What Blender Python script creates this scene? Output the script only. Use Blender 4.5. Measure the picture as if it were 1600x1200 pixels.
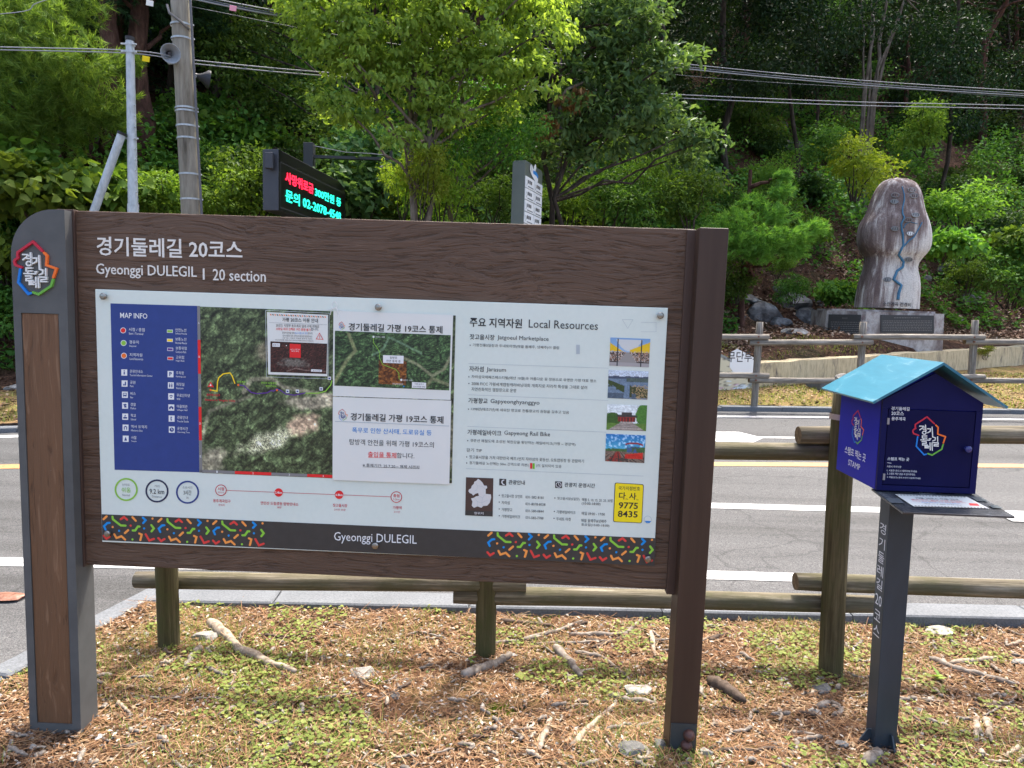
import bpy, math, random
import numpy as np
from mathutils import Vector, Matrix

for _o in list(bpy.data.objects):
    bpy.data.objects.remove(_o)
SC = bpy.context.scene
COL = SC.collection
rad = math.radians

# ------------------------------------------------------------------ camera
F = 1110.0; CH = 1.55; PITCH = rad(6.0); ROLL = rad(1.9)
cam = bpy.data.cameras.new('camera')
camo = bpy.data.objects.new('camera', cam); COL.objects.link(camo)
CM = Matrix.Rotation(math.pi / 2 - PITCH, 3, 'X') @ Matrix.Rotation(ROLL, 3, 'Z')
camo.matrix_world = Matrix.Translation((0, 0, CH)) @ CM.to_4x4()
cam.sensor_width = 36.0; cam.lens = 36.0 * F / 1600.0
cam.clip_start = 0.05; cam.clip_end = 500
SC.camera = camo
# ------------------------------------------------------------------ sky and sun
SUN_EL = rad(63); SUN_AZ = rad(20)          # azimuth from +Y towards +X
w = bpy.data.worlds.new('World'); SC.world = w; w.use_nodes = True
nt = w.node_tree; nt.nodes.clear()
sky = nt.nodes.new('ShaderNodeTexSky'); sky.sky_type = 'NISHITA'; sky.sun_disc = False
sky.sun_elevation = SUN_EL; sky.sun_rotation = SUN_AZ; sky.dust_density = 5.0; sky.air_density = .8; sky.ozone_density = .3
bg = nt.nodes.new('ShaderNodeBackground'); bg.inputs[1].default_value = 0.15
wo = nt.nodes.new('ShaderNodeOutputWorld')
nt.links.new(sky.outputs[0], bg.inputs[0]); nt.links.new(bg.outputs[0], wo.inputs[0])
sl = bpy.data.lights.new('sun', 'SUN'); sl.energy = 2.0; sl.angle = rad(1.2); sl.color = (1.0, 0.95, 0.86)
so = bpy.data.objects.new('sun', sl); COL.objects.link(so)
sd = Vector((math.sin(SUN_AZ) * math.cos(SUN_EL), math.cos(SUN_AZ) * math.cos(SUN_EL), math.sin(SUN_EL)))
so.rotation_euler = sd.to_track_quat('Z', 'Y').to_euler(); so.location = sd * 60
SC.view_settings.view_transform = 'Standard'; SC.view_settings.look = 'None'
SC.view_settings.exposure = 2.03; SC.view_settings.gamma = 1.0; SC.view_settings.use_curve_mapping = False
SC.cycles.max_bounces = 8; SC.cycles.transparent_max_bounces = 8
SC.cycles.use_denoising = True

# ------------------------------------------------------------------ measuring helpers (pixel of the survey photo -> real point)
def ray(x, y):
    return CM @ Vector(((x - 800) / F, -(y - 600) / F, -1.0))
def atY(x, y, Y):
    d = ray(x, y); return Vector((0, 0, CH)) + d * (Y / d.y)
def atZ(x, y, z):
    d = ray(x, y); return Vector((0, 0, CH)) + d * ((z - CH) / d.z)

# ------------------------------------------------------------------ noise in numpy
def _hash(ix, iy, s):
    n = (ix * 374761393 + iy * 668265263 + s * 1442695041) & 0x7fffffff
    n = ((n ^ (n >> 13)) * 1274126177) & 0x7fffffff
    return ((n ^ (n >> 16)) & 0xffff) / 65535.0
def vnoise(x, y, s=0):
    x = np.asarray(x, float); y = np.asarray(y, float)
    ix = np.floor(x).astype(np.int64); iy = np.floor(y).astype(np.int64)
    fx = x - ix; fy = y - iy; fx = fx * fx * (3 - 2 * fx); fy = fy * fy * (3 - 2 * fy)
    a = _hash(ix, iy, s); b = _hash(ix + 1, iy, s); c = _hash(ix, iy + 1, s); d = _hash(ix + 1, iy + 1, s)
    return (a * (1 - fx) + b * fx) * (1 - fy) + (c * (1 - fx) + d * fx) * fy
def fbm(x, y, o=4, s=0):
    t = 0; a = .5; x = np.asarray(x, float); y = np.asarray(y, float)
    for i in range(o):
        t = t + a * vnoise(x, y, s + i * 7); x = x * 2.03 + 5.1; y = y * 2.03 + 3.7; a *= .5
    return t / (1 - .5 ** o)
def lin(c):
    c = np.asarray(c, float) / 255.0
    return np.where(c <= .04045, c / 12.92, ((c + .055) / 1.055) ** 2.4)
def L3(r, g, b, k=1.0):
    v = lin((r, g, b)) * k
    return (float(v[0]), float(v[1]), float(v[2]))

# ------------------------------------------------------------------ materials
def new_mat(name):
    m = bpy.data.materials.new(name); m.use_nodes = True
    return m, m.node_tree, m.node_tree.nodes['Principled BSDF']
def N(nt, typ, **kw):
    n = nt.nodes.new(typ)
    for k, v in kw.items():
        if isinstance(k, str) and hasattr(n, k): setattr(n, k, v)
    return n
def ramp(nt, src, stops):
    r = nt.nodes.new('ShaderNodeValToRGB')
    el = r.color_ramp.elements
    while len(el) < len(stops): el.new(0.5)
    for e, (p, c) in zip(el, stops):
        e.position = p; e.color = (*c, 1)
    nt.links.new(src, r.inputs[0]); return r.outputs[0]
def noise(nt, vec, scale, detail=5, rough=.55, dist=0.0):
    n = nt.nodes.new('ShaderNodeTexNoise'); n.inputs['Scale'].default_value = scale
    n.inputs['Detail'].default_value = detail; n.inputs['Roughness'].default_value = rough
    n.inputs['Distortion'].default_value = dist
    nt.links.new(vec, n.inputs['Vector']); return n.outputs['Fac']
def coords(nt, kind='Object', scale=(1, 1, 1), loc=(0, 0, 0)):
    tc = nt.nodes.new('ShaderNodeTexCoord'); mp = nt.nodes.new('ShaderNodeMapping')
    mp.inputs['Scale'].default_value = scale; mp.inputs['Location'].default_value = loc
    nt.links.new(tc.outputs[kind], mp.inputs['Vector']); return mp.outputs[0]
def mixc(nt, fac, a, b, mode='MIX'):
    m = nt.nodes.new('ShaderNodeMix'); m.data_type = 'RGBA'; m.blend_type = mode
    if isinstance(fac, (int, float)): m.inputs[0].default_value = fac
    else: nt.links.new(fac, m.inputs[0])
    for s, v in ((6, a), (7, b)):
        if isinstance(v, tuple): m.inputs[s].default_value = (*v, 1)
        else: nt.links.new(v, m.inputs[s])
    return m.outputs[2]
def bump(nt, b, h, strength=.4, dist=.01):
    n = nt.nodes.new('ShaderNodeBump'); n.inputs['Strength'].default_value = strength
    n.inputs['Distance'].default_value = dist
    nt.links.new(h, n.inputs['Height']); nt.links.new(n.outputs[0], b.inputs['Normal'])
def flat(name, c, rough=.5, spec=.3, metal=0.0, var=.0, vs=30, bmp=0.0):
    m, nt, b = new_mat(name)
    b.inputs['Roughness'].default_value = rough; b.inputs['Metallic'].default_value = metal
    b.inputs['Specular IOR Level'].default_value = spec
    v = coords(nt); n = noise(nt, v, vs, 6)
    lo = tuple(x * (1 - var) for x in c); hi = tuple(min(1, x * (1 + var)) for x in c)
    nt.links.new(ramp(nt, n, [(.3, lo), (.7, hi)]), b.inputs['Base Color'])
    if bmp: bump(nt, b, n, bmp, .002)
    return m
def multi(name, stops, scale, stretch=(1, 1, 1), rough=.8, spec=.2, bmp=.4, bd=.01, detail=8, dist=.3, fine=None, nrough=.6, kind='Object'):
    m, nt, b = new_mat(name)
    b.inputs['Roughness'].default_value = rough; b.inputs['Specular IOR Level'].default_value = spec
    v = coords(nt, kind, stretch); n = noise(nt, v, scale, detail, nrough, dist)
    c = ramp(nt, n, stops)
    if fine:
        n2 = noise(nt, v, fine[0], 4)
        c = mixc(nt, fine[1], c, ramp(nt, n2, [(.3, (0.35, .35, .35)), (.7, (1.0, 1.0, 1.0))]), 'MULTIPLY')
    nt.links.new(c, b.inputs['Base Color'])
    bump(nt, b, n, bmp, bd)
    return m
def leafmat(name, a, b_, c, trans=.35, rough=.45):
    """three greens picked per leaf, with a slow drift through the crown"""
    m, nt, p = new_mat(name)
    geo = nt.nodes.new('ShaderNodeNewGeometry'); v = coords(nt, 'Object')
    n = noise(nt, v, 1.6, 3)
    mx = nt.nodes.new('ShaderNodeMath'); mx.operation = 'MULTIPLY_ADD'
    nt.links.new(geo.outputs['Random Per Island'], mx.inputs[0]); mx.inputs[1].default_value = .55
    nm = nt.nodes.new('ShaderNodeMath'); nm.operation = 'MULTIPLY'; nt.links.new(n, nm.inputs[0]); nm.inputs[1].default_value = .5
    nt.links.new(nm.outputs[0], mx.inputs[2])
    col = ramp(nt, mx.outputs[0], [(.12, a), (.5, b_), (.9, c)])
    oi = nt.nodes.new('ShaderNodeObjectInfo'); hs = nt.nodes.new('ShaderNodeHueSaturation')
    mr = nt.nodes.new('ShaderNodeMapRange'); mr.inputs[3].default_value = .75; mr.inputs[4].default_value = 1.5
    nt.links.new(oi.outputs['Random'], mr.inputs[0]); nt.links.new(mr.outputs[0], hs.inputs['Value'])
    mr2 = nt.nodes.new('ShaderNodeMapRange'); mr2.inputs[3].default_value = .48; mr2.inputs[4].default_value = .53
    nt.links.new(oi.outputs['Random'], mr2.inputs[0]); nt.links.new(mr2.outputs[0], hs.inputs['Hue'])
    nt.links.new(col, hs.inputs['Color'])
    p.inputs['Roughness'].default_value = rough + .12; p.inputs['Specular IOR Level'].default_value = .12
    nt.links.new(hs.outputs[0], p.inputs['Base Color'])
    tr = nt.nodes.new('ShaderNodeBsdfTranslucent')
    tc = mixc(nt, 1.0, hs.outputs[0], (1.25, 1.2, .5), 'MULTIPLY'); nt.links.new(tc, tr.inputs[0])
    ms = nt.nodes.new('ShaderNodeMixShader'); ms.inputs[0].default_value = trans
    nt.links.new(p.outputs[0], ms.inputs[1]); nt.links.new(tr.outputs[0], ms.inputs[2])
    out = nt.nodes['Material Output']; nt.links.new(ms.outputs[0], out.inputs[0])
    return m
def islandmat(name, stops, rough=.8):
    m, nt, p = new_mat(name)
    geo = nt.nodes.new('ShaderNodeNewGeometry')
    stops = [(a, tuple(.76 * x for x in c)) for a, c in stops]
    nt.links.new(ramp(nt, geo.outputs['Random Per Island'], stops), p.inputs['Base Color'])
    p.inputs['Roughness'].default_value = rough; p.inputs['Specular IOR Level'].default_value = .2
    return m
def vcolmat(name, rough=.45, spec=.3):
    m, nt, p = new_mat(name)
    a = nt.nodes.new('ShaderNodeAttribute'); a.attribute_name = 'ink'
    nt.links.new(a.outputs['Color'], p.inputs['Base Color'])
    p.inputs['Roughness'].default_value = rough; p.inputs['Specular IOR Level'].default_value = spec
    return m

# ------------------------------------------------------------------ objects
def tag(o, label=None, cat=None, group=None, kind=None):
    if label: o['label'] = label
    if cat: o['category'] = cat
    if group: o['group'] = group
    if kind: o['kind'] = kind
    return o
def link(o, parent=None):
    COL.objects.link(o)
    if parent is not None: o.parent = parent
    return o
def thing(name, label, cat, loc=(0, 0, 0), rz=0, group=None):
    o = bpy.data.objects.new(name, None); o.empty_display_size = .1
    o.location = loc; o.rotation_euler = (0, 0, rz); link(o)
    o['_m'] = [v for r in (Matrix.Translation(loc) @ Matrix.Rotation(rz, 4, 'Z')) for v in r]
    return tag(o, label, cat, group)
def root_mat(o):
    if '_m' in o: v = list(o['_m']); return Matrix([v[0:4], v[4:8], v[8:12], v[12:16]])
    return (root_mat(o.parent) if o.parent else Matrix.Identity(4)) @ o.matrix_basis
def root_inv(root): return root_mat(root).inverted()
class MB:
    """collects shapes, then links them as ONE mesh object"""
    def __init__(s): s.v = []; s.f = []; s.m = []; s.cur = 0
    def add(s, vs, fs):
        o = len(s.v); s.v += [tuple(p) for p in vs]; s.f += [tuple(i + o for i in f) for f in fs]; s.m += [s.cur] * len(fs)
        return s
    def box(s, x0, y0, z0, x1, y1, z1, bev=0.0, M=None):
        if bev > 0:
            b = bev; vs = []; 
            for sx in (0, 1):
                for sy in (0, 1):
                    for sz in (0, 1):
                        X = (x0, x1)[sx]; Y = (y0, y1)[sy]; Z = (z0, z1)[sz]
                        ix = X + (b if sx == 0 else -b); iy = Y + (b if sy == 0 else -b); iz = Z + (b if sz == 0 else -b)
                        vs += [(X, iy, iz), (ix, Y, iz), (ix, iy, Z)]
            import itertools
            def c(sx, sy, sz, k): return (sx * 4 + sy * 2 + sz) * 3 + k
            fs = []
            for a in (0, 1):
                q = [c(a, 0, 0, 0), c(a, 1, 0, 0), c(a, 1, 1, 0), c(a, 0, 1, 0)]; fs.append(q if a else q[::-1])
                q = [c(0, a, 0, 1), c(1, a, 0, 1), c(1, a, 1, 1), c(0, a, 1, 1)]; fs.append(q[::-1] if a else q)
                q = [c(0, 0, a, 2), c(1, 0, a, 2), c(1, 1, a, 2), c(0, 1, a, 2)]; fs.append(q if a else q[::-1])
            for p in (0, 1):
                for q_ in (0, 1):
                    fs.append([c(p, q_, 0, 0), c(p, q_, 1, 0), c(p, q_, 1, 1), c(p, q_, 0, 1)])
                    fs.append([c(p, 0, q_, 0), c(p, 1, q_, 0), c(p, 1, q_, 2), c(p, 0, q_, 2)])
                    fs.append([c(0, p, q_, 1), c(1, p, q_, 1), c(1, p, q_, 2), c(0, p, q_, 2)])
            for sx in (0, 1):
                for sy in (0, 1):
                    for sz in (0, 1): fs.append([c(sx, sy, sz, 0), c(sx, sy, sz, 1), c(sx, sy, sz, 2)])
        else:
            vs = [(x, y, z) for x in (x0, x1) for y in (y0, y1) for z in (z0, z1)]
            fs = [(0, 1, 3, 2), (4, 6, 7, 5), (0, 4, 5, 1), (2, 3, 7, 6), (0, 2, 6, 4), (1, 5, 7, 3)]
        if M is not None: vs = [M @ Vector(p) for p in vs]
        return s.add(vs, fs)
    def tube(s, pts, r, n=8, cap=True):
        pts = [Vector(p) for p in pts]; m = len(pts)
        rs = [r] * m if isinstance(r, (int, float)) else list(r)
        vs = []; fs = []; up = None
        for i, p in enumerate(pts):
            d = (pts[min(i + 1, m - 1)] - pts[max(i - 1, 0)]).normalized()
            if up is None:
                up = d.orthogonal().normalized()
            up = (up - d * up.dot(d)); up = up.normalized() if up.length > 1e-6 else d.orthogonal().normalized()
            q = d.cross(up)
            for k in range(n):
                a = 2 * math.pi * k / n
                vs.append(p + (up * math.cos(a) + q * math.sin(a)) * rs[i])
        for i in range(m - 1):
            for k in range(n):
                a = i * n + k; b = i * n + (k + 1) % n
                fs.append((a, b, b + n, a + n))
        if cap:
            fs.append(tuple(range(n))[::-1]); fs.append(tuple((m - 1) * n + k for k in range(n)))
        return s.add(vs, fs)
    def prism(s, poly, fn, a, b):
        """poly of 2D points, fn(u,v,d)->3D, extruded from depth a to b"""
        n = len(poly)
        vs = [fn(u, v, a) for u, v in poly] + [fn(u, v, b) for u, v in poly]
        fs = [tuple(range(n)), tuple(range(2 * n - 1, n - 1, -1))] + [(i, i + n, (i + 1) % n + n, (i + 1) % n) for i in range(n)]
        return s.add(vs, fs)
    def build(s, name, mats, parent=None, world=False, smooth=False, bevel=0.0):
        me = bpy.data.meshes.new(name)
        vs = s.v
        if world and parent is not None:
            Mi = root_inv(parent); vs = [tuple(Mi @ Vector(p)) for p in vs]
        me.from_pydata(vs, [], s.f)
        if not isinstance(mats, (list, tuple)): mats = [mats]
        for m in mats: me.materials.append(m)
        if max(s.m, default=0) > 0: me.polygons.foreach_set('material_index', s.m)
        if smooth: me.polygons.foreach_set('use_smooth', [True] * len(s.f))
        me.validate(); me.update()
        o = bpy.data.objects.new(name, me); link(o, parent)
        if bevel:
            bv = o.modifiers.new('bevel', 'BEVEL'); bv.width = bevel; bv.segments = 2; bv.limit_method = 'ANGLE'; bv.angle_limit = rad(40)
        return o
def npmesh(name, V, Fq, mat, parent=None, smooth=False):
    """V (n,3), Fq (m,k) with k fixed"""
    me = bpy.data.meshes.new(name); V = np.asarray(V, np.float32); Fq = np.asarray(Fq, np.int32)
    me.vertices.add(len(V)); me.vertices.foreach_set('co', V.ravel())
    k = Fq.shape[1]; me.loops.add(Fq.size); me.loops.foreach_set('vertex_index', Fq.ravel())
    me.polygons.add(len(Fq)); me.polygons.foreach_set('loop_start', np.arange(0, Fq.size, k, dtype=np.int32))
    try: me.polygons.foreach_set('loop_total', np.full(len(Fq), k, np.int32))
    except Exception: pass
    if smooth: me.polygons.foreach_set('use_smooth', np.ones(len(Fq), bool))
    for m in (mat if isinstance(mat, (list, tuple)) else [mat]): me.materials.append(m)
    me.update(calc_edges=True)
    if name is None: return me
    o = bpy.data.objects.new(name, me); link(o, parent); return o
def copy_tree(o, parent=None):
    c = o.copy(); COL.objects.link(c)
    if parent is not None: c.parent = parent
    for ch in o.children: copy_tree(ch, c)
    return c

# ------------------------------------------------------------------ a flat face in the world: printing, lettering, pictures
class Face:
    """o: origin, ux: along, uz: up the face; off = metres in front"""
    def __init__(s, o, ux, uz):
        s.o = Vector(o); s.ux = Vector(ux).normalized(); s.uz = Vector(uz).normalized(); s.n = s.ux.cross(s.uz).normalized()
    def at(s, u, v, off=0.0): return s.o + s.ux * u + s.uz * v + s.n * off
    def px(s, x, y, off=0.0):
        d = ray(x, y); c = Vector((0, 0, CH)); o = s.o + s.n * off
        t = (o - c).dot(s.n) / d.dot(s.n); q = c + d * t - s.o
        return q.dot(s.ux), q.dot(s.uz)
class Print:
    """flat inks on a Face, gathered as one mesh with one material per ink; layers are 0.25 mm apart"""
    def __init__(s, face, base=.0008, z=None):
        s.f = face; s.b = base; s.mb = MB(); s.mats = []; s.z = z or (lambda x, y: (x, y)); s.local = None
    def _m(s, mat):
        if mat not in s.mats: s.mats.append(mat)
        s.mb.cur = s.mats.index(mat)
    def P(s, p, lay):
        if s.local: return s.local(*p)
        return s.f.px(*s.z(*p), s.b)
    def poly(s, pts, mat, lay=0):
        s._m(mat); off = s.b + lay * .00035
        q = [s.P(p, lay) for p in pts]
        s.mb.add([s.f.at(u, v, off) for u, v in q], [tuple(range(len(q)))])
    def disc(s, p, r, mat, lay=0, n=20, ry=None):
        ry = ry or r
        s.poly([(p[0] + r * math.cos(2 * math.pi * k / n), p[1] + ry * math.sin(2 * math.pi * k / n)) for k in range(n)], mat, lay)
    def ring(s, p, r, wd, mat, lay=0, n=28):
        pts = [(p[0] + r * math.cos(2 * math.pi * k / n), p[1] + r * math.sin(2 * math.pi * k / n)) for k in range(n + 1)]
        s.line(pts, wd, mat, lay, caps=False)
    def line(s, pts, wd, mat, lay=0, caps=True, thick=0.0):
        """a stroke with round joints, optionally raised"""
        s._m(mat); off = s.b + lay * .00035
        q = [Vector(s.P(p, lay)) for p in pts]
        e = (Vector(s.P((pts[0][0] + 1, pts[0][1]), lay)) - q[0]).length
        hw = wd * e / 2; left = []; right = []
        for i, p in enumerate(q):
            a = (p - q[i - 1]).normalized() if i else None
            b = (q[i + 1] - p).normalized() if i < len(q) - 1 else None
            if a is None: t = b; k = 1
            elif b is None: t = a; k = 1
            else:
                t = (a + b); t = t.normalized() if t.length > 1e-6 else a
                k = min(1.6, 1 / max(.3, abs(t.dot(b))))
            nn = Vector((-t.y, t.x)) * hw * k
            left.append(p + nn); right.append(p - nn)
        out = list(left)
        if caps:
            t = (q[-1] - q[-2]).normalized(); n_ = Vector((-t.y, t.x))
            out += [q[-1] + (n_ * math.cos(a) + t * math.sin(a)) * hw for a in (math.pi / 4, math.pi / 2, 3 * math.pi / 4)]
        out += right[::-1]
        if caps:
            t = (q[1] - q[0]).normalized(); n_ = Vector((-t.y, t.x))
            out += [q[0] + (-n_ * math.cos(a) - t * math.sin(a)) * hw for a in (math.pi / 4, math.pi / 2, 3 * math.pi / 4)]
        n = len(out)
        if thick:
            vs = [s.f.at(u, v, off) for u, v in out] + [s.f.at(u, v, off + thick) for u, v in out]
            # strip faces for the top so that concave outlines stay clean
            fs = [(i, (i + 1) % n, (i + 1) % n + n, i + n) for i in range(n)]
            m = len(q)
            R = lambda i: n - 1 - (3 if caps else 0) - i
            for i in range(m - 1): fs.append((n + i, n + i + 1, n + R(i + 1), n + R(i)))
            if caps:
                fs.append(tuple(n + j for j in range(m - 1, m + 4)) )
                fs.append(tuple([n + n - 4, n + n - 3, n + n - 2, n + n - 1, n + 0]))
            s.mb.add(vs, fs)
        else:
            m = len(q); R = lambda i: n - 1 - (3 if caps else 0) - i
            fs = [(i, i + 1, R(i + 1), R(i)) for i in range(m - 1)]
            if caps:
                fs.append(tuple(range(m - 1, m + 4))); fs.append((n - 4, n - 3, n - 2, n - 1, 0))
            s.mb.add([s.f.at(u, v, off) for u, v in out], fs)
    def text(s, st, x0, y0, x1, mat, h=None, lay=2, bold=0.0, thick=0.0, vert=False):
        """bottom-left corner at (x0,y0), stretched to end at x1; h = height"""
        a = s.P((x0, y0), lay); b = s.P((x1, y0 + (x1 - x0) * .035 * (0 if s.local else 1)), lay)
        wd = b[0] - a[0]
        sc = abs(wd) / max(1e-6, abs(x1 - x0))
        s._m(mat)
        TXT.append((s, s.mb.cur, st, a, wd, h * sc if h else None, s.b + lay * .00035, bold, thick))
    def build(s, name, parent, world=True):
        PRINTS.append((s, name, parent, world))
TXT = []; PRINTS = []
def finish_prints():
    """all lettering is set in a few text blocks (one line per string), then cut up and laid on its face"""
    from collections import defaultdict
    grp = defaultdict(list)
    for t in TXT: grp[(t[7], bool(t[8]))].append(t)
    for (bold, th), items in grp.items():
        cu = bpy.data.curves.new('lettering', 'FONT'); cu.body = '\n'.join(t[2] for t in items); cu.size = 1; cu.resolution_u = 2
        cu.offset = bold; cu.extrude = .02 if th else 0; cu.space_line = 3
        o = bpy.data.objects.new('lettering', cu); COL.objects.link(o)
        bpy.context.view_layer.update()
        ev = o.evaluated_get(bpy.context.evaluated_depsgraph_get()); me = ev.to_mesh()
        n = len(me.vertices); co = np.empty(n * 3, np.float32); me.vertices.foreach_get('co', co); co = co.reshape(-1, 3)
        ys = co[:, 1]
        # pitch of the lines from the first and last one
        pitch = 3.0
        line = np.clip(np.floor((-ys + .95) / pitch + .35).astype(int), 0, len(items) - 1)
        faces = [tuple(p.vertices) for p in me.polygons]; per = defaultdict(list)
        for f in faces: per[int(line[f[0]])].append(f)
        for k, (s, mi, st, a, wd, h, off, b_, thick) in enumerate(items):
            fs = per.get(k)
            if not fs: print('no glyphs for', st); continue
            ids = sorted({i for f in fs for i in f}); mp = {i: j for j, i in enumerate(ids)}; c = co[ids]
            mn = c.min(0); mx = c.max(0); sx = wd / max(1e-6, mx[0] - mn[0]); sy = (h / max(1e-6, mx[1] - mn[1])) if h else sx
            if mx[1] - mn[1] > 1.6: print('line mixup', st, mn, mx)
            vs = [s.f.at(a[0] + (x - mn[0]) * sx, a[1] + (y - mn[1]) * sy, off + (thick * (z + .02) / .04 if thick else 0)) for x, y, z in c]
            s.mb.cur = mi; s.mb.add(vs, [tuple(mp[i] for i in f) for f in fs])
        ev.to_mesh_clear(); bpy.data.objects.remove(o); bpy.data.curves.remove(cu)
    for s, name, parent, world in PRINTS:
        s.mb.build(name, s.mats, parent, world=world)
def picture(name, face, quad, W, H, fn, mat, parent, off=.0012):
    """a printed picture: a fine grid whose ink is a colour attribute; fn(u,v)-> rgb 0..255, u right, v down"""
    q = [face.px(x, y, off) for x, y in quad]
    u, v = np.meshgrid(np.linspace(0, 1, W), np.linspace(0, 1, H))
    P2 = [(1 - u) * (1 - v) * q[0][k] + u * (1 - v) * q[1][k] + u * v * q[2][k] + (1 - u) * v * q[3][k] for k in (0, 1)]
    o = np.array(face.at(0, 0, off)); ux = np.array(face.ux); uz = np.array(face.uz)
    V = o + P2[0][..., None] * ux + P2[1][..., None] * uz
    V = V.reshape(-1, 3)
    Mi = np.array(root_inv(parent)); V = V @ Mi[:3, :3].T + Mi[:3, 3]
    i = np.arange(W * H).reshape(H, W)
    Fq = np.stack([i[:-1, :-1], i[1:, :-1], i[1:, 1:], i[:-1, 1:]], -1).reshape(-1, 4)
    ob = npmesh(name, V, Fq, mat, parent)
    rgb = lin(np.clip(fn(u, v), 0, 255)).reshape(-1, 3)
    at = ob.data.color_attributes.new('ink', 'FLOAT_COLOR', 'POINT')
    at.data.foreach_set('color', np.concatenate([rgb, np.ones((len(rgb), 1))], 1).astype(np.float32).ravel())
    return ob
# ================================================================== THE SETTING
def road_z(y): return -.08 + .045 * (max(3.0, min(y, 12)) - 3.65)
def road_zn(y): return -.08 + .045 * (np.clip(y, 3.0, 12) - 3.65)
YK = [(-60, -6), (-30, -1), (-12, 4.6), (-8, 6.2), (-5.2, 7.38), (-1, 8.9), (3.0, 10.03), (7.5, 10.6), (14, 10.9), (60, 9)]
def yk(x): return np.interp(x, [p[0] for p in YK], [p[1] for p in YK])
TOE = [(-60, 0), (-30, 3), (-12, 8.2), (-7, 9.5), (-4, 11.2), (-1, 12.4), (3, 13.4), (5, 14.7), (8, 16.4), (12, 18), (20, 20.5), (40, 27), (60, 34)]
WALL0 = (3.2, 11.3); WALL1 = (13.0, 16.75)
def terr(x, y):
    x = np.asarray(x, float); y = np.asarray(y, float)
    k = yk(x); zk = road_zn(k) + .06
    toe = np.interp(x, [p[0] for p in TOE], [p[1] for p in TOE])
    zb = zk + (np.minimum(y, toe) - k) * .08
    wy = WALL0[1] + (x - WALL0[0]) * (WALL1[1] - WALL0[1]) / (WALL1[0] - WALL0[0])
    st = np.clip((y - wy - .05) / .25, 0, 1) * np.clip((x - 2.6) / .5, 0, 1)
    zb = zb + .40 * st + .10 * np.clip((y - wy - .3) / 1.2, 0, 1) * np.clip((x - 2.6) / .5, 0, 1)
    zb = zb + .20 * np.exp(-((x - 7.1) / 2.3) ** 4) * np.clip((y - wy - .15) / .7, 0, 1)
    t = np.maximum(0, y - toe)
    rise = np.where(t < 3.2, .95 * t, 3.04 + .70 * (t - 3.2))
    rise = np.where(t > 45, 3.04 + .70 * 41.8 + .1 * (t - 45), rise)
    soft = np.clip(t / 2, 0, 1)
    z = zb + rise * (t / (t + .25)) + soft * ((fbm(x * .35, y * .35, 4, 3) - .5) * 1.6 + (fbm(x * 1.3, y * 1.3, 4, 9) - .5) * .5)
    return z + (fbm(x * 3, y * 3, 3, 21) - .5) * .05
def T(x, y): return float(terr(x, y))
def hit(px_, py_, y0=8.0, y1=60):
    """where the sight line through a photo pixel meets the hillside"""
    d = ray(px_, py_); y = y0
    while y < y1:
        x = d.x / d.y * y; z = CH + d.z / d.y * y
        if T(x, y) >= z: return x, y, T(x, y)
        y += .15
    return None

M_soil = None
def soil_mat():
    m, nt, b = new_mat('hillside_soil'); b.inputs['Roughness'].default_value = .95; b.inputs['Specular IOR Level'].default_value = .1
    v = coords(nt); n1 = noise(nt, v, .9, 6); n2 = noise(nt, v, 14, 8, .7); n3 = noise(nt, v, 60, 4, .7)
    c1 = ramp(nt, n1, [(.35, (.065, .036, .025)), (.5, (.12, .066, .043)), (.62, (.06, .052, .027)), (.75, (.20, .125, .09))])
    c2 = ramp(nt, n2, [(.35, (.35, .32, .3)), (.55, (1, 1, 1)), (.7, (1.9, 1.7, 1.4))])
    c = mixc(nt, 1.0, c1, c2, 'MULTIPLY'); c = mixc(nt, .6, c, ramp(nt, n3, [(.35, (.4, .4, .4)), (.65, (1.4, 1.35, 1.3))]), 'MULTIPLY')
    nt.links.new(c, b.inputs['Base Color']); bump(nt, b, n2, .9, .06); return m
def lawn_mat():
    m, nt, b = new_mat('dry_grass_verge'); b.inputs['Roughness'].default_value = .95; b.inputs['Specular IOR Level'].default_value = .1
    v = coords(nt, scale=(1, 1.0, 1)); n1 = noise(nt, v, 1.3, 6, .65); n2 = noise(nt, v, 25, 6, .75)
    c1 = ramp(nt, n1, [(.3, (.19, .11, .058)), (.45, (.23, .15, .075)), (.56, (.17, .14, .048)), (.70, (.28, .185, .115))])
    c = mixc(nt, .9, c1, ramp(nt, n2, [(.35, (.45, .42, .38)), (.5, (1, 1, 1)), (.68, (1.5, 1.45, 1.2))]), 'MULTIPLY')
    nt.links.new(c, b.inputs['Base Color']); bump(nt, b, n2, .8, .03); return m
M_soil = soil_mat(); M_lawn = lawn_mat()

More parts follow.
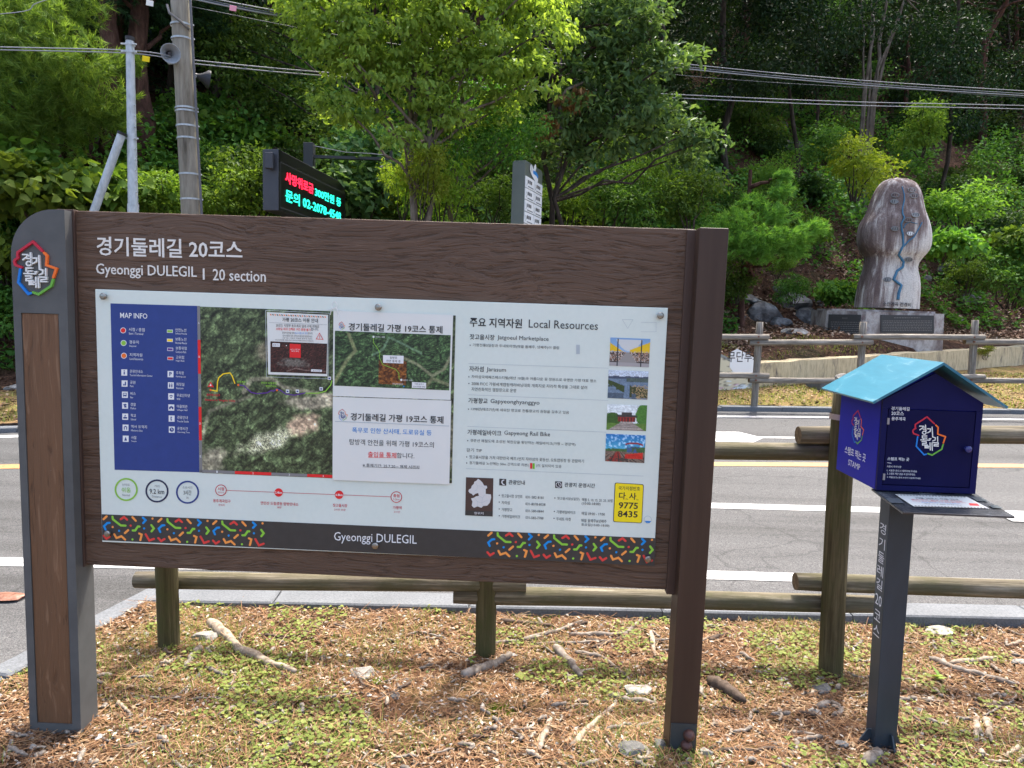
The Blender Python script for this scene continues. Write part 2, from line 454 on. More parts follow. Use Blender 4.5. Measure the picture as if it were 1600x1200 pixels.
def asphalt_mat():
    m, nt, b = new_mat('worn_asphalt'); b.inputs['Roughness'].default_value = .85; b.inputs['Specular IOR Level'].default_value = .25
    v = coords(nt); big = noise(nt, coords(nt, scale=(.10, 1.5, 1)), 1.5, 6, .62); gr = noise(nt, v, 130, 3, .8); g2 = noise(nt, v, 45, 4, .8)
    c = ramp(nt, big, [(.34, (.056, .056, .055)), (.50, (.086, .086, .086)), (.6, (.093, .093, .093)), (.72, (.118, .118, .117))])
    c = mixc(nt, 1, c, ramp(nt, gr, [(.32, (.35, .35, .36)), (.5, (1, 1, 1)), (.68, (1.75, 1.72, 1.68))]), 'MULTIPLY')
    c = mixc(nt, .6, c, ramp(nt, g2, [(.35, (.6, .6, .6)), (.6, (1.1, 1.1, 1.1))]), 'MULTIPLY')
    # tar-filled cracks
    vo = nt.nodes.new('ShaderNodeTexVoronoi'); vo.feature = 'DISTANCE_TO_EDGE'; vo.inputs['Scale'].default_value = .55
    wv = nt.nodes.new('ShaderNodeMixRGB'); wv.blend_type = 'ADD'; wv.inputs[0].default_value = .35
    nz = nt.nodes.new('ShaderNodeTexNoise'); nz.inputs['Scale'].default_value = 3; nt.links.new(v, nz.inputs[0])
    nt.links.new(v, wv.inputs[1]); nt.links.new(nz.outputs['Color'], wv.inputs[2]); nt.links.new(wv.outputs[0], vo.inputs['Vector'])
    ck = ramp(nt, vo.outputs['Distance'], [(0.0, (.35, .35, .35)), (.003, (.5, .5, .5)), (.006, (1, 1, 1))])
    c = mixc(nt, .45, c, ck, 'MULTIPLY')
    nt.links.new(c, b.inputs['Base Color']); bump(nt, b, gr, .6, .006); return m
M_asph = asphalt_mat()
def paint_mat(name, c):
    m, nt, b = new_mat(name); b.inputs['Roughness'].default_value = .7
    v = coords(nt); n = noise(nt, v, 40, 6, .8); n2 = noise(nt, v, 5, 5, .7)
    cc = ramp(nt, n, [(.36, tuple(x * .4 for x in c)), (.46, c)])
    cc = mixc(nt, .5, cc, ramp(nt, n2, [(.35, (.7, .7, .7)), (.6, (1, 1, 1))]), 'MULTIPLY')
    nt.links.new(cc, b.inputs['Base Color']); bump(nt, b, n, .3, .004); return m
M_white = paint_mat('white_road_paint', (.44, .44, .43)); M_yell = paint_mat('yellow_road_paint', (.38, .21, .08))
M_gran = multi('grey_granite', [(.35, (.085, .091, .098)), (.5, (.145, .155, .165)), (.68, (.20, .212, .225))], 90, rough=.75, bmp=.25, bd=.003, fine=(3, .35), nrough=.8)
M_conc = multi('weathered_concrete', [(.3, (.12, .10, .08)), (.45, (.36, .31, .22)), (.6, (.50, .44, .31)), (.75, (.26, .22, .16))], 2.2, (1, 1, .6), rough=.9, bmp=.4, bd=.02, fine=(30, .5))

# one wide base sheet that reaches the horizon
g = MB(); g.add([(-250, -250, -.6), (250, -250, -.6), (250, 250, -.6), (-250, 250, -.6)], [(0, 1, 2, 3)])
tag(g.build('ground', M_soil), kind='structure')
# hillside and far verge
xs = np.concatenate([np.linspace(-60, -16, 60), np.linspace(-15.8, 16, 240), np.linspace(16.3, 60, 60)])
tt = np.concatenate([np.linspace(0, 1, 110) ** 1.0 * 12, np.linspace(12.15, 60, 150)])
Xg, Tg = np.meshgrid(xs, tt)
Yg = yk(Xg) + .14 + Tg
Zg = terr(Xg, Yg)
tg_ = np.interp(Xg, [p[0] for p in TOE], [p[1] for p in TOE])
i = np.arange(Xg.size).reshape(Xg.shape)
Fq = np.stack([i[:-1, :-1], i[:-1, 1:], i[1:, 1:], i[1:, :-1]], -1)
cx = (Yg - tg_)[:-1, :-1] + (fbm(Xg * 1.2, Yg * 1.2, 3, 5)[:-1, :-1] - .5) * 2.4
wyg = (WALL0[1] + (Xg - WALL0[0]) * .556)[:-1, :-1]
isl = (cx < -.3) & ~((Yg[:-1, :-1] > wyg - .1) & (Xg[:-1, :-1] > 2.6))
hv = npmesh('hillside', np.stack([Xg, Yg, Zg], -1).reshape(-1, 3), Fq.reshape(-1, 4), [M_soil, M_lawn], None, True)
hv.data.polygons.foreach_set('material_index', isl.ravel().astype(np.int32)); tag(hv, kind='structure')
# road sheet (carriageway and the side road on the left)
xs = np.linspace(-60, 60, 121); ys = np.concatenate([np.linspace(-40, 2.8, 12), np.linspace(3, 12.5, 30)])
Xr, Yr = np.meshgrid(xs, ys); Yr = np.minimum(Yr, yk(Xr) + .05)
i = np.arange(Xr.size).reshape(Xr.shape)
rd = npmesh('road', np.stack([Xr, Yr, road_zn(Yr)], -1).reshape(-1, 3), np.stack([i[:-1, :-1], i[:-1, 1:], i[1:, 1:], i[1:, :-1]], -1).reshape(-1, 4), M_asph)
tag(rd, kind='structure')
def stripe(name, pts, w0, mat, lift=.004, label=None):
    mb = MB(); vs = []; n = 0
    P = [Vector((p[0], p[1], 0)) for p in pts]; Q = []
    for a, b in zip(P, P[1:]):
        k = max(1, int((b - a).length / .5))
        Q += [a.lerp(b, j / k) for j in range(k)]
    Q.append(P[-1])
    for j, p in enumerate(Q):
        d = (Q[min(j + 1, len(Q) - 1)] - Q[max(0, j - 1)]).normalized(); q = Vector((-d.y, d.x, 0)) * w0 / 2
        for s_ in (-1, 1):
            r = p + q * s_; vs.append((r.x, r.y, road_z(r.y) + lift))
    mb.add(vs, [(2 * j, 2 * j + 2, 2 * j + 3, 2 * j + 1) for j in range(len(Q) - 1)])
    o = mb.build(name, mat, rd)
    if label: tag(o, label)
    return o
stripe('lane_line', [(-30, 1.2), (-12, 3.1), (-3, 4.12), (1.35, 4.27), (3.2, 4.29), (14, 4.3), (40, 3)], .13, M_white, label='broad white edge line nearest the camera')
stripe('lane_line', [(-1.2, 5.55), (1.75, 5.665), (4.2, 5.72), (14, 5.7)], .14, M_white)
stripe('lane_line', [(4.0, 5.60), (4.9, 5.62), (6.0, 5.62)], .2, M_white, .008)
stripe('lane_line', [(-30, -2.5), (-12, 3.6), (-4.4, 6.11), (2.15, 7.02), (5.35, 7.36), (14, 7.6), (40, 6.4)], .15, M_yell, label='orange yellow centre line')
stripe('lane_line', [(2.7, 8.32), (4.6, 8.5)], .09, M_white)
mk = MB(); 
for q in ([(2.1, 8.02), (2.8, 8.06), (3.0, 8.32), (2.8, 8.62), (2.0, 8.52)],):
    mk.add([(x, y, road_z(y) + .004) for x, y in q], [tuple(range(5))])
mk.build('road_arrow', M_white, rd)
stripe('lane_line', [(-30, -1.6), (-12, 4.2), (-5.15, 7.18), (-1, 8.62), (2.9, 9.6), (7.3, 10.16), (14, 10.4), (40, 9.2)], .12, M_white)

# kerbs, stone by stone
def kerb(pts, wd, h, step, side=1, label=None):
    root = tag(bpy.data.objects.new('kerb', None), kind='structure'); link(root); root['_m'] = [v for r in Matrix.Identity(4) for v in r]
    P = [Vector((p[0], p[1], 0)) for p in pts]
    for a, b in zip(P, P[1:]):
        Ln = (b - a).length; k = max(1, round(Ln / step)); d = (b - a).normalized(); q = Vector((-d.y, d.x, 0)) * side
        for j in range(k):
            s0 = a + d * (Ln * j / k + .004); s1 = a + d * (Ln * (j + 1) / k - .004)
            z = h(s0.y) + random.uniform(-.003, .003)
            mb = MB(); vs = []
            for zz, ins in ((z - .25, 0), (z - .008, 0), (z, .008)):
                for r in (s0 + d * ins + q * ins, s1 - d * ins + q * ins, s1 - d * ins + q * (wd - ins), s0 + d * ins + q * (wd - ins)): vs.append((r.x, r.y, zz))
            fs = [(l * 4 + c, l * 4 + (c + 1) % 4, l * 4 + 4 + (c + 1) % 4, l * 4 + 4 + c) for l in (0, 1) for c in range(4)] + [(8, 9, 10, 11)]
            if side < 0: fs = [f[::-1] for f in fs]
            mb.add(vs, fs).build('kerb_stone', M_gran, root)
    return root
random.seed(4)
KO = [(-3.3, -1.5), (-2.1, 2.70), (-1.977, 3.30), (-1.86, 3.59)]
kerb([(-4.2, -5), (-2.09, 2.72), (-1.98, 3.28), (-1.885, 3.6)][1:] and [(-3.4, -2.0), (-2.09, 2.72), (-1.885, 3.60)], .115, lambda y: .03, 1.0, -1)
kerb([(-1.885, 3.60), (-1.187, 3.636), (2.81, 3.76), (9, 3.95), (20, 4.0)], .17, lambda y: .03, 1.0, -1)
kerb([(x, float(yk(x))) for x in (-12, -8, -5.2, -1, 3, 7.5, 14)], .15, lambda y: road_z(y) + .07, 1.0, 1)

# near verge: the ground the signs stand in
def vz(x, y):
    x = np.asarray(x, float); y = np.asarray(y, float)
    return -.005 + (fbm(x * 2.2, y * 2.2, 3, 2) - .5) * .05 + (fbm(x * 14, y * 14, 3, 31) - .5) * .022 - .02 * np.clip(x / 2, -1, 1.5) + .07 * np.exp(-((x - .68) / .42) ** 2 - ((y - 2.22) / .28) ** 2)
def VZ(x, y): return float(vz(x, y))
def left_edge(y): return np.interp(y, [-2, 2.72, 3.6], [-3.29, -1.975, -1.80])
def back_edge(x): return np.interp(x, [-1.9, -1.187, 2.81, 9, 20], [3.445, 3.470, 3.593, 3.78, 3.83])
nu, nv = 520, 330
uu, vv = np.meshgrid(np.linspace(0, 1, nu), np.linspace(0, 1, nv))
yy = 1.2 + vv * 2.42; le = left_edge(yy); xx = le + uu * (4.4 - le)
yb = back_edge(xx) + .01; yy = 1.2 + vv * (yb - 1.2)
xx = left_edge(yy) + uu * (4.4 - left_edge(yy))
zz = vz(xx, yy)
i = np.arange(xx.size).reshape(xx.shape)
def verge_mat():
    m, nt, b = new_mat('littered_earth'); b.inputs['Roughness'].default_value = .95; b.inputs['Specular IOR Level'].default_value = .1
    v = coords(nt); n1 = noise(nt, v, 2.6, 5, .6); n2 = noise(nt, v, 26, 8, .75, .5); n3 = noise(nt, v, 150, 3, .8)
    c1 = ramp(nt, n1, [(.32, (.09, .055, .034)), (.46, (.165, .098, .06)), (.56, (.13, .105, .045)), (.7, (.25, .185, .125))])
    c2 = ramp(nt, n2, [(.32, (.28, .25, .22)), (.48, (.9, .85, .8)), (.66, (1.9, 1.6, 1.3))])
    c = mixc(nt, 1, c1, c2, 'MULTIPLY'); c = mixc(nt, .7, c, ramp(nt, n3, [(.35, (.5, .48, .45)), (.6, (1.2, 1.15, 1.1))]), 'MULTIPLY')
    nt.links.new(c, b.inputs['Base Color']); bump(nt, b, n2, 1.0, .02); return m
M_verge = verge_mat()
vg = npmesh('verge', np.stack([xx, yy, zz], -1).reshape(-1, 3), np.stack([i[:-1, :-1], i[:-1, 1:], i[1:, 1:], i[1:, :-1]], -1).reshape(-1, 4), M_verge, None, True)
tag(vg, kind='structure')
mb = MB()   # the rest of the verge, beside and behind the camera
mb.add([(-3.29, -2, 0), (20, -2, 0), (20, 1.205, 0), (-2.4, 1.205, 0)], [(0, 1, 2, 3)])
mb.add([(4.395, 1.2, -.02), (20, 1.2, -.02), (20, 3.84, -.02), (9, 3.78, -.02), (4.395, 3.65, -.02)], [(0, 1, 2, 3, 4)])
tag(mb.build('verge', M_verge), kind='structure')

# ------------------------------------------------------------------ log fences
def log_mat(name, a, b_, c, moss=None):
    m, nt, p = new_mat(name); p.inputs['Roughness'].default_value = .85; p.inputs['Specular IOR Level'].default_value = .15
    oi = nt.nodes.new('ShaderNodeObjectInfo')
    tc = nt.nodes.new('ShaderNodeTexCoord'); ad = nt.nodes.new('ShaderNodeVectorMath'); ad.operation = 'ADD'
    cb = nt.nodes.new('ShaderNodeCombineXYZ'); ml = nt.nodes.new('ShaderNodeMath'); ml.operation = 'MULTIPLY'; ml.inputs[1].default_value = 37
    nt.links.new(oi.outputs['Random'], ml.inputs[0]); nt.links.new(ml.outputs[0], cb.inputs[2])
    nt.links.new(tc.outputs['Object'], ad.inputs[0]); nt.links.new(cb.outputs[0], ad.inputs[1])
    def mapv(s):
        mp = nt.nodes.new('ShaderNodeMapping'); mp.inputs['Scale'].default_value = s; nt.links.new(ad.outputs[0], mp.inputs['Vector']); return mp.outputs[0]
    g1 = noise(nt, mapv((1, 1, .045)), 60, 7, .65); g2 = noise(nt, mapv((1, 1, .5)), 6, 6, .65)
    c1 = ramp(nt, g1, [(.3, a), (.5, b_), (.68, c)])
    if moss: c1 = mixc(nt, ramp(nt, g2, [(.42, (0, 0, 0)), (.6, (.85, .85, .85))]), c1, moss)
    c1 = mixc(nt, .6, c1, ramp(nt, g2, [(.3, (.45, .45, .45)), (.65, (1.2, 1.2, 1.2))]), 'MULTIPLY')
    nt.links.new(c1, p.inputs['Base Color']); bump(nt, p, g1, .8, .006); return m
M_log = log_mat('mossy_log', (.045, .036, .018), (.10, .080, .040), (.19, .155, .085), (.060, .062, .022))
M_logtop = log_mat('grey_log', (.10, .085, .07), (.22, .195, .16), (.36, .33, .28))
M_end = multi('log_end_grain', [(.3, (.05, .035, .02)), (.6, (.16, .11, .06))], 40, rough=.9)
def log_obj(name, p0, p1, r, mat, parent, taper=0.0, n=14):
    p0 = Vector(p0); p1 = Vector(p1); Ln = (p1 - p0).length; mb = MB(); m = max(6, int(Ln / .15)); vs = []
    sd_ = random.randint(0, 999)
    for i_ in range(m + 1):
        z = Ln * i_ / m; wob = (vnoise(z * 1.3, 0, sd_) - .5) * r * .15; wo2 = (vnoise(z * 1.1, 4, sd_) - .5) * r * .15
        for k in range(n):
            a = 2 * math.pi * k / n
            rr = r * (1 - taper * i_ / m) * (1 + (vnoise(z * 2.5 + k * .1, k * .8, sd_ + 1) - .5) * .07)
            if i_ in (0, m): rr *= .93
            vs.append((wob + rr * math.cos(a), wo2 + rr * math.sin(a), z + (.004 if i_ == 1 else 0)))
    fs = [(i_ * n + k, i_ * n + (k + 1) % n, (i_ + 1) * n + (k + 1) % n, (i_ + 1) * n + k) for i_ in range(m) for k in range(n)]
    mb.add(vs, fs); mb.cur = 1; b0 = len(mb.v)
    mb.f += [tuple(range(n))[::-1], tuple(m * n + k for k in range(n))]; mb.m += [1, 1]
    o = mb.build(name, [mat, M_end], parent, smooth=False)
    for p in o.data.polygons[:-2]: p.use_smooth = True
    q = (p1 - p0).to_track_quat('Z', 'X')
    M_ = Matrix.Translation(p0) @ q.to_matrix().to_4x4()
    o.matrix_local = root_inv(parent) @ M_ if parent is not None else M_
    return o
random.seed(11)
FY = 2.985
nf = thing('log_fence', 'near mossy round-log fence behind the notice board and stamp box', 'fence', (0, FY, 0))
def foot(px_, py_): v = atZ(px_, py_, 0.0); return v
def zat(py_, px_, Y): return atY(px_, py_, Y)
# posts
for (bx, by, tx, ty, d) in ((257, 1030, 253, 640, .092), (758, 1035, 765, 615, .092), (1305, 1065, 1322, 600, .100)):
    b0 = atZ(bx, by, -.02); b0.y += d / 2; t0 = atY(tx, ty, b0.y)
    dr = (t0 - b0).normalized()
    log_obj('post', b0 - dr * .25, t0, d / 2, M_log, nf)
log_obj('post', (2.95, 3.02, -.3), (2.95, 3.02, 1.22), .047, M_log, nf)
RY = 3.065
def rail(x0, y0, x1, y1, d, mat=M_log, Y=RY):
    a = atY(x0, y0, Y); b = atY(x1, y1, Y); return log_obj('rail', a, b, d / 2, mat, nf)
M_lograil = log_mat('mossy_rail', (.08, .066, .045), (.17, .145, .10), (.34, .30, .22), (.08, .076, .040))
rail(213, 906, 822, 912, .076, M_lograil, 3.07); rail(709, 928, 1368, 945, .082, M_lograil, 3.01 + .075); rail(1243, 909, 2050, 936, .082, M_lograil)
rail(213, 670, 822, 664, .080, M_lograil); rail(700, 700, 1372, 706, .078, M_lograil, 3.09); rail(1247, 679, 2050, 682, .082, M_lograil)
# small pale band nailed round the right-hand post
bd = MB(); c_ = atY(1319, 652, 2.96); bd.tube([(c_.x - .001, c_.y + .012, c_.z - .012), (c_.x, c_.y + .012, c_.z + .012)], .0525, 16, False)
bd.build('post_band', flat('faded_band', (.34, .26, .22)), nf, world=True)
def rock(r=(1, 1, 1), seed=0, sub=3, rough=.25, flatb=False, ang=2.0):
    import bmesh
    bm = bmesh.new(); bmesh.ops.create_icosphere(bm, subdivisions=sub, radius=1)
    rs = np.random.RandomState(seed); nrm = rs.randn(14, 3); nrm /= np.linalg.norm(nrm, axis=1)[:, None]; dd = rs.uniform(.55, .95, 14)
    vs = []
    for v in bm.verts:
        p = np.array(v.co)
        for n_, d_ in zip(nrm, dd):       # cut by random planes: angular stone
            t = p @ n_
            if t > d_: p = p - n_ * (t - d_)
        k = 1 + (fbm(p[0] * ang + seed, p[1] * ang + p[2] * 1.7, 3, seed) - .5) * rough
        vs.append((p[0] * k * r[0], p[1] * k * r[1], p[2] * k * r[2]))
    fs = [tuple(v.index for v in f.verts) for f in bm.faces]; bm.free()
    return vs, fs
M_pale = multi('pale_stone', [(.3, (.13, .125, .112)), (.5, (.25, .24, .215)), (.7, (.38, .37, .34))], 18, rough=.85, bmp=.5, bd=.004)
M_dark = multi('dark_wet_rock', [(.3, (.03, .03, .033)), (.48, (.10, .10, .105)), (.6, (.22, .225, .23)), (.72, (.40, .40, .40))], 3.5, rough=.55, spec=.4, bmp=.9, bd=.05, fine=(14, .6))
def stone(name, label, c, r, seed, mat, cat='stone', rz=0, group=None, flatshade=True):
    vs, fs = rock(r, seed)
    mb = MB(); mb.add(vs, fs); o = mb.build(name, mat); o.location = c; o.rotation_euler = (random.uniform(-.1, .1), random.uniform(-.1, .1), rz)
    return tag(o, label, cat, group)
tp = atY(1322, 597, 2.96)
stone('stone', 'lumpy grey stone balanced on top of the fence post behind the stamp box', (tp.x - .010, tp.y + .01, tp.z + .014), (.034, .03, .020), 3, M_pale)
stone('stone', 'smaller second stone lying against the lumpy stone on the fence post top', (tp.x + .032, tp.y + .012, tp.z + .020), (.022, .024, .018), 8, M_pale)

# far fence
ff = thing('log_fence', 'weathered grey round-log fence across the road with overlapping rails', 'fence', (5, 10.3, .2))
def ffpost(tx, ty, bx, by, Y):
    t0 = atY(tx, ty, Y); b0 = atY(bx, by, Y); return t0, b0
posts = []
for k, (tx, bx, Y, ty) in enumerate(((1014, 1008, 10.05, 500), (1187, 1178, 10.2, 503), (1349, 1341, 10.35, 503), (1524, 1514, 10.5, 500), (1712, 1704, 10.65, 498), (1900, 1892, 10.8, 496))):
    t0 = atY(tx, ty, Y); b0 = atY(bx, 640, Y)
    gz = T(b0.x, b0.y); log_obj('post', (b0.x, b0.y, gz - .2), t0, .05, M_logtop, ff); posts.append((t0, b0, gz))
M_rust = flat('rusty_bolt', (.16, .07, .04), .7)
for k in range(5):
    hi = k % 2 == 0
    for lv in (0, 1):
        # rails alternate high and low from bay to bay
        y_l = (530 if hi else 541) if lv == 0 else (585 if hi else 594)
        if k == 0: y_l += 1
        tl, tr = posts[k], posts[k + 1]
        Ya = tl[1].y - .085; Yb = tr[1].y - .085
        xa = (1014, 1187, 1349, 1524, 1712, 1900)[k]; xb = (1014, 1187, 1349, 1524, 1712, 1900)[k + 1]
        ys = [(527, 526), (535, 535), (526, 527), (534, 535), (527, 528)][k] if lv == 0 else [(586, 587), (594, 595), (588, 589), (594, 596), (589, 590)][k]
        log_obj('rail', atY(xa - 17, ys[0], Ya), atY(xb + 14, ys[1], Yb), .042, M_logtop, ff)
        for q_, xq in ((0, xa), (1, xb)):
            p = atY(xq - (2 if lv == 0 else 6), ys[q_], (Ya, Yb)[q_] - .043)
            b_ = MB(); b_.tube([(p.x, p.y + .01, p.z), (p.x, p.y - .014, p.z)], .014, 8); b_.build('bolt', M_rust, ff, world=True)

# ------------------------------------------------------------------ retaining wall, mural wall, slab
def wall_pt(t): return Vector((WALL0[0] + (WALL1[0] - WALL0[0]) * t, WALL0[1] + (WALL1[1] - WALL0[1]) * t, 0))
wd_ = (wall_pt(1) - wall_pt(0)).normalized(); wn_ = Vector((wd_.y, -wd_.x, 0))
rw = MB(); n = 60; vs = []
ra = .085
for i_ in range(n + 1):
    t = ra + (1 - ra) * i_ / n; p = wall_pt(t); z0 = T(*(p + wn_ * .3).xy)
    top = z0 + .42 + .02 * (float(vnoise(i_ * .4, 0, 4)) - .5)
    for q, z in ((p + wn_ * .06, z0 - .4), (p + wn_ * .03, top), (p - wn_ * .19, top + .01), (p - wn_ * .19, z0 - .4)): vs.append((q.x, q.y, z))
rw.add(vs, [(i_ * 4 + c, i_ * 4 + (c + 1) % 4, i_ * 4 + 4 + (c + 1) % 4, i_ * 4 + 4 + c) for i_ in range(n) for c in range(4)] + [(0, 3, 2, 1), (n * 4, n * 4 + 1, n * 4 + 2, n * 4 + 3)])
def wall_mat():
    m, nt, b = new_mat('stained_yellow_render'); b.inputs['Roughness'].default_value = .9
    n1 = noise(nt, coords(nt, scale=(1, 1, .35)), 3.5, 8, .7, .4); n2 = noise(nt, coords(nt, scale=(4, 4, .8)), 6, 6, .7)
    c = ramp(nt, n1, [(.33, (.12, .10, .08)), (.39, (.30, .25, .17)), (.45, (.52, .43, .26)), (.7, (.58, .48, .30))])
    c = mixc(nt, .7, c, ramp(nt, n2, [(.35, (.5, .48, .45)), (.55, (1, 1, 1))]), 'MULTIPLY')
    nt.links.new(c, b.inputs['Base Color']); bump(nt, b, n1, .4, .02); return m
tag(rw.build('retaining_wall', wall_mat()), 'low stained yellow concrete wall at the foot of the slope behind the far fence', 'wall')
M_mural = vcolmat('mural_paint', .8)
mroot_p = wall_pt(-.12); 
mw = thing('mural_wall', 'end stretch of wall with sloping top painted with a white bubble and Korean letters', 'wall', tuple(wall_pt(0.03)))
a0 = wall_pt(-.35) + wn_ * .05; a1 = wall_pt(.083) + wn_ * .05
z0 = T(*(a1 + wn_ * .3).xy) - .3
def mpt(u, v, d):
    p = a0 + (a1 - a0) * u - wn_ * d; return (p.x, p.y, v)
topz = z0 + .3 + .44
b_ = MB(); b_.prism([(0, z0), (1, z0), (1, topz), (.90, topz + .02), (.62, topz + .50), (0, topz + .52)], mpt, .0, .26)
b_.build('wall_body', M_conc, mw, world=True)
mface = Face(a0, (a1 - a0), (0, 0, 1))
Lm = (a1 - a0).length
def mural(u, v):
    base = np.stack([205 + 0 * u, 198 + 0 * u, 170 + 0 * u], -1)
    n1 = fbm(u * 14, v * 6, 4, 71)[..., None]; n2 = fbm(u * 9 + 4, v * 5, 3, 12)[..., None]; n3 = fbm(u * 50, v * 22, 3, 15)[..., None]
    c = np.where(n1 > .56, np.array([215, 225, 228.]), base); c = np.where(n2 > .62, np.array([200, 160, 175.]), c)
    c = np.where(n2 < .36, np.array([135, 140, 135.]), c); c = np.where(n3 > .63, c * .6, c)
    return c
u0, v0 = 0.0, z0 - a0.z
mq = []
# picture() wants photo pixels; here build the painted sheet directly
gu, gv = np.meshgrid(np.linspace(0, 1, 90), np.linspace(0, 1, 30))
tops = np.interp(gu, [0, .62, .90, 1], [topz + .515, topz + .495, topz + .015, topz - .005])
zz_ = z0 + .25 + (tops - z0 - .25) * gv
Pm = np.stack([a0.x + (a1.x - a0.x) * gu + wn_.x * .003, a0.y + (a1.y - a0.y) * gu + wn_.y * .003, zz_], -1).reshape(-1, 3) - np.array(wall_pt(.03))
i = np.arange(gu.size).reshape(gu.shape)
po = npmesh('painted_mural', Pm, np.stack([i[:-1, :-1], i[:-1, 1:], i[1:, 1:], i[1:, :-1]], -1).reshape(-1, 4), M_mural, mw)
rgb = lin(np.clip(mural(gu, gv), 0, 255)).reshape(-1, 3)
at_ = po.data.color_attributes.new('ink', 'FLOAT_COLOR', 'POINT'); at_.data.foreach_set('color', np.concatenate([rgb, np.ones((len(rgb), 1))], 1).astype(np.float32).ravel())
I_white = flat('white_ink', (.78, .79, .78), .5); I_black = flat('black_ink', (.025, .025, .028), .5); I_red = flat('red_ink', L3(205, 35, 45), .5)
I_or = flat('orange_ink', L3(240, 130, 50), .5); I_bl = flat('blue_ink', L3(20, 125, 205), .5); I_gr = flat('green_ink', L3(120, 190, 50), .5)
I_grey = flat('grey_ink', L3(120, 122, 122), .5); I_pink = flat('pink_ink', L3(225, 150, 165), .6)
pm = Print(mface, base=.006)
pm.poly([(1142, 550), (1152, 545), (1166, 552), (1180, 560), (1176, 582), (1164, 590), (1150, 586), (1140, 574)], I_white, 0)
pm.text('무단투기', 1136, 566, 1186, I_black, 12, 1, .01)
pm.build('lettering', mw)
# granite slab lying in front of the wall
sb = MB(); c_ = atY(1308, 583, 11.9); gz = T(c_.x, c_.y)
sb.box(-.42, -.22, -.05, .42, .22, .10, .01); o = sb.build('granite_slab', M_gran); o.location = (c_.x, c_.y, gz + .03); o.rotation_euler = (0, 0, .15)
tag(o, 'pale granite slab lying on the leaves in front of the yellow wall', 'slab')

# ------------------------------------------------------------------ monument
MY = 14.3
pc = atY(1415, 524, MY)
mon = thing('monument', 'tall hourglass-shaped standing stone with a painted blue river on an inscribed plinth', 'monument', (pc.x, MY, pc.z))
M_stone = None
def mon_mat():
    m, nt, b = new_mat('streaked_granite'); b.inputs['Roughness'].default_value = .95; b.inputs['Specular IOR Level'].default_value = .1
    n1 = noise(nt, coords(nt, scale=(1, 1, .07)), 9.5, 8, .72, .15); n2 = noise(nt, coords(nt), 40, 5, .8); n3 = noise(nt, coords(nt, scale=(1, 1, .6)), 1.1, 3, .6)
    ad = nt.nodes.new('ShaderNodeMath'); ad.operation = 'MULTIPLY_ADD'; nt.links.new(n3, ad.inputs[0]); ad.inputs[1].default_value = .9; nt.links.new(n1, ad.inputs[2])
    sp = nt.nodes.new('ShaderNodeSeparateXYZ'); nt.links.new(coords(nt), sp.inputs[0])
    # paler towards the lower right of the stone
    mr = nt.nodes.new('ShaderNodeMapRange'); nt.links.new(sp.outputs['X'], mr.inputs[0]); mr.inputs[1].default_value = -.7; mr.inputs[2].default_value = .7; mr.inputs[3].default_value = -.12; mr.inputs[4].default_value = .10
    m3 = nt.nodes.new('ShaderNodeMapRange'); nt.links.new(sp.outputs['Z'], m3.inputs[0]); m3.inputs[1].default_value = .5; m3.inputs[2].default_value = 3.2; m3.inputs[3].default_value = .08; m3.inputs[4].default_value = -.10
    a2 = nt.nodes.new('ShaderNodeMath'); nt.links.new(ad.outputs[0], a2.inputs[0]); nt.links.new(mr.outputs[0], a2.inputs[1])
    a3 = nt.nodes.new('ShaderNodeMath'); nt.links.new(a2.outputs[0], a3.inputs[0]); nt.links.new(m3.outputs[0], a3.inputs[1])
    c = ramp(nt, a3.outputs[0], [(.74, (.15, .112, .104)), (.85, (.24, .195, .18)), (.91, (.40, .36, .335)), (1.0, (.58, .555, .51))])
    r2 = ramp(nt, n2, [(.3, (.6, .6, .6)), (.6, (1.15, 1.15, 1.15))])
    nt.links.new(mixc(nt, .8, c, r2, 'MULTIPLY'), b.inputs['Base Color']); bump(nt, b, n2, .5, .02); return m
M_stone = mon_mat()
prof = [(88, 885, 925), (92, 862, 950), (100, 845, 968), (112, 833, 984), (130, 820, 995), (150, 810, 1003), (175, 799, 1008), (200, 790, 1011), (225, 782, 1014), (250, 774, 1020), (270, 764, 1026), (290, 750, 1033), (310, 741, 1039), (330, 735, 1043), (355, 731, 1046), (380, 730, 1046), (400, 733, 1043), (420, 740, 1035), (438, 752, 1022), (452, 762, 1010), (465, 766, 1000), (480, 765, 990), (500, 760, 984), (520, 756, 985), (550, 748, 991), (580, 739, 993), (620, 730, 992), (655, 724, 989), (695, 720, 987)]
SY = MY + .62
def spx(x, y): return 1100 + x / 3, 250 + y / 3
RG = []
for (y, l, r_) in prof:
    a = atY(*spx(l, y), SY); b = atY(*spx(r_, y), SY); RG.append(((a.x + b.x) / 2, (b.x - a.x) / 2, (a.z + b.z) / 2))
def stone_front(x, z):
    zs = [g_[2] for g_ in RG][::-1]; cxs = [g_[0] for g_ in RG][::-1]; hw = [g_[1] for g_ in RG][::-1]
    c = np.interp(z, zs, cxs); h = np.interp(z, zs, hw); t = min(.97, abs((x - c) / h))
    return SY - .52 * (min(1, h / .6)) * (1 - t ** 2.6) ** (1 / 2.6)
mb = MB(); n = 40; vs = []
for j, (cx_, hw, z) in enumerate(RG):
    dp = .52 * min(1, hw / .6)
    for k in range(n):
        a = 2 * math.pi * k / n; ca, sa = math.cos(a), math.sin(a)
        e = 2 / 2.6; X = cx_ + hw * math.copysign(abs(ca) ** e, ca); Yq = SY + dp * math.copysign(abs(sa) ** e, sa)
        w_ = (float(fbm(X * 2 + 9, z * 2 + Yq, 3, 6)) - .5) * .05
        vs.append((X, Yq + w_ * .3, z))
vs.append((RG[0][0], SY, RG[0][2] + .03))
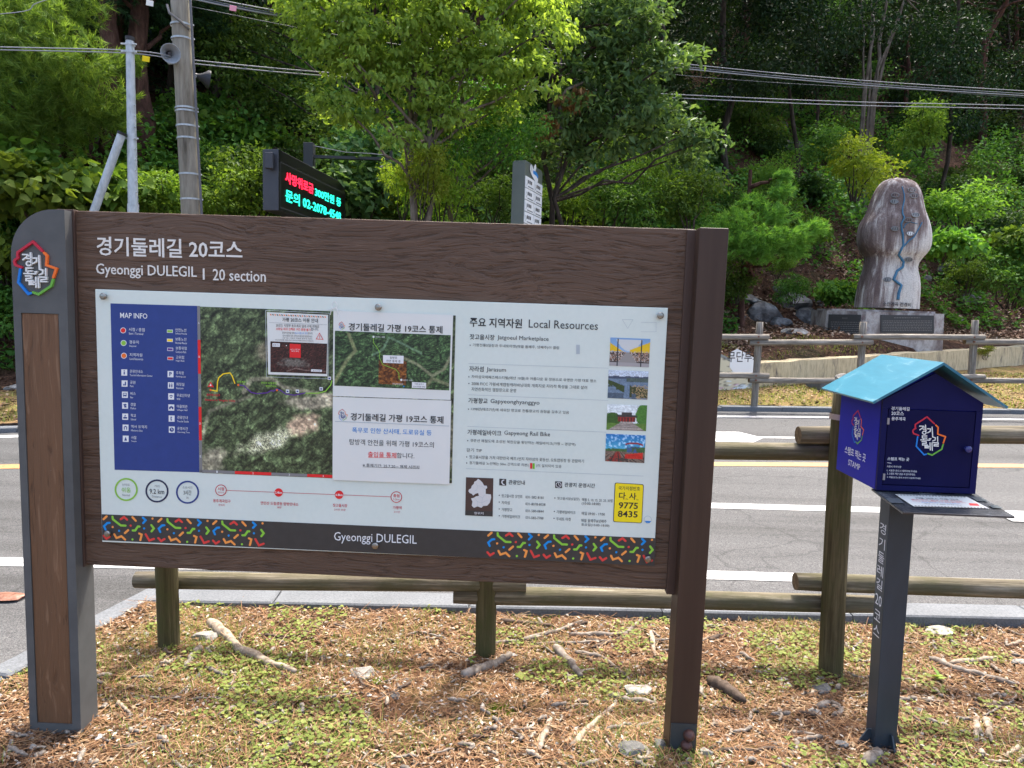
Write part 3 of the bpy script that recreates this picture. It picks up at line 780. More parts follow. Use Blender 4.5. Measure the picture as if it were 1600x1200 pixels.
fs = [((j + 1) * n + k, (j + 1) * n + (k + 1) % n, j * n + (k + 1) % n, j * n + k) for j in range(len(RG) - 1) for k in range(n)] + [(k, (k + 1) % n, len(vs) - 1) for k in range(n)]
mb.add(vs, fs); mb.build('standing_stone', M_stone, mon, world=True, smooth=True)
def on_stone(x, y, off=.012):
    p = atY(*spx(x, y), SY - .5)
    for _ in range(4): p = atY(*spx(x, y), stone_front(p.x, p.z))
    return Vector((p.x, p.y - off, p.z))
M_river = flat('river_blue_paint', (.05, .16, .26), .6, var=.2)
def river(pts, r0, r1):
    P = []
    for (x0, y0), (x1, y1) in zip(pts, pts[1:]):
        for k in range(5): t = k / 5; P.append(on_stone(x0 + (x1 - x0) * t, y0 + (y1 - y0) * t, .006))
    P.append(on_stone(*pts[-1], .006))
    m = MB(); m.tube(P, [r0 + (r1 - r0) * k / (len(P) - 1) for k in range(len(P))], 6); return m.build('painted_river', M_river, mon, world=True, smooth=True)
river([(928, 125), (938, 160), (938, 190), (930, 225), (930, 250), (938, 270), (924, 300), (926, 325), (932, 350), (934, 400), (912, 445), (935, 478), (930, 503), (905, 520), (888, 560), (924, 588), (912, 625), (908, 655)], .010, .032)
river([(1022, 292), (1004, 325), (985, 360), (960, 378), (936, 405)], .010, .016)
river([(1000, 300), (965, 290), (945, 300), (935, 320)], .006, .01)
for (x, y, br) in ((894, 165, 0), (890, 195, 1), (990, 258, 1), (955, 281, 0), (893, 322, 1), (965, 345, 2), (957, 467, 1), (858, 560, 1), (972, 140, 0), (983, 168, 0)):
    m = MB(); P = [on_stone(x + 18 * math.cos(a), y + 10 * math.sin(a), .018) for a in [2 * math.pi * k / 18 for k in range(18)]]
    c0 = on_stone(x, y, .02); m.add(P + [c0], [((k + 1) % 18, k, 18) for k in range(18)])
    m.build('name_plaque', (M_stone, I_grey, I_white)[br], mon, world=True)
    m = MB(); m.tube(P + [P[0]], .007, 5, False); m.build('plaque_rim', I_grey, mon, world=True)
    f_ = Face(c0, (1, 0, 0), (0, 0, 1)); pr_ = Print(f_, .006); pr_.local = lambda u, v: (u, v); sc_ = .004
    for q in (-1, 0, 1):
        pr_.poly([(q * .045 - .014, -.02), (q * .045 + .014, -.02), (q * .045 + .014, -.012), (q * .045 - .014, -.012)], I_black)
        pr_.poly([(q * .045 - .004, -.012), (q * .045 + .006, -.012), (q * .045 + .006, .022), (q * .045 - .004, .022)], I_black)
    pr_.build('inscription', mon)
# plinth: hexagonal in plan, splayed wings
pf = [atY(1352, 500, MY), atY(1480, 500, MY)]; xl = atY(1288, 500, MY + .55).x
zt = atY(1400, 488, MY).z; zb_ = T((pf[0].x + pf[1].x) / 2, MY) - .4
plan = [(xl, MY + .55), (pf[0].x, MY), (pf[1].x - .02, MY), (pf[1].x + .02, MY + .25), (pf[1].x + .02, MY + 1.5), (xl, MY + 1.5)]
M_plin = multi('stained_plinth_granite', [(.34, (.12, .085, .08)), (.47, (.28, .24, .22)), (.58, (.50, .47, .44)), (.7, (.20, .14, .14))], 3.2, (1, 1, .5), rough=.8, bmp=.3, bd=.01, fine=(60, .4))
m = MB(); cxp = sum(p[0] for p in plan) / 6; cyp = MY + .8
inner = [(cxp + (x - cxp) * .965, cyp + (y - cyp) * .97) for x, y in plan]
m.add([(x, y, zb_) for x, y in plan] + [(x, y, zt - .02) for x, y in inner] + [(x, y, zt) for x, y in inner], [(i_ + 6 * l, (i_ + 1) % 6 + 6 * l, (i_ + 1) % 6 + 6 + 6 * l, i_ + 6 + 6 * l) for l in (0, 1) for i_ in range(6)] + [tuple(range(12, 18))])
m.build('plinth', M_plin, mon, world=True)
m = MB(); m.add([(x * 1.0, y, z) for z in (zt, zt + .04) for x, y in [(cxp + (x - cxp) * .86, cyp + (y - cyp) * .8) for x, y in plan]], [(i_, (i_ + 1) % 6, (i_ + 1) % 6 + 6, i_ + 6) for i_ in range(6)] + [tuple(range(6, 12))])
m.build('plinth_cap', M_plin, mon, world=True)
M_plate = flat('dark_polished_plaque', (.030, .029, .030), .35, .5)
M_engr = flat('worn_engraving', (.16, .15, .14), .7)
fF = Face((pf[0].x, MY - .0, zb_), (1, 0, 0), (0, .03, 1)); 
fL = Face((xl, MY + .55, zb_), (pf[0].x - xl, -.55, 0), (0, .02, 1))
def plaque(f_, q, rows):
    l = [f_.px(*p, .02) for p in q]; m_ = MB()
    m_.add([f_.at(u, v, .03) for u, v in l] + [f_.at(u, v, -.02) for u, v in l], [(3, 2, 1, 0), (0, 1, 5, 4), (1, 2, 6, 5), (2, 3, 7, 6), (3, 0, 4, 7)])
    m_.build('plaque', M_plate, mon, world=True)
    pr_ = Print(f_, .032)
    x0, x1 = q[0][0], q[1][0]; y0 = q[0][1]; y1 = q[3][1]
    for r_ in range(rows):
        y = y0 + (y1 - y0) * (.14 + .8 * r_ / rows); x = x0 + 3 + (18 if r_ == 0 else 0); xe = x1 - 3 - (18 if r_ == 0 else 0)
        while x < xe:
            w_ = random.uniform(1.5, 4)
            if r_ != 1: pr_.poly([(x, y), (min(xe, x + w_), y), (min(xe, x + w_), y + 1.1), (x, y + 1.1)], M_engr)
            x += w_ + 1.0
    pr_.build('inscription', mon)
plaque(fF, [(1376, 492), (1459, 493), (1459, 521), (1376, 520)], 9)
plaque(fL, [(1296, 491), (1346, 491), (1344, 523), (1293, 527)], 9)
# carved letters at the foot of the stone
cc = on_stone(905, 672, .02); f_ = Face(cc, (1, 0, 0), (0, 0, 1)); pr_ = Print(f_, .004)
pr_.text('소안계곡 전경비', 1100 + 838 / 3, 250 + 684 / 3, 1100 + 970 / 3, I_black, 6.5, 1, .02); pr_.build('carved_lettering', mon)
# ================================================================== NOTICE BOARD
PSI = rad(-1.5)
BF = Face((-.396, 2.375, 0), (math.cos(PSI), math.sin(PSI), 0), (0, 0, 1))
board = thing('notice_board', 'large dark brown wooden notice board with a white printed map panel in the verge', 'notice board', (-.396, 2.375, 0), PSI)
def bfn(u, v, d):                    # board coordinates to world; d = metres behind the panel face
    p = BF.at(u, v, -d); return (p.x, p.y, p.z)
def bpx(x, y, off=0): return BF.px(x, y, off)
def wood_mat(name, base, lite, dark, axis, bs=1.0, sc=1.0):
    m, nt, b = new_mat(name); b.inputs['Roughness'].default_value = .55; b.inputs['Specular IOR Level'].default_value = .3
    st = (.04, 1, 1) if axis == 'x' else (1, 1, .04)
    v = coords(nt, scale=st); big = noise(nt, v, 5 * sc, 3, .5, .2)
    # growth lines: distorted bands running along the board
    ad = nt.nodes.new('ShaderNodeVectorMath'); ad.operation = 'MULTIPLY_ADD'
    nz = nt.nodes.new('ShaderNodeTexNoise'); nz.inputs['Scale'].default_value = 3.0; nz.inputs['Detail'].default_value = 2
    nt.links.new(coords(nt, scale=(.5, 1, 1.2) if axis == 'x' else (1.2, 1, .5)), nz.inputs[0])
    nt.links.new(nz.outputs['Color'], ad.inputs[0]); ad.inputs[1].default_value = (.16, .16, .16); nt.links.new(v, ad.inputs[2])
    g1 = nt.nodes.new('ShaderNodeTexNoise'); g1.inputs['Scale'].default_value = 62 * sc; g1.inputs['Detail'].default_value = 4; g1.inputs['Roughness'].default_value = .55; g1.inputs['Distortion'].default_value = .5
    nt.links.new(ad.outputs[0], g1.inputs[0]); g = g1.outputs['Fac']
    g2 = noise(nt, coords(nt, scale=(.03, 1, 1) if axis == 'x' else (1, 1, .03)), 260, 4, .7)
    c = ramp(nt, g, [(.33, dark), (.43, base), (.60, base), (.70, lite)])
    c = mixc(nt, .5, c, ramp(nt, big, [(.3, (.7, .7, .7)), (.7, (1.25, 1.2, 1.15))]), 'MULTIPLY')
    c = mixc(nt, .5, c, ramp(nt, g2, [(.3, (.75, .75, .75)), (.7, (1.2, 1.2, 1.2))]), 'MULTIPLY')
    sp = noise(nt, coords(nt), 240, 3, .6)     # pale specks of dirt
    c = mixc(nt, ramp(nt, sp, [(.735, (0, 0, 0)), (.76, (.8, .8, .8))]), c, (.30, .26, .22))
    nt.links.new(c, b.inputs['Base Color'])
    hh = ramp(nt, g, [(.36, (0, 0, 0)), (.47, (.8, .8, .8)), (.7, (1, 1, 1))]); bump(nt, b, hh, bs, .012)
    return m
M_bw = wood_mat('relief_brown_board', (.112, .068, .044), (.150, .095, .064), (.064, .038, .023), 'x', .5, 1.7)
M_st = multi('smooth_brown_paint', [(.3, (.058, .034, .025)), (.7, (.072, .043, .032))], 9, (1, 1, .1), rough=.5, spec=.3, bmp=.1, bd=.004)
M_post = multi('dark_brown_paint', [(.3, (.042, .023, .015)), (.5, (.052, .030, .020)), (.7, (.068, .040, .027))], 14, (1, 1, .05), rough=.5, spec=.3, bmp=.2, bd=.003)
M_gp = flat('grey_painted_metal', (.098, .099, .096), .5, .2, var=.12, vs=12, bmp=.05)
M_inlay = wood_mat('stained_wood_inlay', (.145, .075, .038), (.22, .125, .070), (.090, .044, .022), 'z', .3, .8)
# backing board
def quad_z(x, y, off=0): return bpx(x, y, off)
bx0 = bpx(125, 600, -.012)[0]; bx1 = bpx(1071, 600, -.012)[0]; bz0 = bpx(600, 900, -.012)[1]; bz1 = bpx(600, 343, -.012)[1]
bz0 = (bpx(150, 882, -.012)[1] + bpx(1045, 923, -.012)[1]) / 2; bz1 = (bpx(130, 331, -.012)[1] + bpx(1070, 356, -.012)[1]) / 2
m = MB(); m.box(bx0, .012, bz0, bx1, .062, bz1); m.build('backing_board', M_bw, board, bevel=.003)
sx0 = bpx(106, 600, 0)[0]
m = MB(); m.box(sx0 - .02, -.000, bz0 - .004, bx0 + .004, .055, bz1 + .002); m.build('stile', M_st, board, bevel=.002)
rx0 = bpx(1072, 400, 0)[0]; rx1 = bpx(1090, 400, 0)[0]
m = MB(); m.box(rx0, .002, bz0 - .012, rx1 + .004, .055, bz1 - .003); m.build('stile', M_st, board, bevel=.002)
# right-hand post
q0 = bpx(1092, 380, .055); q1 = bpx(1138, 380, .055); zt_ = bpx(1115, 356, .055)[1]
m = MB(); m.box(q0[0], -.055, -.25, q1[0], .045, zt_); rp = m.build('post', M_post, board, bevel=.003)
pw = q1[0] - q0[0]; fz = bpx(1075, 1131, .057)[1]
m = MB(); m.box(q0[0] + .002, -.061, -.2, q1[0] - .004, -.0565, fz); fp = m.build('foot_plate', flat('dark_steel', (.035, .042, .045), .45, .5), rp)
for x, y in ((1077, 1150), (1073, 1166)):
    u, v = bpx(x, y, .07); m = MB()
    prf = [(0.0, .0195), (.010, .0195), (.018, .016), (.024, .009), (.0265, 0.0)]
    vs = []; n = 14
    for d, r_ in prf: vs += [(u + r_ * math.cos(2 * math.pi * k / n), -.061 - d, v + r_ * math.sin(2 * math.pi * k / n)) for k in range(n)]
    m.add(vs, [(j * n + (k + 1) % n, j * n + k, (j + 1) * n + k, (j + 1) * n + (k + 1) % n) for j in range(4) for k in range(n)])
    m.build('bolt_cap', flat('rusty_bolt_cap', (.075, .030, .022), .5, .4, var=.3, vs=60), rp, smooth=True)
# grey end post with rounded shoulder
off = .038
gl = bpx(20, 500, off)[0]; gl = (bpx(18.5, 420, off)[0] + bpx(47, 1150, off)[0]) / 2
gr_ = (bpx(101, 350, off)[0] + bpx(127, 1150, off)[0]) / 2
gt = bpx(95, 327.5, off)[1]; arc0 = bpx(17, 398, off)[1]; ax = bpx(84, 328, off)[0]
poly = [(gl, -.2), (gr_, -.2), (gr_, gt), (ax, gt)]
for k in range(1, 13):
    a = math.pi / 2 * k / 12; poly.append((ax - (ax - gl) * math.sin(a), arc0 + (gt - arc0) * math.cos(a)))
ix0 = (bpx(32, 489, off)[0] + bpx(58, 1128, off)[0]) / 2; ix1 = (bpx(91, 490, off)[0] + bpx(113, 1132, off)[0]) / 2
iz1 = bpx(60, 489.5, off)[1]; iz0 = bpx(85, 1131, off)[1]
m = MB()
fr = lambda u, v, d: (u, -d, v)
# front face as a frame round the recess, then sides, back and recess walls
zs_top = gt
m.add([(gl, -off, -.2), (ix0, -off, -.2), (ix0, -off, iz0), (ix0, -off, iz1), (gl, -off, iz1), (gl, -off, iz0)], [(0, 1, 2, 5), (5, 2, 3, 4)])
m.add([(ix0, -off, -.2), (ix1, -off, -.2), (ix1, -off, iz0), (ix0, -off, iz0)], [(0, 1, 2, 3)])
m.add([(ix1, -off, -.2), (gr_, -off, -.2), (gr_, -off, iz1), (ix1, -off, iz1)], [(0, 1, 2, 3)])
up = [(gl, iz1), (ix0, iz1), (ix1, iz1), (gr_, iz1)] + poly[2:]
m.add([fr(u, v, off) for u, v in up], [tuple(range(len(up)))])
nP = len(poly)
m.add([fr(u, v, off) for u, v in poly] + [fr(u, v, -.060) for u, v in poly], [((i_ + 1) % nP, i_, i_ + nP, (i_ + 1) % nP + nP) for i_ in range(nP)] + [tuple(range(2 * nP - 1, nP - 1, -1))])
rc = .006
m.add([(x, -off, z) for x, z in ((ix0, iz0), (ix1, iz0), (ix1, iz1), (ix0, iz1))] + [(x, -off + rc, z) for x, z in ((ix0, iz0), (ix1, iz0), (ix1, iz1), (ix0, iz1))], [(0, 1, 5, 4), (1, 2, 6, 5), (2, 3, 7, 6), (3, 0, 4, 7)])
ep = m.build('end_post', M_gp, board)
m = MB(); m.box(ix0 + .0015, -off + .0035, iz0 + .0015, ix1 - .0035, -off + .012, iz1 - .0015); m.build('wood_inlay', M_inlay, ep)
# emblem, raised; strokes in their own little grid (0..80, 0..100)
EM = dict(
    red=[(16, 58), (6, 54), (4.5, 49), (6, 46), (10.5, 43), (9.5, 40), (10, 34.5), (33.5, 18), (48, 32.5)],
    orange=[(51, 35.5), (55.5, 40), (54.5, 54.5), (70, 60), (65.5, 73.5)],
    green=[(65, 77), (62, 87), (42.5, 100), (34, 96.8)],
    blue=[(31, 98), (26.5, 99.5), (11, 81.5), (14, 61)])
EMW = [[(18, 38), (25.5, 38), (24, 42), (18.5, 46)], [(30, 35.5), (31, 48)], [(25.5, 40), (30, 40)], [(25, 44.2), (30.5, 44.2)],
       [(27.5 + 3.7 * math.cos(a), 52 + 3.5 * math.sin(a)) for a in [k * math.pi / 5 for k in range(11)]],
       [(34, 43.5), (40, 43.5), (39.5, 49), (34, 52)], [(43.3, 39.5), (44.2, 61), (49.5, 62.5), (49, 67.5), (44, 69.5)],
       [(32.5, 59), (23.5, 59), (23.5, 63.5), (32.5, 63.5)], [(20, 67.5), (38, 68), (40.5, 64.5), (37, 65)], [(26, 63.5), (26, 68)],
       [(22.5, 71.3), (31, 71.3), (31, 74.8), (23.5, 75.3), (23.5, 78.5), (33, 78.2), (34, 80)],
       [(28, 80.5), (34, 80.5), (34.5, 82), (28.5, 82.5), (28.5, 84.5), (36, 84.5)], [(35, 81), (38.5, 81)], [(38.5, 73.5), (39, 89)], [(42.5, 73), (43, 89.5)],
       [(54, 60), (54, 70.5)], [(42.5, 73), (55, 73.3), (55, 76.5), (47, 77), (46.5, 80), (55.5, 80.3)]]
E_red = flat('emblem_red', L3(190, 40, 62), .5); E_or = flat('emblem_orange', L3(240, 115, 45), .5); E_gr = flat('emblem_green', L3(105, 170, 65), .5); E_bl = flat('emblem_blue', L3(25, 120, 205), .5); E_wh = flat('emblem_white', (.74, .74, .70), .5)
def emblem(face, loc, parent, thick, wd=3.4, base=.0006, name='emblem', ww=2.15, letters=None):
    """loc(x,y) puts the emblem's own grid on the face"""
    pr = Print(face, base); pr.local = loc
    for k, mt in (('red', E_red), ('orange', E_or), ('green', E_gr), ('blue', E_bl)):
        pr.line(EM[k], wd, mt, 0, True, thick)
    for s in EMW: pr.line(s, ww, letters or E_wh, 1, True, thick)
    pr.build(name, parent)
efm = BF
emblem(BF, lambda x, y: bpx(20 + x, 360 + y, off), ep, .008, base=off + .0005)

# header lettering, raised
I_cream = flat('cream_raised_letters', (.74, .72, .66), .5)
hd = Print(BF, base=-.012); hd.text('경기둘레길 20코스', 152, 399, 379, I_cream, 29, 0, .012, .0025); hd.build('raised_lettering', board); hd = Print(BF, base=-.012)
hd.text('Gyeonggi DULEGIL', 151, 433, 308, I_cream, 21, 0, .004, .0025); hd.build('raised_lettering', board); hd = Print(BF, base=-.012)
hd.text('I', 317.5, 437, 320, I_cream, 17, 0, .0, .0025); hd.build('raised_lettering', board); hd = Print(BF, base=-.012); hd.text('20 section', 333, 438, 415.5, I_cream, 17.5, 0, .004, .0025)
hd.build('raised_lettering', board)
# printed panel
c4 = [(149, 451), (1043, 482), (1022, 885), (159, 845)]
L_ = [bpx(*p) for p in c4]
pu0 = (L_[0][0] + L_[3][0]) / 2; pu1 = (L_[1][0] + L_[2][0]) / 2; pz1 = (L_[0][1] + L_[1][1]) / 2; pz0 = (L_[2][1] + L_[3][1]) / 2
I_paper = multi('white_panel', [(.3, (.66, .735, .66)), (.7, (.71, .77, .70))], 3, rough=.38, spec=.4, bmp=.0, fine=(60, .05))
m = MB(); m.box(pu0, 0, pz0, pu1, .0115, pz1, .0012); panel = m.build('panel', I_paper, board)
I_navy = flat('navy_ink', L3(40, 62, 128), .4, .4, var=.06); I_dgrey = flat('charcoal_ink', (.045, .044, .042), .4, .4, var=.1)
I_lg = flat('legend_grey', L3(130, 128, 126), .5); I_dk = flat('dark_ink', (.035, .036, .04), .5); I_rd = flat('signal_red', L3(225, 45, 45), .5)
I_lime = flat('lime_ink', L3(140, 195, 70), .5); I_yel = flat('yellow_ink', L3(245, 220, 30), .5); I_cy = flat('pattern_blue', L3(20, 140, 215), .5)
I_co = flat('pattern_orange', L3(245, 155, 75), .5); I_cr = flat('pattern_red', L3(222, 68, 62), .5); I_cg = flat('pattern_green', L3(140, 200, 65), .5)
I_pur = flat('purple_ink', L3(95, 50, 140), .5); I_nv = flat('dark_navy_ink', L3(40, 45, 75), .5); I_brn = flat('brown_ink', L3(80, 62, 55), .5)
I_ry = flat('route_yellow', L3(250, 215, 40), .5); I_faint = flat('faint_rule', L3(175, 185, 188), .6); I_tred = flat('text_red', L3(195, 45, 60), .5); I_sky = flat('text_blue', L3(40, 130, 205), .5)
Z2 = lambda x, y: (140 + x / 4, 460 + y / 4)
Z3 = lambda x, y: (500 + x / 6.667, 460 + y / 6.667)
Z4 = lambda x, y: (500 + x / 6.667, 600 + y / 6.667)
Z5 = lambda x, y: (700 + x / 4.444, 470 + y / 4.444)
Z6 = lambda x, y: (700 + x / 4.444, 700 + y / 4.444)
Z7 = lambda x, y: (140 + x / 3.077, 720 + y / 3.077)
def tz(pr, Z, st, x0, yb, x1, mat, h, lay=2, bold=0.0):
    a = Z(x0, yb); b = Z(x1, yb); e = Z(1, 0)[0] - Z(0, 0)[0]
    pr.text(st, a[0], a[1], b[0], mat, h * e, lay, bold)
M_pic = vcolmat('printed_picture', .4, .4)
# --- legend block
lg = Print(BF); lg.poly([(172.5, 474), (308, 478), (311.5, 738), (179, 734)], I_navy, 0)
tz(lg, Z2, 'MAP INFO', 192, 147, 362, I_white, 33, 2, .01)
for (cx_, cy_, mt, k, e_) in ((210, 225, I_rd, '시점 / 종점', 'Start / Terminal'), (213, 304, I_lime, '경유지', 'Stopover'), (215, 383, E_or, '지역자원', 'Local Resources')):
    lg.disc(Z2(cx_, cy_), 4.6, I_white, 1); lg.disc(Z2(cx_, cy_), 3.7, mt, 2)
    tz(lg, Z2, k, cx_ + 36, cy_ + 4, cx_ + 36 + 22 * len(k.replace(' / ', '/')) * .9, I_white, 21); tz(lg, Z2, e_, cx_ + 36, cy_ + 26, cx_ + 36 + 5.6 * len(e_), I_white, 14)
for (cx_, cy_, mt, k, e_) in ((502, 230, I_lime, '안전노선', 'Safety Route'), (502, 287, I_ry, '보통노선', 'Normal Route'), (504, 343, I_pur, '보통위험', 'Common Risk'), (505, 400, I_rd, '고위험', 'High Risk')):
    x, y = Z2(cx_, cy_); lg.poly([(x - 4.6, y - 2.6), (x + 4.6, y - 2.3), (x + 4.6, y + 2.7), (x - 4.6, y + 2.4)], I_white, 1)
    lg.poly([(x - 3.9, y - 1.8), (x + 3.9, y - 1.5), (x + 3.9, y + 1.9), (x - 3.9, y + 1.6)], mt, 2)
    tz(lg, Z2, k, cx_ + 35, cy_ + 2, cx_ + 35 + 17 * len(k), I_white, 20); tz(lg, Z2, e_, cx_ + 35, cy_ + 22, cx_ + 35 + 6 * len(e_), I_white, 13)
def icon(x, y, kind):
    P_ = lambda pts, mt=I_navy, l=2: lg.poly([(x + a, y + b) for a, b in pts], mt, l)
    P_([(-4.6, -5), (4.6, -4.8), (4.6, 5), (-4.6, 4.8)], I_white, 1)
    if kind == 'i': P_([(-.9, -1), (1, -1), (1, 3), (-.9, 3)]); lg.disc((x, y - 2.6), 1, I_navy, 2, 8)
    elif kind == 'park': P_([(-3, 3), (-1, 0), (1, 3)]); P_([(.5, -3), (2.4, -3), (2.4, 3), (.5, 3)])
    elif kind == 'bus': P_([(-2.8, -3), (2.8, -3), (2.8, 2), (-2.8, 2)]); P_([(-2, -2), (2, -2), (2, 0), (-2, 0)], I_white, 3); P_([(-2.2, 2), (-1, 2), (-1, 3.2), (-2.2, 3.2)]); P_([(1, 2), (2.2, 2), (2.2, 3.2), (1, 3.2)])
    elif kind == 'police': P_([(-3, -2), (1, -3), (3, -1), (-1, .5)]); P_([(-1.5, .6), (2, 0), (2.4, 3), (-1, 3)])
    elif kind == 'school': P_([(-3, 3), (-3, .5), (3, .5), (3, 3)]); P_([(-.8, .5), (-.8, -3), (2, -2.2), (.2, -1.2), (.2, .5)])
    elif kind == 'gate': P_([(-3.4, -1), (0, -3), (3.4, -1)]); P_([(-2.6, -.8), (-1.2, -.8), (-1.2, 3), (-2.6, 3)]); P_([(1.2, -.8), (2.6, -.8), (2.6, 3), (1.2, 3)])
    elif kind == 'temple': P_([(0, -3.2), (1, -.5), (2.3, 3), (-2.3, 3), (-1, -.5)])
    elif kind == 'P': lg.text('P', x - 1.8, y + 3, x + 2.2, I_navy, 6.4, 2, .03)
    elif kind == 'wc': P_([(-2.8, -1.5), (-.6, -1.5), (-.8, 3), (-2.5, 3)]); P_([(.6, -1.5), (2.8, -1.5), (2.5, 3), (.9, 3)]); lg.disc((x - 1.7, y - 2.6), .8, I_navy, 2, 8); lg.disc((x + 1.7, y - 2.6), .8, I_navy, 2, 8)
    elif kind == 'wifi': P_([(-3.2, -1), (0, -2.6), (3.2, -1), (2.4, 0), (0, -1.2), (-2.4, 0)]); P_([(-1.4, 1), (0, 0), (1.4, 1), (0, 2.6)])
    elif kind == 'hall': P_([(-3.4, -.6), (0, -2.6), (3.4, -.6), (3.4, 2.6), (1, 2.6), (1, .6), (-1, .6), (-1, 2.6), (-3.4, 2.6)])
    elif kind == 'tel': P_([(-1.6, -3), (.6, -3), (.6, -1.6), (-.2, -1.2), (-.2, 1.2), (.6, 1.6), (.6, 3), (-1.6, 3)])
    elif kind == 'clock': lg.disc((x, y), 3.4, I_navy, 2, 14); P_([(-.4, -2.2), (.4, -2.2), (.4, 0), (2, 0), (2, .7), (-.4, .7)], I_white, 3)
for (cx_, cy_, kd, k, e_) in ((217, 488, 'i', '관광안내소', 'Tourist Information Center'), (219, 557, 'park', '공원', 'Park'), (221, 627, 'bus', '버스', 'Bus'), (222, 695, 'police', '경찰', 'Police'), (223, 764, 'school', '학교', 'School'), (225, 833, 'gate', '역사 유적지', 'Historic Site'), (226, 902, 'temple', '사찰', 'Temple'),
        (506, 498, 'P', '주차장', 'Parking Lot'), (508, 569, 'wc', '화장실', 'Restroom'), (510, 638, 'wifi', '무료인터넷', 'Wifi'), (511, 707, 'hall', '마을회관', 'Village Hall'), (513, 776, 'tel', '관광안내', 'Tourist Guide'), (514, 845, 'clock', '운영시간', 'Operating Time')):
    icon(*Z2(cx_, cy_), kd)
    tz(lg, Z2, k, cx_ + 35, cy_ + 2, cx_ + 35 + 16.5 * len(k), I_white, 20); tz(lg, Z2, e_, cx_ + 35, cy_ + 22, cx_ + 35 + 5.5 * len(e_), I_white, 12)
lg.build('legend_print', panel)
# --- satellite map
def sat(u, v, s=1.0, seed=0):
    x = u * 9 * s; y = v * 6 * s
    w1 = fbm(x * .8, y * .8, 4, 40 + seed) * 2.2; r = np.abs(fbm(x * 1.3 + w1, y * 1.3 - w1, 5, 50 + seed) - .5) * 2
    sh = fbm(x * 1.3 + w1 + .05, y * 1.3 - w1 + .05, 5, 50 + seed) - fbm(x * 1.3 + w1, y * 1.3 - w1, 5, 50 + seed)
    n = fbm(x * 7, y * 7, 3, 60 + seed)
    g = np.stack([62 + 0 * u, 72 + 0 * u, 48 + 0 * u], -1) * (0.55 + .75 * n + 2.2 * r * .35)[..., None] * (1 + np.clip(sh * 9, -.55, .6))[..., None]
    return g, r, n
def blob(u, v, cx, cy, rx, ry, ang, seed):
    c, s = math.cos(ang), math.sin(ang); a = ((u - cx) * c + (v - cy) * s) / rx; b = (-(u - cx) * s + (v - cy) * c) / ry
    return np.clip(2.2 * (1 - np.sqrt(a * a + b * b)) + (fbm(u * 22, v * 16, 4, seed) - .5) * 2.4, 0, 1)
def near_line(u, v, pts, wd, asp=1.5):
    best = np.full(u.shape, 9.)
    for (x0, y0), (x1, y1) in zip(pts, pts[1:]):
        dx, dy = (x1 - x0) * asp, (y1 - y0); t = np.clip((((u - x0) * asp) * dx + (v - y0) * dy) / (dx * dx + dy * dy), 0, 1)
        d = np.hypot((u - x0) * asp - t * dx, v - y0 - t * dy); best = np.minimum(best, d)
    return np.clip(1.5 - best / wd, 0, 1)
def mapfn(u, v):
    g, r, n = sat(u, v, 2.6)
    fine = fbm(u * 110, v * 74, 3, 91)[..., None]; rid = np.abs(fbm(u * 26, v * 20, 3, 17) - .5)[..., None]
    tan = np.array([175, 165, 140.]) * (.55 + .8 * fine)
    T_ = lambda m_, col: None
    def bl(g, m_, col): return g * (1 - m_[..., None]) + col * m_[..., None]
    g = bl(g, blob(u, v, .26, .25, .05, .09, .2, 3) * .7, np.array([130, 118, 98.]) * (.6 + .7 * fine))
    g = bl(g, blob(u, v, .40, .68, .07, .10, .5, 4), np.array([190, 165, 135.]) * (.5 + .9 * fine))
    g = bl(g, blob(u, v, .25, .80, .16, .07, -.55, 5) * .9, np.array([180, 180, 145.]) * (.35 + 1.1 * np.abs(np.sin(u * 90 + v * 160 + r * 30))[..., None]))
    g = bl(g, blob(u, v, .03, .93, .07, .12, 0, 6) * .8, tan)
    g = bl(g, blob(u, v, .47, .54, .22, .045, -.12, 7) * .9, tan)
    g = bl(g, blob(u, v, .85, .62, .3, .12, .9, 8) * .6, tan * .85)
    g = bl(g, blob(u, v, .9, .93, .25, .05, -.5, 9) * .8, tan)
    g = bl(g, near_line(u, v, [(.17, .50), (.2, .42), (.28, .41), (.33, .46), (.55, .51), (.75, .45), (.95, .5)], .012) * .6, tan * 1.1)
    g = bl(g, near_line(u, v, [(.2, .52), (.03, .62), (0, .8)], .01) * .5, tan)
    g = bl(g, near_line(u, v, [(.62, .97), (.72, .86), (.8, .88), (.95, .7)], .015) * .7, np.array([190, 170, 150.]))
    g = g * (0.8 + 1.6 * rid)
    g = g * (.72 + .5 * fbm(u * 200, v * 130, 2, 8)[..., None]); return g * 1.12
picture('map_print', BF, [(312.3, 479), (712, 493), (706, 755), (316, 739)], 330, 215, mapfn, M_pic, panel, .0009)
mp = Print(BF, .0012)
for (y0, y1, mt, a) in ((478, 531, I_lg, 'A'), (531, 584, I_rd, 'B'), (584, 635.5, I_lg, 'C'), (635.5, 688, I_rd, 'D'), (688, 738, I_lg, 'E')):
    f0 = 308.2 + (y0 - 478) * .0135; f1 = 308.2 + (y1 - 478) * .0135
    mp.poly([(f0, y0), (f0 + 4.4, y0), (f1 + 4.4, y1), (f1, y1)], mt, 1); mp.text(a, (f0 + f1) / 2 + 1.1, (y0 + y1) / 2 + 1.6, (f0 + f1) / 2 + 3.3, I_white, 3.2, 2)
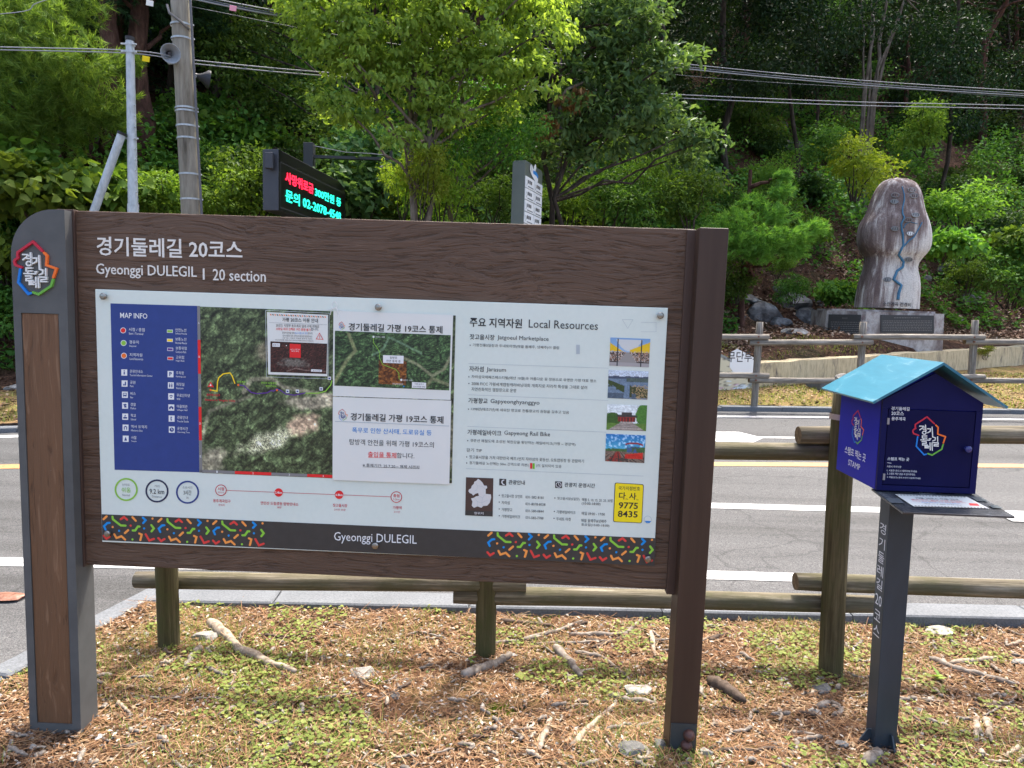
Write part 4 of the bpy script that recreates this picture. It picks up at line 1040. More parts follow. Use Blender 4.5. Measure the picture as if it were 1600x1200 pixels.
for (x0, x1, mt, a) in ((311.5, 367, I_lg, '1'), (367, 424, I_rd, '2'), (424, 480, I_lg, '3'), (480, 530, I_rd, '4')):
    yb = lambda x: 733.5 + (x - 311.5) * .0405
    mp.poly([(x0, yb(x0) + .2), (x1, yb(x1) + .2), (x1, yb(x1) + 4.8), (x0, yb(x0) + 4.8)], mt, 1); mp.text(a, (x0 + x1) / 2 - 1, yb((x0 + x1) / 2) + 4, (x0 + x1) / 2 + 1, I_white, 3.2, 2)
zz2 = lambda pts: [Z2(*p) for p in pts]
mp.line(zz2([(757, 597), (797, 605), (800, 545), (808, 520), (835, 497), (878, 490), (892, 510), (908, 555)]), 1.7, I_ry, 2)
mp.line(zz2([(930, 565), (965, 570), (985, 590), (1012, 613), (1045, 620), (1110, 615), (1135, 600), (1150, 605), (1172, 590), (1195, 600), (1225, 622), (1280, 630), (1350, 615)]), 1.6, I_pur, 2)
mp.line(zz2([(1350, 617), (1430, 617), (1475, 605), (1508, 565), (1514, 540)]), 1.6, I_lime, 2)
mp.poly(zz2([(758, 545), (778, 580), (738, 578)]), I_rd, 3); mp.poly(zz2([(758, 556), (764, 572), (750, 572)]), I_white, 4)
mp.disc(Z2(757, 597), 1.7, E_or, 3); mp.disc(Z2(930, 566), 1.7, E_or, 3); mp.disc(Z2(1172, 598), 1.7, E_or, 3)
tz(mp, Z2, '용추계곡입구', 732, 635, 816, I_tred, 16, 3, .02); tz(mp, Z2, 'Entrance to Yongchu Valley', 722, 668, 912, I_tred, 17, 3, .02)
tz(mp, Z2, '용추계곡', 922, 553, 975, I_lime, 14, 3, .02); tz(mp, Z2, '연인산 도립공원', 1072, 558, 1170, I_lime, 13, 3, .02); tz(mp, Z2, '탐방안내소', 1102, 578, 1170, I_lime, 12, 3, .02)
for (x, y) in ((1238, 605), (1300, 605), (1448, 590), (1499, 524)):
    a = Z2(x, y); mp.poly([(a[0] - 2.6, a[1] - 2.7), (a[0] + 2.6, a[1] - 2.5), (a[0] + 2.6, a[1] + 2.6), (a[0] - 2.6, a[1] + 2.4)], I_white, 3); mp.poly([(a[0] - 1.5, a[1] - 1), (a[0] + 1.5, a[1] - 1), (a[0] + 1.5, a[1] + 1.3), (a[0] - 1.5, a[1] + 1.3)], I_navy, 4)
mp.build('map_overlay', panel)
# --- lower left badges and the route line
lo = Print(BF)
for (x, y, mt, a, b_, c_, sz) in ((176, 138, I_lime, '난이도', '쉬움', 'Normal', 44), (324, 145, I_nv, '거리', '9.2 km', 'Distance', 70), (471, 151, I_navy, '소요시간', '3시간', '3h', 38)):
    p = Z7(x, y); lo.ring(p, 16.8, 2.6, mt, 1)
    tz(lo, Z7, a, x - 6 * len(a), y - 18, x + 6 * len(a), I_grey, 12); tz(lo, Z7, b_, x - sz / 2, y + 13, x + sz / 2, mt if mt is I_lime else I_dk, 24, 2, .005); tz(lo, Z7, c_, x - 2.9 * len(c_), y + 31, x + 2.9 * len(c_), I_grey, 10)
lo.line([Z7(632, 141), Z7(1475, 174)], .7, I_tred, 1)
for (x, y, big, t1, t2, n1, n2, w1, w2) in ((632, 141, 1, '시점', '현위치', '용추계곡입구', '현위치', 84, 30), (909, 152, 0, '2.4km', '', '연인산 도립공원 탐방안내소', '38분', 182, 22), (1200, 163, 0, '6.8km', '', '잣고을시장', '2시간 35분', 70, 56), (1475, 174, 1, '종점', '9.2km', '가평역', '3시간', 42, 30)):
    p = Z7(x, y)
    if big:
        lo.disc(p, 9, I_paper, 2); lo.ring(p, 8.3, 1.2, I_tred, 3); tz(lo, Z7, t1, x - 15, y + 1, x + 15, I_tred, 16, 3, .02); tz(lo, Z7, t2, x - 15, y + 15, x + 15, I_tred, 9, 3)
    else:
        lo.disc(p, 6.6, I_rd, 2); tz(lo, Z7, t1, x - 17, y + 5, x + 17, I_white, 11, 3, .02)
    tz(lo, Z7, n1, x - w1 / 2 + 4, y + 58, x + w1 / 2 + 4, I_tred, 16, 2, .01); tz(lo, Z7, n2, x - w2 / 2 + 3, y + 76, x + w2 / 2 + 3, I_tred, 10, 2)
lo.build('route_print', panel)
# --- bottom band and its coloured strokes
bd_ = Print(BF); bd_.poly([(159, 803.4), (1025, 841), (1022.6, 884.2), (160, 844.2)], I_dgrey, 0)
Z8 = lambda x, y: (160 + x / 5.714, 780 + y / 5.714)
PT = [(I_co, [(12, 178), (40, 152)]), (I_cg, [(92, 155), (95, 178), (165, 233), (208, 235)]), (I_cr, [(165, 178), (195, 158), (222, 182)]), (I_co, [(270, 160), (300, 192)]), (I_cy, [(363, 163), (388, 187), (365, 212)]), (I_co, [(449, 172)]),
      (I_cy, [(66, 210), (45, 212), (16, 240), (30, 270)]), (I_co, [(93, 247)]), (I_cy, [(151, 281)]), (I_co, [(202, 302), (232, 275)]), (I_cr, [(254, 235)]), (I_cg, [(272, 278), (295, 278), (318, 243), (333, 243)]), (I_cy, [(374, 260)]), (I_cg, [(438, 230), (461, 260), (440, 287)]),
      (I_co, [(108, 312), (127, 345), (172, 330), (205, 360)]), (I_cg, [(270, 358)]), (I_co, [(330, 305), (352, 315), (340, 365)]), (I_cr, [(388, 312), (420, 368), (462, 353)]), (I_cr, [(13, 325), (38, 352), (68, 333)])]
o1 = bpx(163.5, 809); 
for (sx, sy) in ((163.5, 809), (764.5, 834.5)):
    o2 = bpx(sx, sy); du = o2[0] - o1[0]; dv = o2[1] - o1[1]
    for rep in range(3):
        e1 = bpx(163.5 + 85.6 * rep, 809 + 3.72 * rep); ru = e1[0] - o1[0]; rv = e1[1] - o1[1]
        bd_.local = lambda x, y, a=du + ru, b=dv + rv: (lambda q: (q[0] + a, q[1] + b))(bpx(*Z8(x, y)))
        for mt, pts in PT:
            if len(pts) == 1: bd_.disc(pts[0], 10, mt, 1, 12)
            else: bd_.line(pts, 19, mt, 1)
bd_.local = None
bd_.text('Gyeonggi DULEGIL', 522, 848.5, 651, I_white, 18, 2, .0)
bd_.build('bottom_band_print', panel)
# --- right-hand column
rc_ = Print(BF)
tz(rc_, Z5, '주요 지역자원', 150, 180, 513, I_black, 66, 2, .015); tz(rc_, Z5, 'Local Resources', 560, 186, 1040, I_black, 56, 2, .0)
for (y, k, xk, e_, xe) in ((268, '잣고을시장', 323, 'Jatgoeul Marketplace', 698), (490, '자라섬', 247, 'Jarasum', 402), (710, '가평향교', 275, 'Gapyeonghyanggyo', 635), (930, '가평레일바이크', 370, 'Gapyeong Rail Bike', 708), (1048, '걷기 TIP', 235, '', 0)):
    x0 = {268: 150, 490: 147, 710: 141, 930: 135, 1048: 128}[y]
    tz(rc_, Z5, k, x0, y, xk, I_dk, 38 if e_ else 26, 2, .01 if e_ else 0)
    if e_: tz(rc_, Z5, e_, xk + 20, y + 8, xe, I_dk, 38 if 'y' in e_ or 'J' in e_ or 'g' in e_ else 32)
for (x, y, st, xe) in ((172, 320, '가평전통5일장과 두네토마켓(매월 둘째주, 넷째주)이 열림', 770), (163, 540, '자라섬국제째즈페스티벌(매년 10월)과 아름다운 꽃 정원으로 유명한 가평 대표 명소', 1030), (163, 586, '2008 FICC 가평세계캠핑캐러바닝대회 개최지로 지리적 특성을 그대로 살려', 965), (163, 625, '자연친화적인 캠핑장으로 운영', 472),
        (160, 764, '1398년(태조7년)에 세워진 향교로 전통향교의 원형을 갖추고 있음', 840), (155, 983, '경춘선 폐철도에 조성된 북한강을 횡단하는 레일바이크(가평 ~ 경강역)', 885), (148, 1096, '잣고을시장을 거쳐 대한민국 째즈1번지 자라섬의 꽃동산, 오토캠핑장 등 관람하기', 943), (148, 1138, '경기둘레길 노선에는 50m 간격으로 리본(', 560), (612, 1157, ')이 설치되어 있음', 787)):
    tz(rc_, Z5, st, x, y, xe, I_dk, 25)
    if y not in (625, 1157): rc_.disc(Z5(x - 18, y - 12), .9, I_dk, 2, 8)
a = Z5(577, 1146); rc_.poly([(a[0] - 1.6, a[1] - 4.5), (a[0] + 1.7, a[1] - 4.4), (a[0] + 1.7, a[1] + 4.5), (a[0] - 1.6, a[1] + 4.4)], I_rd, 2); a = (a[0] + 4, a[1] + .2); rc_.poly([(a[0] - 1.6, a[1] - 4.5), (a[0] + 1.7, a[1] - 4.4), (a[0] + 1.7, a[1] + 4.5), (a[0] - 1.6, a[1] + 4.4)], I_gr, 2)
for (x0, y0, x1, y1) in ((142, 435, 1115, 468), (138, 652, 1110, 692), (135, 872, 1100, 912), (125, 1165, 1358, 1217)):
    rc_.line([Z5(x0, y0), Z5(x1, y1)], .5, I_faint, 1, False)
# ghost marks of old stickers
rc_.line([Z5(1210, 130), Z5(1285, 130), Z5(1248, 192), Z5(1210, 130)], .5, I_faint, 1)
rc_.line([Z5(1340, 150), Z5(1445, 150), Z5(1445, 215), Z5(1340, 215)], .4, I_faint, 1)
rc_.poly([Z5(890, 305), Z5(915, 306), Z5(915, 370), Z5(890, 369)], I_faint, 1)
# inset map of the province
rc_.poly([Z6(125, 203), Z6(315, 210), Z6(310, 475), Z6(119, 467)], I_brn, 1)
rc_.poly([Z6(120, 432), Z6(311, 440), Z6(310, 475), Z6(119, 467)], I_dgrey, 2); tz(rc_, Z6, '현위치', 182, 460, 246, I_white, 18, 3)
I_shape = flat('province_white', (.66, .65, .62), .5)
rc_.poly([Z6(*p) for p in ((208, 213), (222, 222), (240, 240), (250, 260), (270, 262), (272, 278), (262, 285), (262, 318), (298, 322), (300, 345), (290, 380), (272, 400), (245, 402), (232, 415), (205, 405), (180, 415), (165, 400), (170, 372), (160, 350), (180, 345), (195, 335), (215, 332), (210, 312), (190, 318), (175, 330), (165, 318), (150, 312), (142, 300), (145, 288), (160, 280), (165, 262), (180, 248), (182, 235), (200, 225))], I_shape, 2)
for pts in ([(182, 300), (200, 290), (205, 262), (195, 245)], [(205, 262), (235, 265), (262, 285)], [(215, 332), (240, 345), (262, 318)], [(240, 345), (235, 380), (245, 402)], [(180, 345), (205, 372), (205, 405)], [(205, 372), (235, 380), (275, 360)]):
    rc_.line([Z6(*p) for p in pts], .35, I_faint, 3, False)
for (x, kd, t_, xe) in ((380, 'tel', '관광안내', 533), (768, 'clock', '관광지 운영시간', 1020)):
    y = 237 if kd == 'tel' else 255
    rc_.poly([Z6(x - 24, y - 24), Z6(x + 24, y - 22), Z6(x + 24, y + 24), Z6(x - 24, y + 22)], I_dgrey, 1)
    if kd == 'tel': rc_.line([Z6(388, 222), Z6(376, 228), Z6(374, 240), Z6(380, 250), Z6(390, 254)], 1.6, I_white, 2)
    else: rc_.ring(Z6(x, y), 3.9, .8, I_white, 2); rc_.line([Z6(x, y - 12), Z6(x, y), Z6(x + 8, y + 5)], .7, I_white, 2)
    tz(rc_, Z6, t_, x + 40, y + 15, xe, I_dk, 32, 2, .012)
for (y, k, xe, ph, xp) in ((343, '잣고을시장 상인회', 514, '031-582-8181', 664), (390, '자라섬', 428, '031-8078-8028', 676), (438, '가평향교', 446, '031-580-0844', 664), (485, '가평레일바이크', 500, '031-582-7788', 662)):
    tz(rc_, Z6, k, 372, y, xe, I_dk, 24); tz(rc_, Z6, ph, 538, y + 6, xp, I_dk, 18); rc_.disc(Z6(356, y - 15), .9, I_dk, 2, 8)
for (x, y, k, xe) in ((758, 362, '잣고을시장(5일장)', 912), (930, 370, '매월 5, 10, 15, 20, 25, 30일', 1142), (928, 398, '(10:00-18:00)', 1058), (754, 455, '가평레일바이크', 884), (928, 465, '매일 09:00 - 17:00', 1088), (752, 503, '두네토 마켓', 852), (925, 514, '매월 둘째주&넷째주', 1100), (925, 544, '토요일(10:00-18:00)', 1120)):
    tz(rc_, Z6, k, x, y, xe, I_dk, 24)
    if x < 800: rc_.disc(Z6(x - 16, y - 15), .9, I_dk, 2, 8)
def rrect(pr, c, mt, lay, r=10, Z=Z6):
    (x0, y0), (x1, y1), (x2, y2), (x3, y3) = c; out = []
    C_ = [Vector(p) for p in c]
    for i_ in range(4):
        p = C_[i_]; a_ = (C_[i_ - 1] - p).normalized() * r; b_ = (C_[(i_ + 1) % 4] - p).normalized() * r
        for k in range(5):
            t = k / 4; out.append(tuple(p + a_ * (1 - t) ** 2 + b_ * t ** 2))
    pr.poly([Z(*p) for p in out], mt, lay)
rrect(rc_, [(1158, 240), (1360, 252), (1347, 522), (1146, 513)], I_dgrey, 1, 14); rrect(rc_, [(1163, 244), (1355, 256), (1343, 518), (1151, 509)], I_yel, 2, 12)
tz(rc_, Z6, '국가지점번호', 1183, 291, 1332, I_dk, 28, 3, .01); tz(rc_, Z6, '다', 1186, 355, 1232, I_black, 50, 3, .02); tz(rc_, Z6, '사', 1256, 358, 1306, I_black, 50, 3, .02)
tz(rc_, Z6, 'Da', 1234, 358, 1250, I_black, 9, 3); tz(rc_, Z6, 'Sa', 1308, 362, 1322, I_black, 9, 3)
tz(rc_, Z6, '9775', 1184, 419, 1318, I_black, 46, 3, .018); tz(rc_, Z6, '8435', 1178, 478, 1316, I_black, 46, 3, .018)
rc_.disc(Z6(1387, 497), 6, I_faint, 1, 20); rc_.disc(Z6(1387, 497), 5.4, I_paper, 2, 20); rc_.poly([Z6(1366, 505), Z6(1410, 507), Z6(1400, 520), Z6(1376, 519)], I_sky, 3)
rc_.build('resources_print', panel)
# --- four photographs
def ss(a, b, x): t = np.clip((x - a) / (b - a), 0, 1); return t * t * (3 - 2 * t)
def comp(c, m_, col):
    m_ = np.clip(m_, 0, 1)[..., None]; return c * (1 - m_) + np.asarray(col, float) * m_
def ph1(u, v):
    c = np.stack([120 + 60 * v, 160 + 50 * v, 205 + 20 * v], -1); n = fbm(u * 40, v * 30, 3, 3); n2 = fbm(u * 90, v * 50, 2, 9)
    c = comp(c, (v < .12 + 1.1 * np.abs(u - .45) * 0 + .34 - .9 * (u - .48) ** 2 * 4) * (np.abs(u - .48) < .34) * (v > .06), (205, 208, 205))
    c = comp(c, (v > .18 + .9 * u) * (u < .33) * (v < .48) * 1.0, (225, 185, 25)); c = comp(c, (v > .72 - .6 * u) * (u > .5) * (v < .5), (228, 190, 30))
    c = comp(c, (v > .5) * 1.0, (70, 60, 55)); c = comp(c, (v > .48) * (n > .52) * (v < .8), (150, 110, 85)); c = comp(c, (v > .45) * (n2 > .6) * (v < .82), (200, 190, 180))
    c = comp(c, (v > .5) * (np.abs(u - .45) < .04 + (v - .5) * .55), (150, 145, 140)); c = comp(c, (v > .86) * 1.0, (165, 160, 158))
    c = comp(c, (np.abs(u - .2) < .012) * (v > .03), (45, 45, 48)); c = comp(c, (np.abs(u - .79) < .012) * (v > .05), (45, 45, 48)); return c
def ph2(u, v):
    n = fbm(u * 12, v * 10, 4, 5); n2 = fbm(u * 50, v * 50, 2, 6)
    c = np.stack([185 + 25 * n, 200 + 20 * n, 215 + 15 * n], -1); c = comp(c, v > .20 - .07 * fbm(u * 6, u * 0, 3, 2) + .04, (70, 80, 100)); c = comp(c, v > .30, (110, 130, 150))
    c = comp(c, (v > .26) * (v < .4) * (u > .45), (80, 95, 90)); c = comp(c, (v > .34 + .5 * u) * (v < .52 + .65 * u + (n - .5) * .3) * (u < .42), (60, 75, 40))
    c = comp(c, (v > .5) * (v > .30 + .35 * u + (n - .5) * .2) * (u > .55) * (v < .95), (65, 72, 42)); c = comp(c, (n2 > .58) * (v > .5) * (u > .6), (165, 140, 100)); c = comp(c, (v > .8) * (u < .7) * (np.abs(u - .5) > .1), (80, 95, 110))
    return c * (.75 + .5 * n2)[..., None]
def ph3(u, v):
    n = fbm(u * 30, v * 25, 3, 8); c = np.stack([222 + 0 * u, 232 + 0 * u, 232 + 0 * u], -1)
    c = comp(c, ((u - .13) ** 2 / .045 + (v - .62) ** 2 / .09 < .8 + n * .5) * 1.0, (60, 95, 40)); c = comp(c, ((u - .92) ** 2 / .035 + (v - .4) ** 2 / .2 < .8 + n * .5) * 1.0, (75, 125, 50))
    c = comp(c, (v > .72) * 1.0, (95, 130, 55)); c = comp(c, (v > .66) * (np.abs(u - .5) < .12 + (v - .66) * 1.0), np.array([168, 158, 148])); c = comp(c, (v > .70) * (np.abs(u - .5) < .12 + (v - .66)) * (np.sin(v * 110) > .5), (110, 100, 95))
    c = comp(c, (v > .46) * (v < .67) * (np.abs(u - .5) < .22), (150, 50, 45)); c = comp(c, (v > .50) * (v < .66) * (np.sin(u * 85) > .3) * (np.abs(u - .5) < .2), (70, 40, 40))
    c = comp(c, (v > .38 + .1 * np.abs(u - .5)) * (v < .48) * (np.abs(u - .5) < .26), (62, 60, 58)); c = comp(c, (v > .30) * (v < .40) * (np.abs(u - .5) < .13), (70, 66, 62)); return c * (.8 + .4 * n)[..., None]
def ph4(u, v):
    n = fbm(u * 20, v * 16, 4, 11); c = np.stack([40 + 80 * v, 120 + 110 * v, 190 + 40 * v], -1); c = comp(c, (n > .58) * (v < .5) * .6, (220, 230, 240))
    c = comp(c, (v > .5 - .3 * np.clip(u - .45, 0, .3) + .05 * n) * 1.0, (70, 105, 60)); c = comp(c, (v > .62) * 1.0, (130, 110, 95))
    c = comp(c, (v > .62) * (np.abs(u - .32 + (v - .62) * .2) < .03 + (v - .62) * .5), (150, 55, 48)); c = comp(c, (v > .6) * (np.sin((u - .3) / (v - .5) * 14) > .75), (60, 50, 48))
    c = comp(c, (v > .55) * (v < .86) * (u > .50) * (u < .95) * (v > .72 - .2 * (u - .5)), (205, 45, 35)); c = comp(c, (v > .42) * (v < .64) * (u > .55) * (u < .85) * (n > .45), (60, 90, 130))
    c = comp(c, (np.abs(v - .30 - (u - .72) ** 2 * 1.2) < .03) * (u > .5) * (u < .95), (150, 50, 60)); c = comp(c, (v > .8) * (n > .6), (70, 60, 55)); return c * (.8 + .4 * n)[..., None]
for nm, q, fn in (('photo_print', [(1128, 255), (1405, 265), (1395, 462), (1120, 450)], ph1), ('photo_print', [(1115, 480), (1393, 490), (1385, 687), (1108, 675)], ph2), ('photo_print', [(1106, 718), (1383, 726), (1375, 905), (1100, 895)], ph3), ('photo_print', [(1098, 923), (1373, 935), (1363, 1127), (1090, 1113)], ph4)):
    picture(nm, BF, [Z5(*p) for p in q], 70, 50, fn, M_pic, panel, .0012)
# --- stand-off bolts
M_bolt = flat('tarnished_steel', (.30, .29, .26), .32, .5, .9, .25, 60)
for (x, y) in ((161, 463), (591, 480), (1032, 493), (167.5, 834), (586, 853), (1013, 874)):
    u, v = bpx(x, y, .012); m = MB(); n = 16; vs = []
    for d, r_ in ((0, .0075), (.010, .0075), (.0102, .0112), (.014, .0112), (.0168, .0085), (.018, 0.0005)): vs += [(u + r_ * math.cos(2 * math.pi * k / n), -d, v + r_ * math.sin(2 * math.pi * k / n)) for k in range(n)]
    m.add(vs, [(j * n + (k + 1) % n, j * n + k, (j + 1) * n + k, (j + 1) * n + (k + 1) % n) for j in range(5) for k in range(n)])
    m.build('standoff_bolt', M_bolt, board, smooth=False)

# ------------------------------------------------------------------ taped and tied paper notices on the panel
I_sheet = flat('laminated_paper', (.73, .745, .695), .22, .5, var=.03, vs=4)
M_film = flat('clear_sleeve_edge', (.55, .60, .60), .2, .6)
def sheet(name, label, q, off, parts):
    c = BF.px(*q[0], off); rt = thing(name, label, 'notice', tuple(BF.at(*c, off)), PSI, 'paper notices fixed over the map')
    m_ = MB(); P_ = [BF.px(*p, off) for p in q]; nu_, nv_ = 10, 10; vs = []
    for j in range(nv_ + 1):
        for i_ in range(nu_ + 1):
            a_, b__ = i_ / nu_, j / nv_; w4 = ((1 - a_) * (1 - b__), a_ * (1 - b__), a_ * b__, (1 - a_) * b__)
            u_ = sum(w * p[0] for w, p in zip(w4, P_)); v_ = sum(w * p[1] for w, p in zip(w4, P_))
            vs.append(BF.at(u_, v_, off - .0002))
    m_.add(vs, [(j * 11 + i_, (j + 1) * 11 + i_, (j + 1) * 11 + i_ + 1, j * 11 + i_ + 1) for j in range(10) for i_ in range(10)])
    e_ = [BF.at(*p, off - .0002) for p in P_]; bk = [BF.at(*p, off - .0016) for p in P_]
    m_.add(e_ + bk, [(0, 1, 5, 4), (1, 2, 6, 5), (2, 3, 7, 6), (3, 0, 4, 7), (4, 5, 6, 7)])
    m_.build('sheet', I_sheet, rt, world=True); return rt
n2r = sheet('paper_notice', 'upper white sheet tied over the map with a satellite picture and closure heading', [(521, 485.5), (708, 492), (704, 625), (520, 618.7)], .0045, None)
p2 = Print(BF, .0049); tz(p2, Z3, '경기둘레길 가평 19코스 통제', 297, 375, 1275, I_black, 78, 2, .015)
q_ = [Z3(*p) for p in ((658, 632), (873, 640), (870, 720), (658, 712))]; p2.poly(q_, I_white, 5); tz(p2, Z3, '탐방로', 730, 672, 805, I_black, 27, 6); tz(p2, Z3, '전면 통제 중', 692, 706, 840, I_black, 27, 6)
p2.poly([Z3(*p) for p in ((960, 912), (1107, 920), (1105, 980), (958, 972))], I_white, 5); tz(p2, Z3, '가평 20코스', 985, 942, 1083, I_dk, 20, 6); tz(p2, Z3, '임시우회로 예정', 972, 968, 1095, I_dk, 18, 6)
p2.disc(Z3(559, 442), 1.6, I_white, 5, 12); p2.disc(Z3(848, 890), 1.8, I_white, 5, 12); p2.disc(Z3(873, 958), 1.2, I_sky, 5, 12)
tz(p2, Z3, '19코스 시점', 580, 450, 675, I_white, 17, 5); tz(p2, Z3, '20코스 시점', 866, 900, 962, I_white, 17, 5); tz(p2, Z3, '연인산도립공원', 755, 938, 865, I_white, 17, 5)
p2.line([Z3(*p) for p in ((559, 442), (556, 500), (600, 560), (625, 610), (620, 660), (655, 730), (720, 755), (790, 780), (822, 820), (825, 880), (848, 890))], .8, I_lime, 4)
p2.build('lettering', n2r)
def emb2(Z, x0, y0, k): return lambda x, y: bpx(*Z(x0 + (x - 4) * k, y0 + (y - 18) * k), .0049)
emblem(BF, emb2(Z3, 197, 285, .95), n2r, 0, 4, .0056, 'emblem_print', letters=I_navy)
def map19(u, v):
    g, r, n = sat(u, v, 2.0, 5); fine = fbm(u * 90, v * 50, 3, 92)[..., None]
    sp = np.abs(np.sin((fbm(u * 5, v * 4, 3, 14) * 22 + u * 9)))[..., None]
    g = g * np.array([.80, .92, .82]) * (.65 + .6 * sp) + np.array([0, 5, 6]) * n[..., None]
    g = comp(g, near_line(u, v, [(.0, .95), (.1, .55), (.18, .35), (.12, .05)], .03, 2) * .6, np.array([175, 170, 120])); g = comp(g, near_line(u, v, [(.55, .4), (.72, .55), (.85, .75), (.95, .62), (1, .4)], .025, 2) * .65, np.array([170, 165, 130]))
    g = comp(g, near_line(u, v, [(.8, .95), (.85, .8), (1, .9)], .03, 2) * .6, np.array([165, 160, 120])); g = comp(g, near_line(u, v, [(.33, .42), (.42, .3), (.47, .08), (.6, .2), (.75, .35)], .02, 2) * .5, np.array([150, 185, 150]))
    g = np.where((((u > .385) & (u < .625) & (v > .5) & (v < .93)))[..., None], g * np.array([1.5, .8, .6]) + np.array([28, 4, 0]), g)
    return g * (.75 + .5 * fine)
picture('satellite_print', BF, [Z3(155, 378), Z3(1362, 425), Z3(1345, 1000), Z3(150, 950)], 200, 100, map19, M_pic, n2r, .0049)
n3r = sheet('paper_notice', 'lower white sheet over the map with blue and red closure sentences, below the satellite notice', [(520, 620), (705, 626), (702, 757), (519.5, 750)], .0062, None)
p3 = Print(BF, .0066)
tz(p3, Z4, '경기둘레길 가평 19코스 통제', 318, 378, 1285, I_black, 78, 2, .015); tz(p3, Z4, '폭우로 인한 산사태, 도로유실 등', 335, 508, 1162, I_sky, 58, 2, .004)
tz(p3, Z4, '탐방객 안전을 위해 가평 19코스의', 307, 632, 1185, I_black, 62); tz(p3, Z4, '출입을 통제', 500, 762, 795, I_rd, 60, 2, .006); tz(p3, Z4, '합니다.', 800, 770, 982, I_black, 56)
tz(p3, Z4, '※ 통제기간: 25.7.20.~ 해제 시까지', 445, 862, 1033, I_black, 36)
p3.line([Z4(445, 862), Z4(1035, 881)], .45, I_black, 3, False); p3.line([Z4(500, 762), Z4(795, 768)], .5, I_rd, 3, False); p3.line([Z4(155, 388), Z4(1345, 438)], 1.0, I_faint, 1, False)
p3.build('lettering', n3r)
def emb3(x, y): return bpx(*Z4(190 + (x - 4) * 1.45, 262 + (y - 18) * 1.4), .0066)
emblem(BF, emb3, n3r, 0, 3, .0072, 'emblem_print', letters=I_navy)
n1r = sheet('paper_notice', 'small white notice with striped top edge, red warning triangle and dark map', [(417, 487.5), (512.5, 492), (511.5, 588), (419, 585)], .0035, None)
p1 = Print(BF, .0039)
for k in range(25): p1.poly([Z2(1126 + k * 14.2, 122 + k * .62), Z2(1133 + k * 14.2, 122.3 + k * .62), Z2(1138 + k * 14.2, 131 + k * .62), Z2(1131 + k * 14.2, 130.7 + k * .62)], I_brn if k % 2 else I_or, 1)
tz(p1, Z2, '가평 20코스 이용 안내', 1205, 170, 1427, I_black, 26, 2, .012); tz(p1, Z2, '20코스 시점부 용추계곡 일대 수해 피해로', 1165, 202, 1435, I_black, 19); tz(p1, Z2, '소망길 데크 산책로 구간 통행 불가', 1165, 223, 1382, I_rd, 17, 2, .01); tz(p1, Z2, '합니다.', 1384, 226, 1432, I_black, 17)
tz(p1, Z2, '탐방객 안전을 위해', 1205, 246, 1280, I_dk, 13); tz(p1, Z2, '임시 시점으로 운영', 1283, 248, 1362, I_sky, 13); tz(p1, Z2, '합니다.', 1365, 249, 1395, I_dk, 13); tz(p1, Z2, '임시시점의 위치: 연인산도립공원 탐방안내소', 1207, 264, 1392, I_dk, 13); tz(p1, Z2, '(경기도 가평군 가평읍 용추로 일원)', 1207, 277, 1392, I_dk, 9); tz(p1, Z2, '※ 임시우회로를 이용해 주시기 바라며 안전에 유의하시기 바랍니다.', 1160, 288, 1400, I_dk, 9)
p1.line([Z2(1122, 176), Z2(1485, 190)], .3, I_grey, 1, False)
p1.line([Z2(1437, 242), Z2(1459, 281), Z2(1417, 279), Z2(1437, 242), Z2(1459, 281)], .9, I_rd, 2); p1.line([Z2(1438, 257), Z2(1438, 269)], .8, I_rd, 2); p1.disc(Z2(1438, 274), .5, I_rd, 2, 8)
p1.poly([Z2(1252, 308), Z2(1321, 312), Z2(1321, 397), Z2(1251, 393)], I_rd, 5); tz(p1, Z2, '20코스 진행 방향', 1256, 347, 1316, I_white, 8, 6); tz(p1, Z2, '통행 제한', 1262, 358, 1310, I_white, 8, 6)
p1.poly([Z2(1144, 304), Z2(1191, 306), Z2(1190, 328), Z2(1143, 326)], I_white, 5); p1.poly([Z2(1386, 467), Z2(1453, 471), Z2(1452, 485), Z2(1385, 482)], I_white, 5); tz(p1, Z2, '임시시점', 1396, 480, 1442, I_black, 8, 6); tz(p1, Z2, '통제구간', 1148, 320, 1186, I_black, 9, 6)
p1.disc(Z2(1231, 320), .8, I_white, 5, 8); p1.build('lettering', n1r)
def map20(u, v):
    g, r, n = sat(u, v, 2.4, 9); g = g * np.array([1.15, .55, .7]) * .75; m_ = blob(u, v, .42, .68, .33, .2, .1, 12) * .8
    g = comp(g, m_, np.array([120, 118, 108])); g = comp(g, near_line(u, v, [(.3, .95), (.45, .85), (.6, .9), (1, .92)], .02, 1.8) * .7, np.array([150, 130, 120])); return g * (.6 + .8 * fbm(u * 60, v * 35, 3, 2))[..., None]
picture('dark_map_print', BF, [Z2(1130, 293), Z2(1485, 308), Z2(1480, 497), Z2(1130, 485)], 110, 64, map20, M_pic, n1r, .0039)
# clear sleeve round the small notice, white cable tie above
m = MB(); P_ = [BF.at(*BF.px(*p, .003), .003) for p in ((415, 485), (514.5, 489.5), (513, 592), (416.5, 589), (415, 485))]; m.tube(P_, .0009, 5); m.build('sleeve_edge', M_film, n1r, world=True)
tie = MB(); c = lambda x, y, o=.008: BF.at(*BF.px(x, y, o), o)
tie.tube([c(516, 492, .004), c(518, 482, .008), c(520, 473, .01), c(524, 471, .012), c(527, 476, .010), c(525, 483, .006)], .0012, 6)
tie.tube([c(520, 483), c(524, 480, .010), c(527, 484), c(530, 496, .005)], .0013, 6); tie.tube([c(511, 484, .003), c(522, 482, .009), c(538, 486, .003)], .0008, 5)
o = tie.build('cable_tie', I_white); tag(o, 'white plastic tie knotted at the top corner of the satellite notice', 'cable tie')
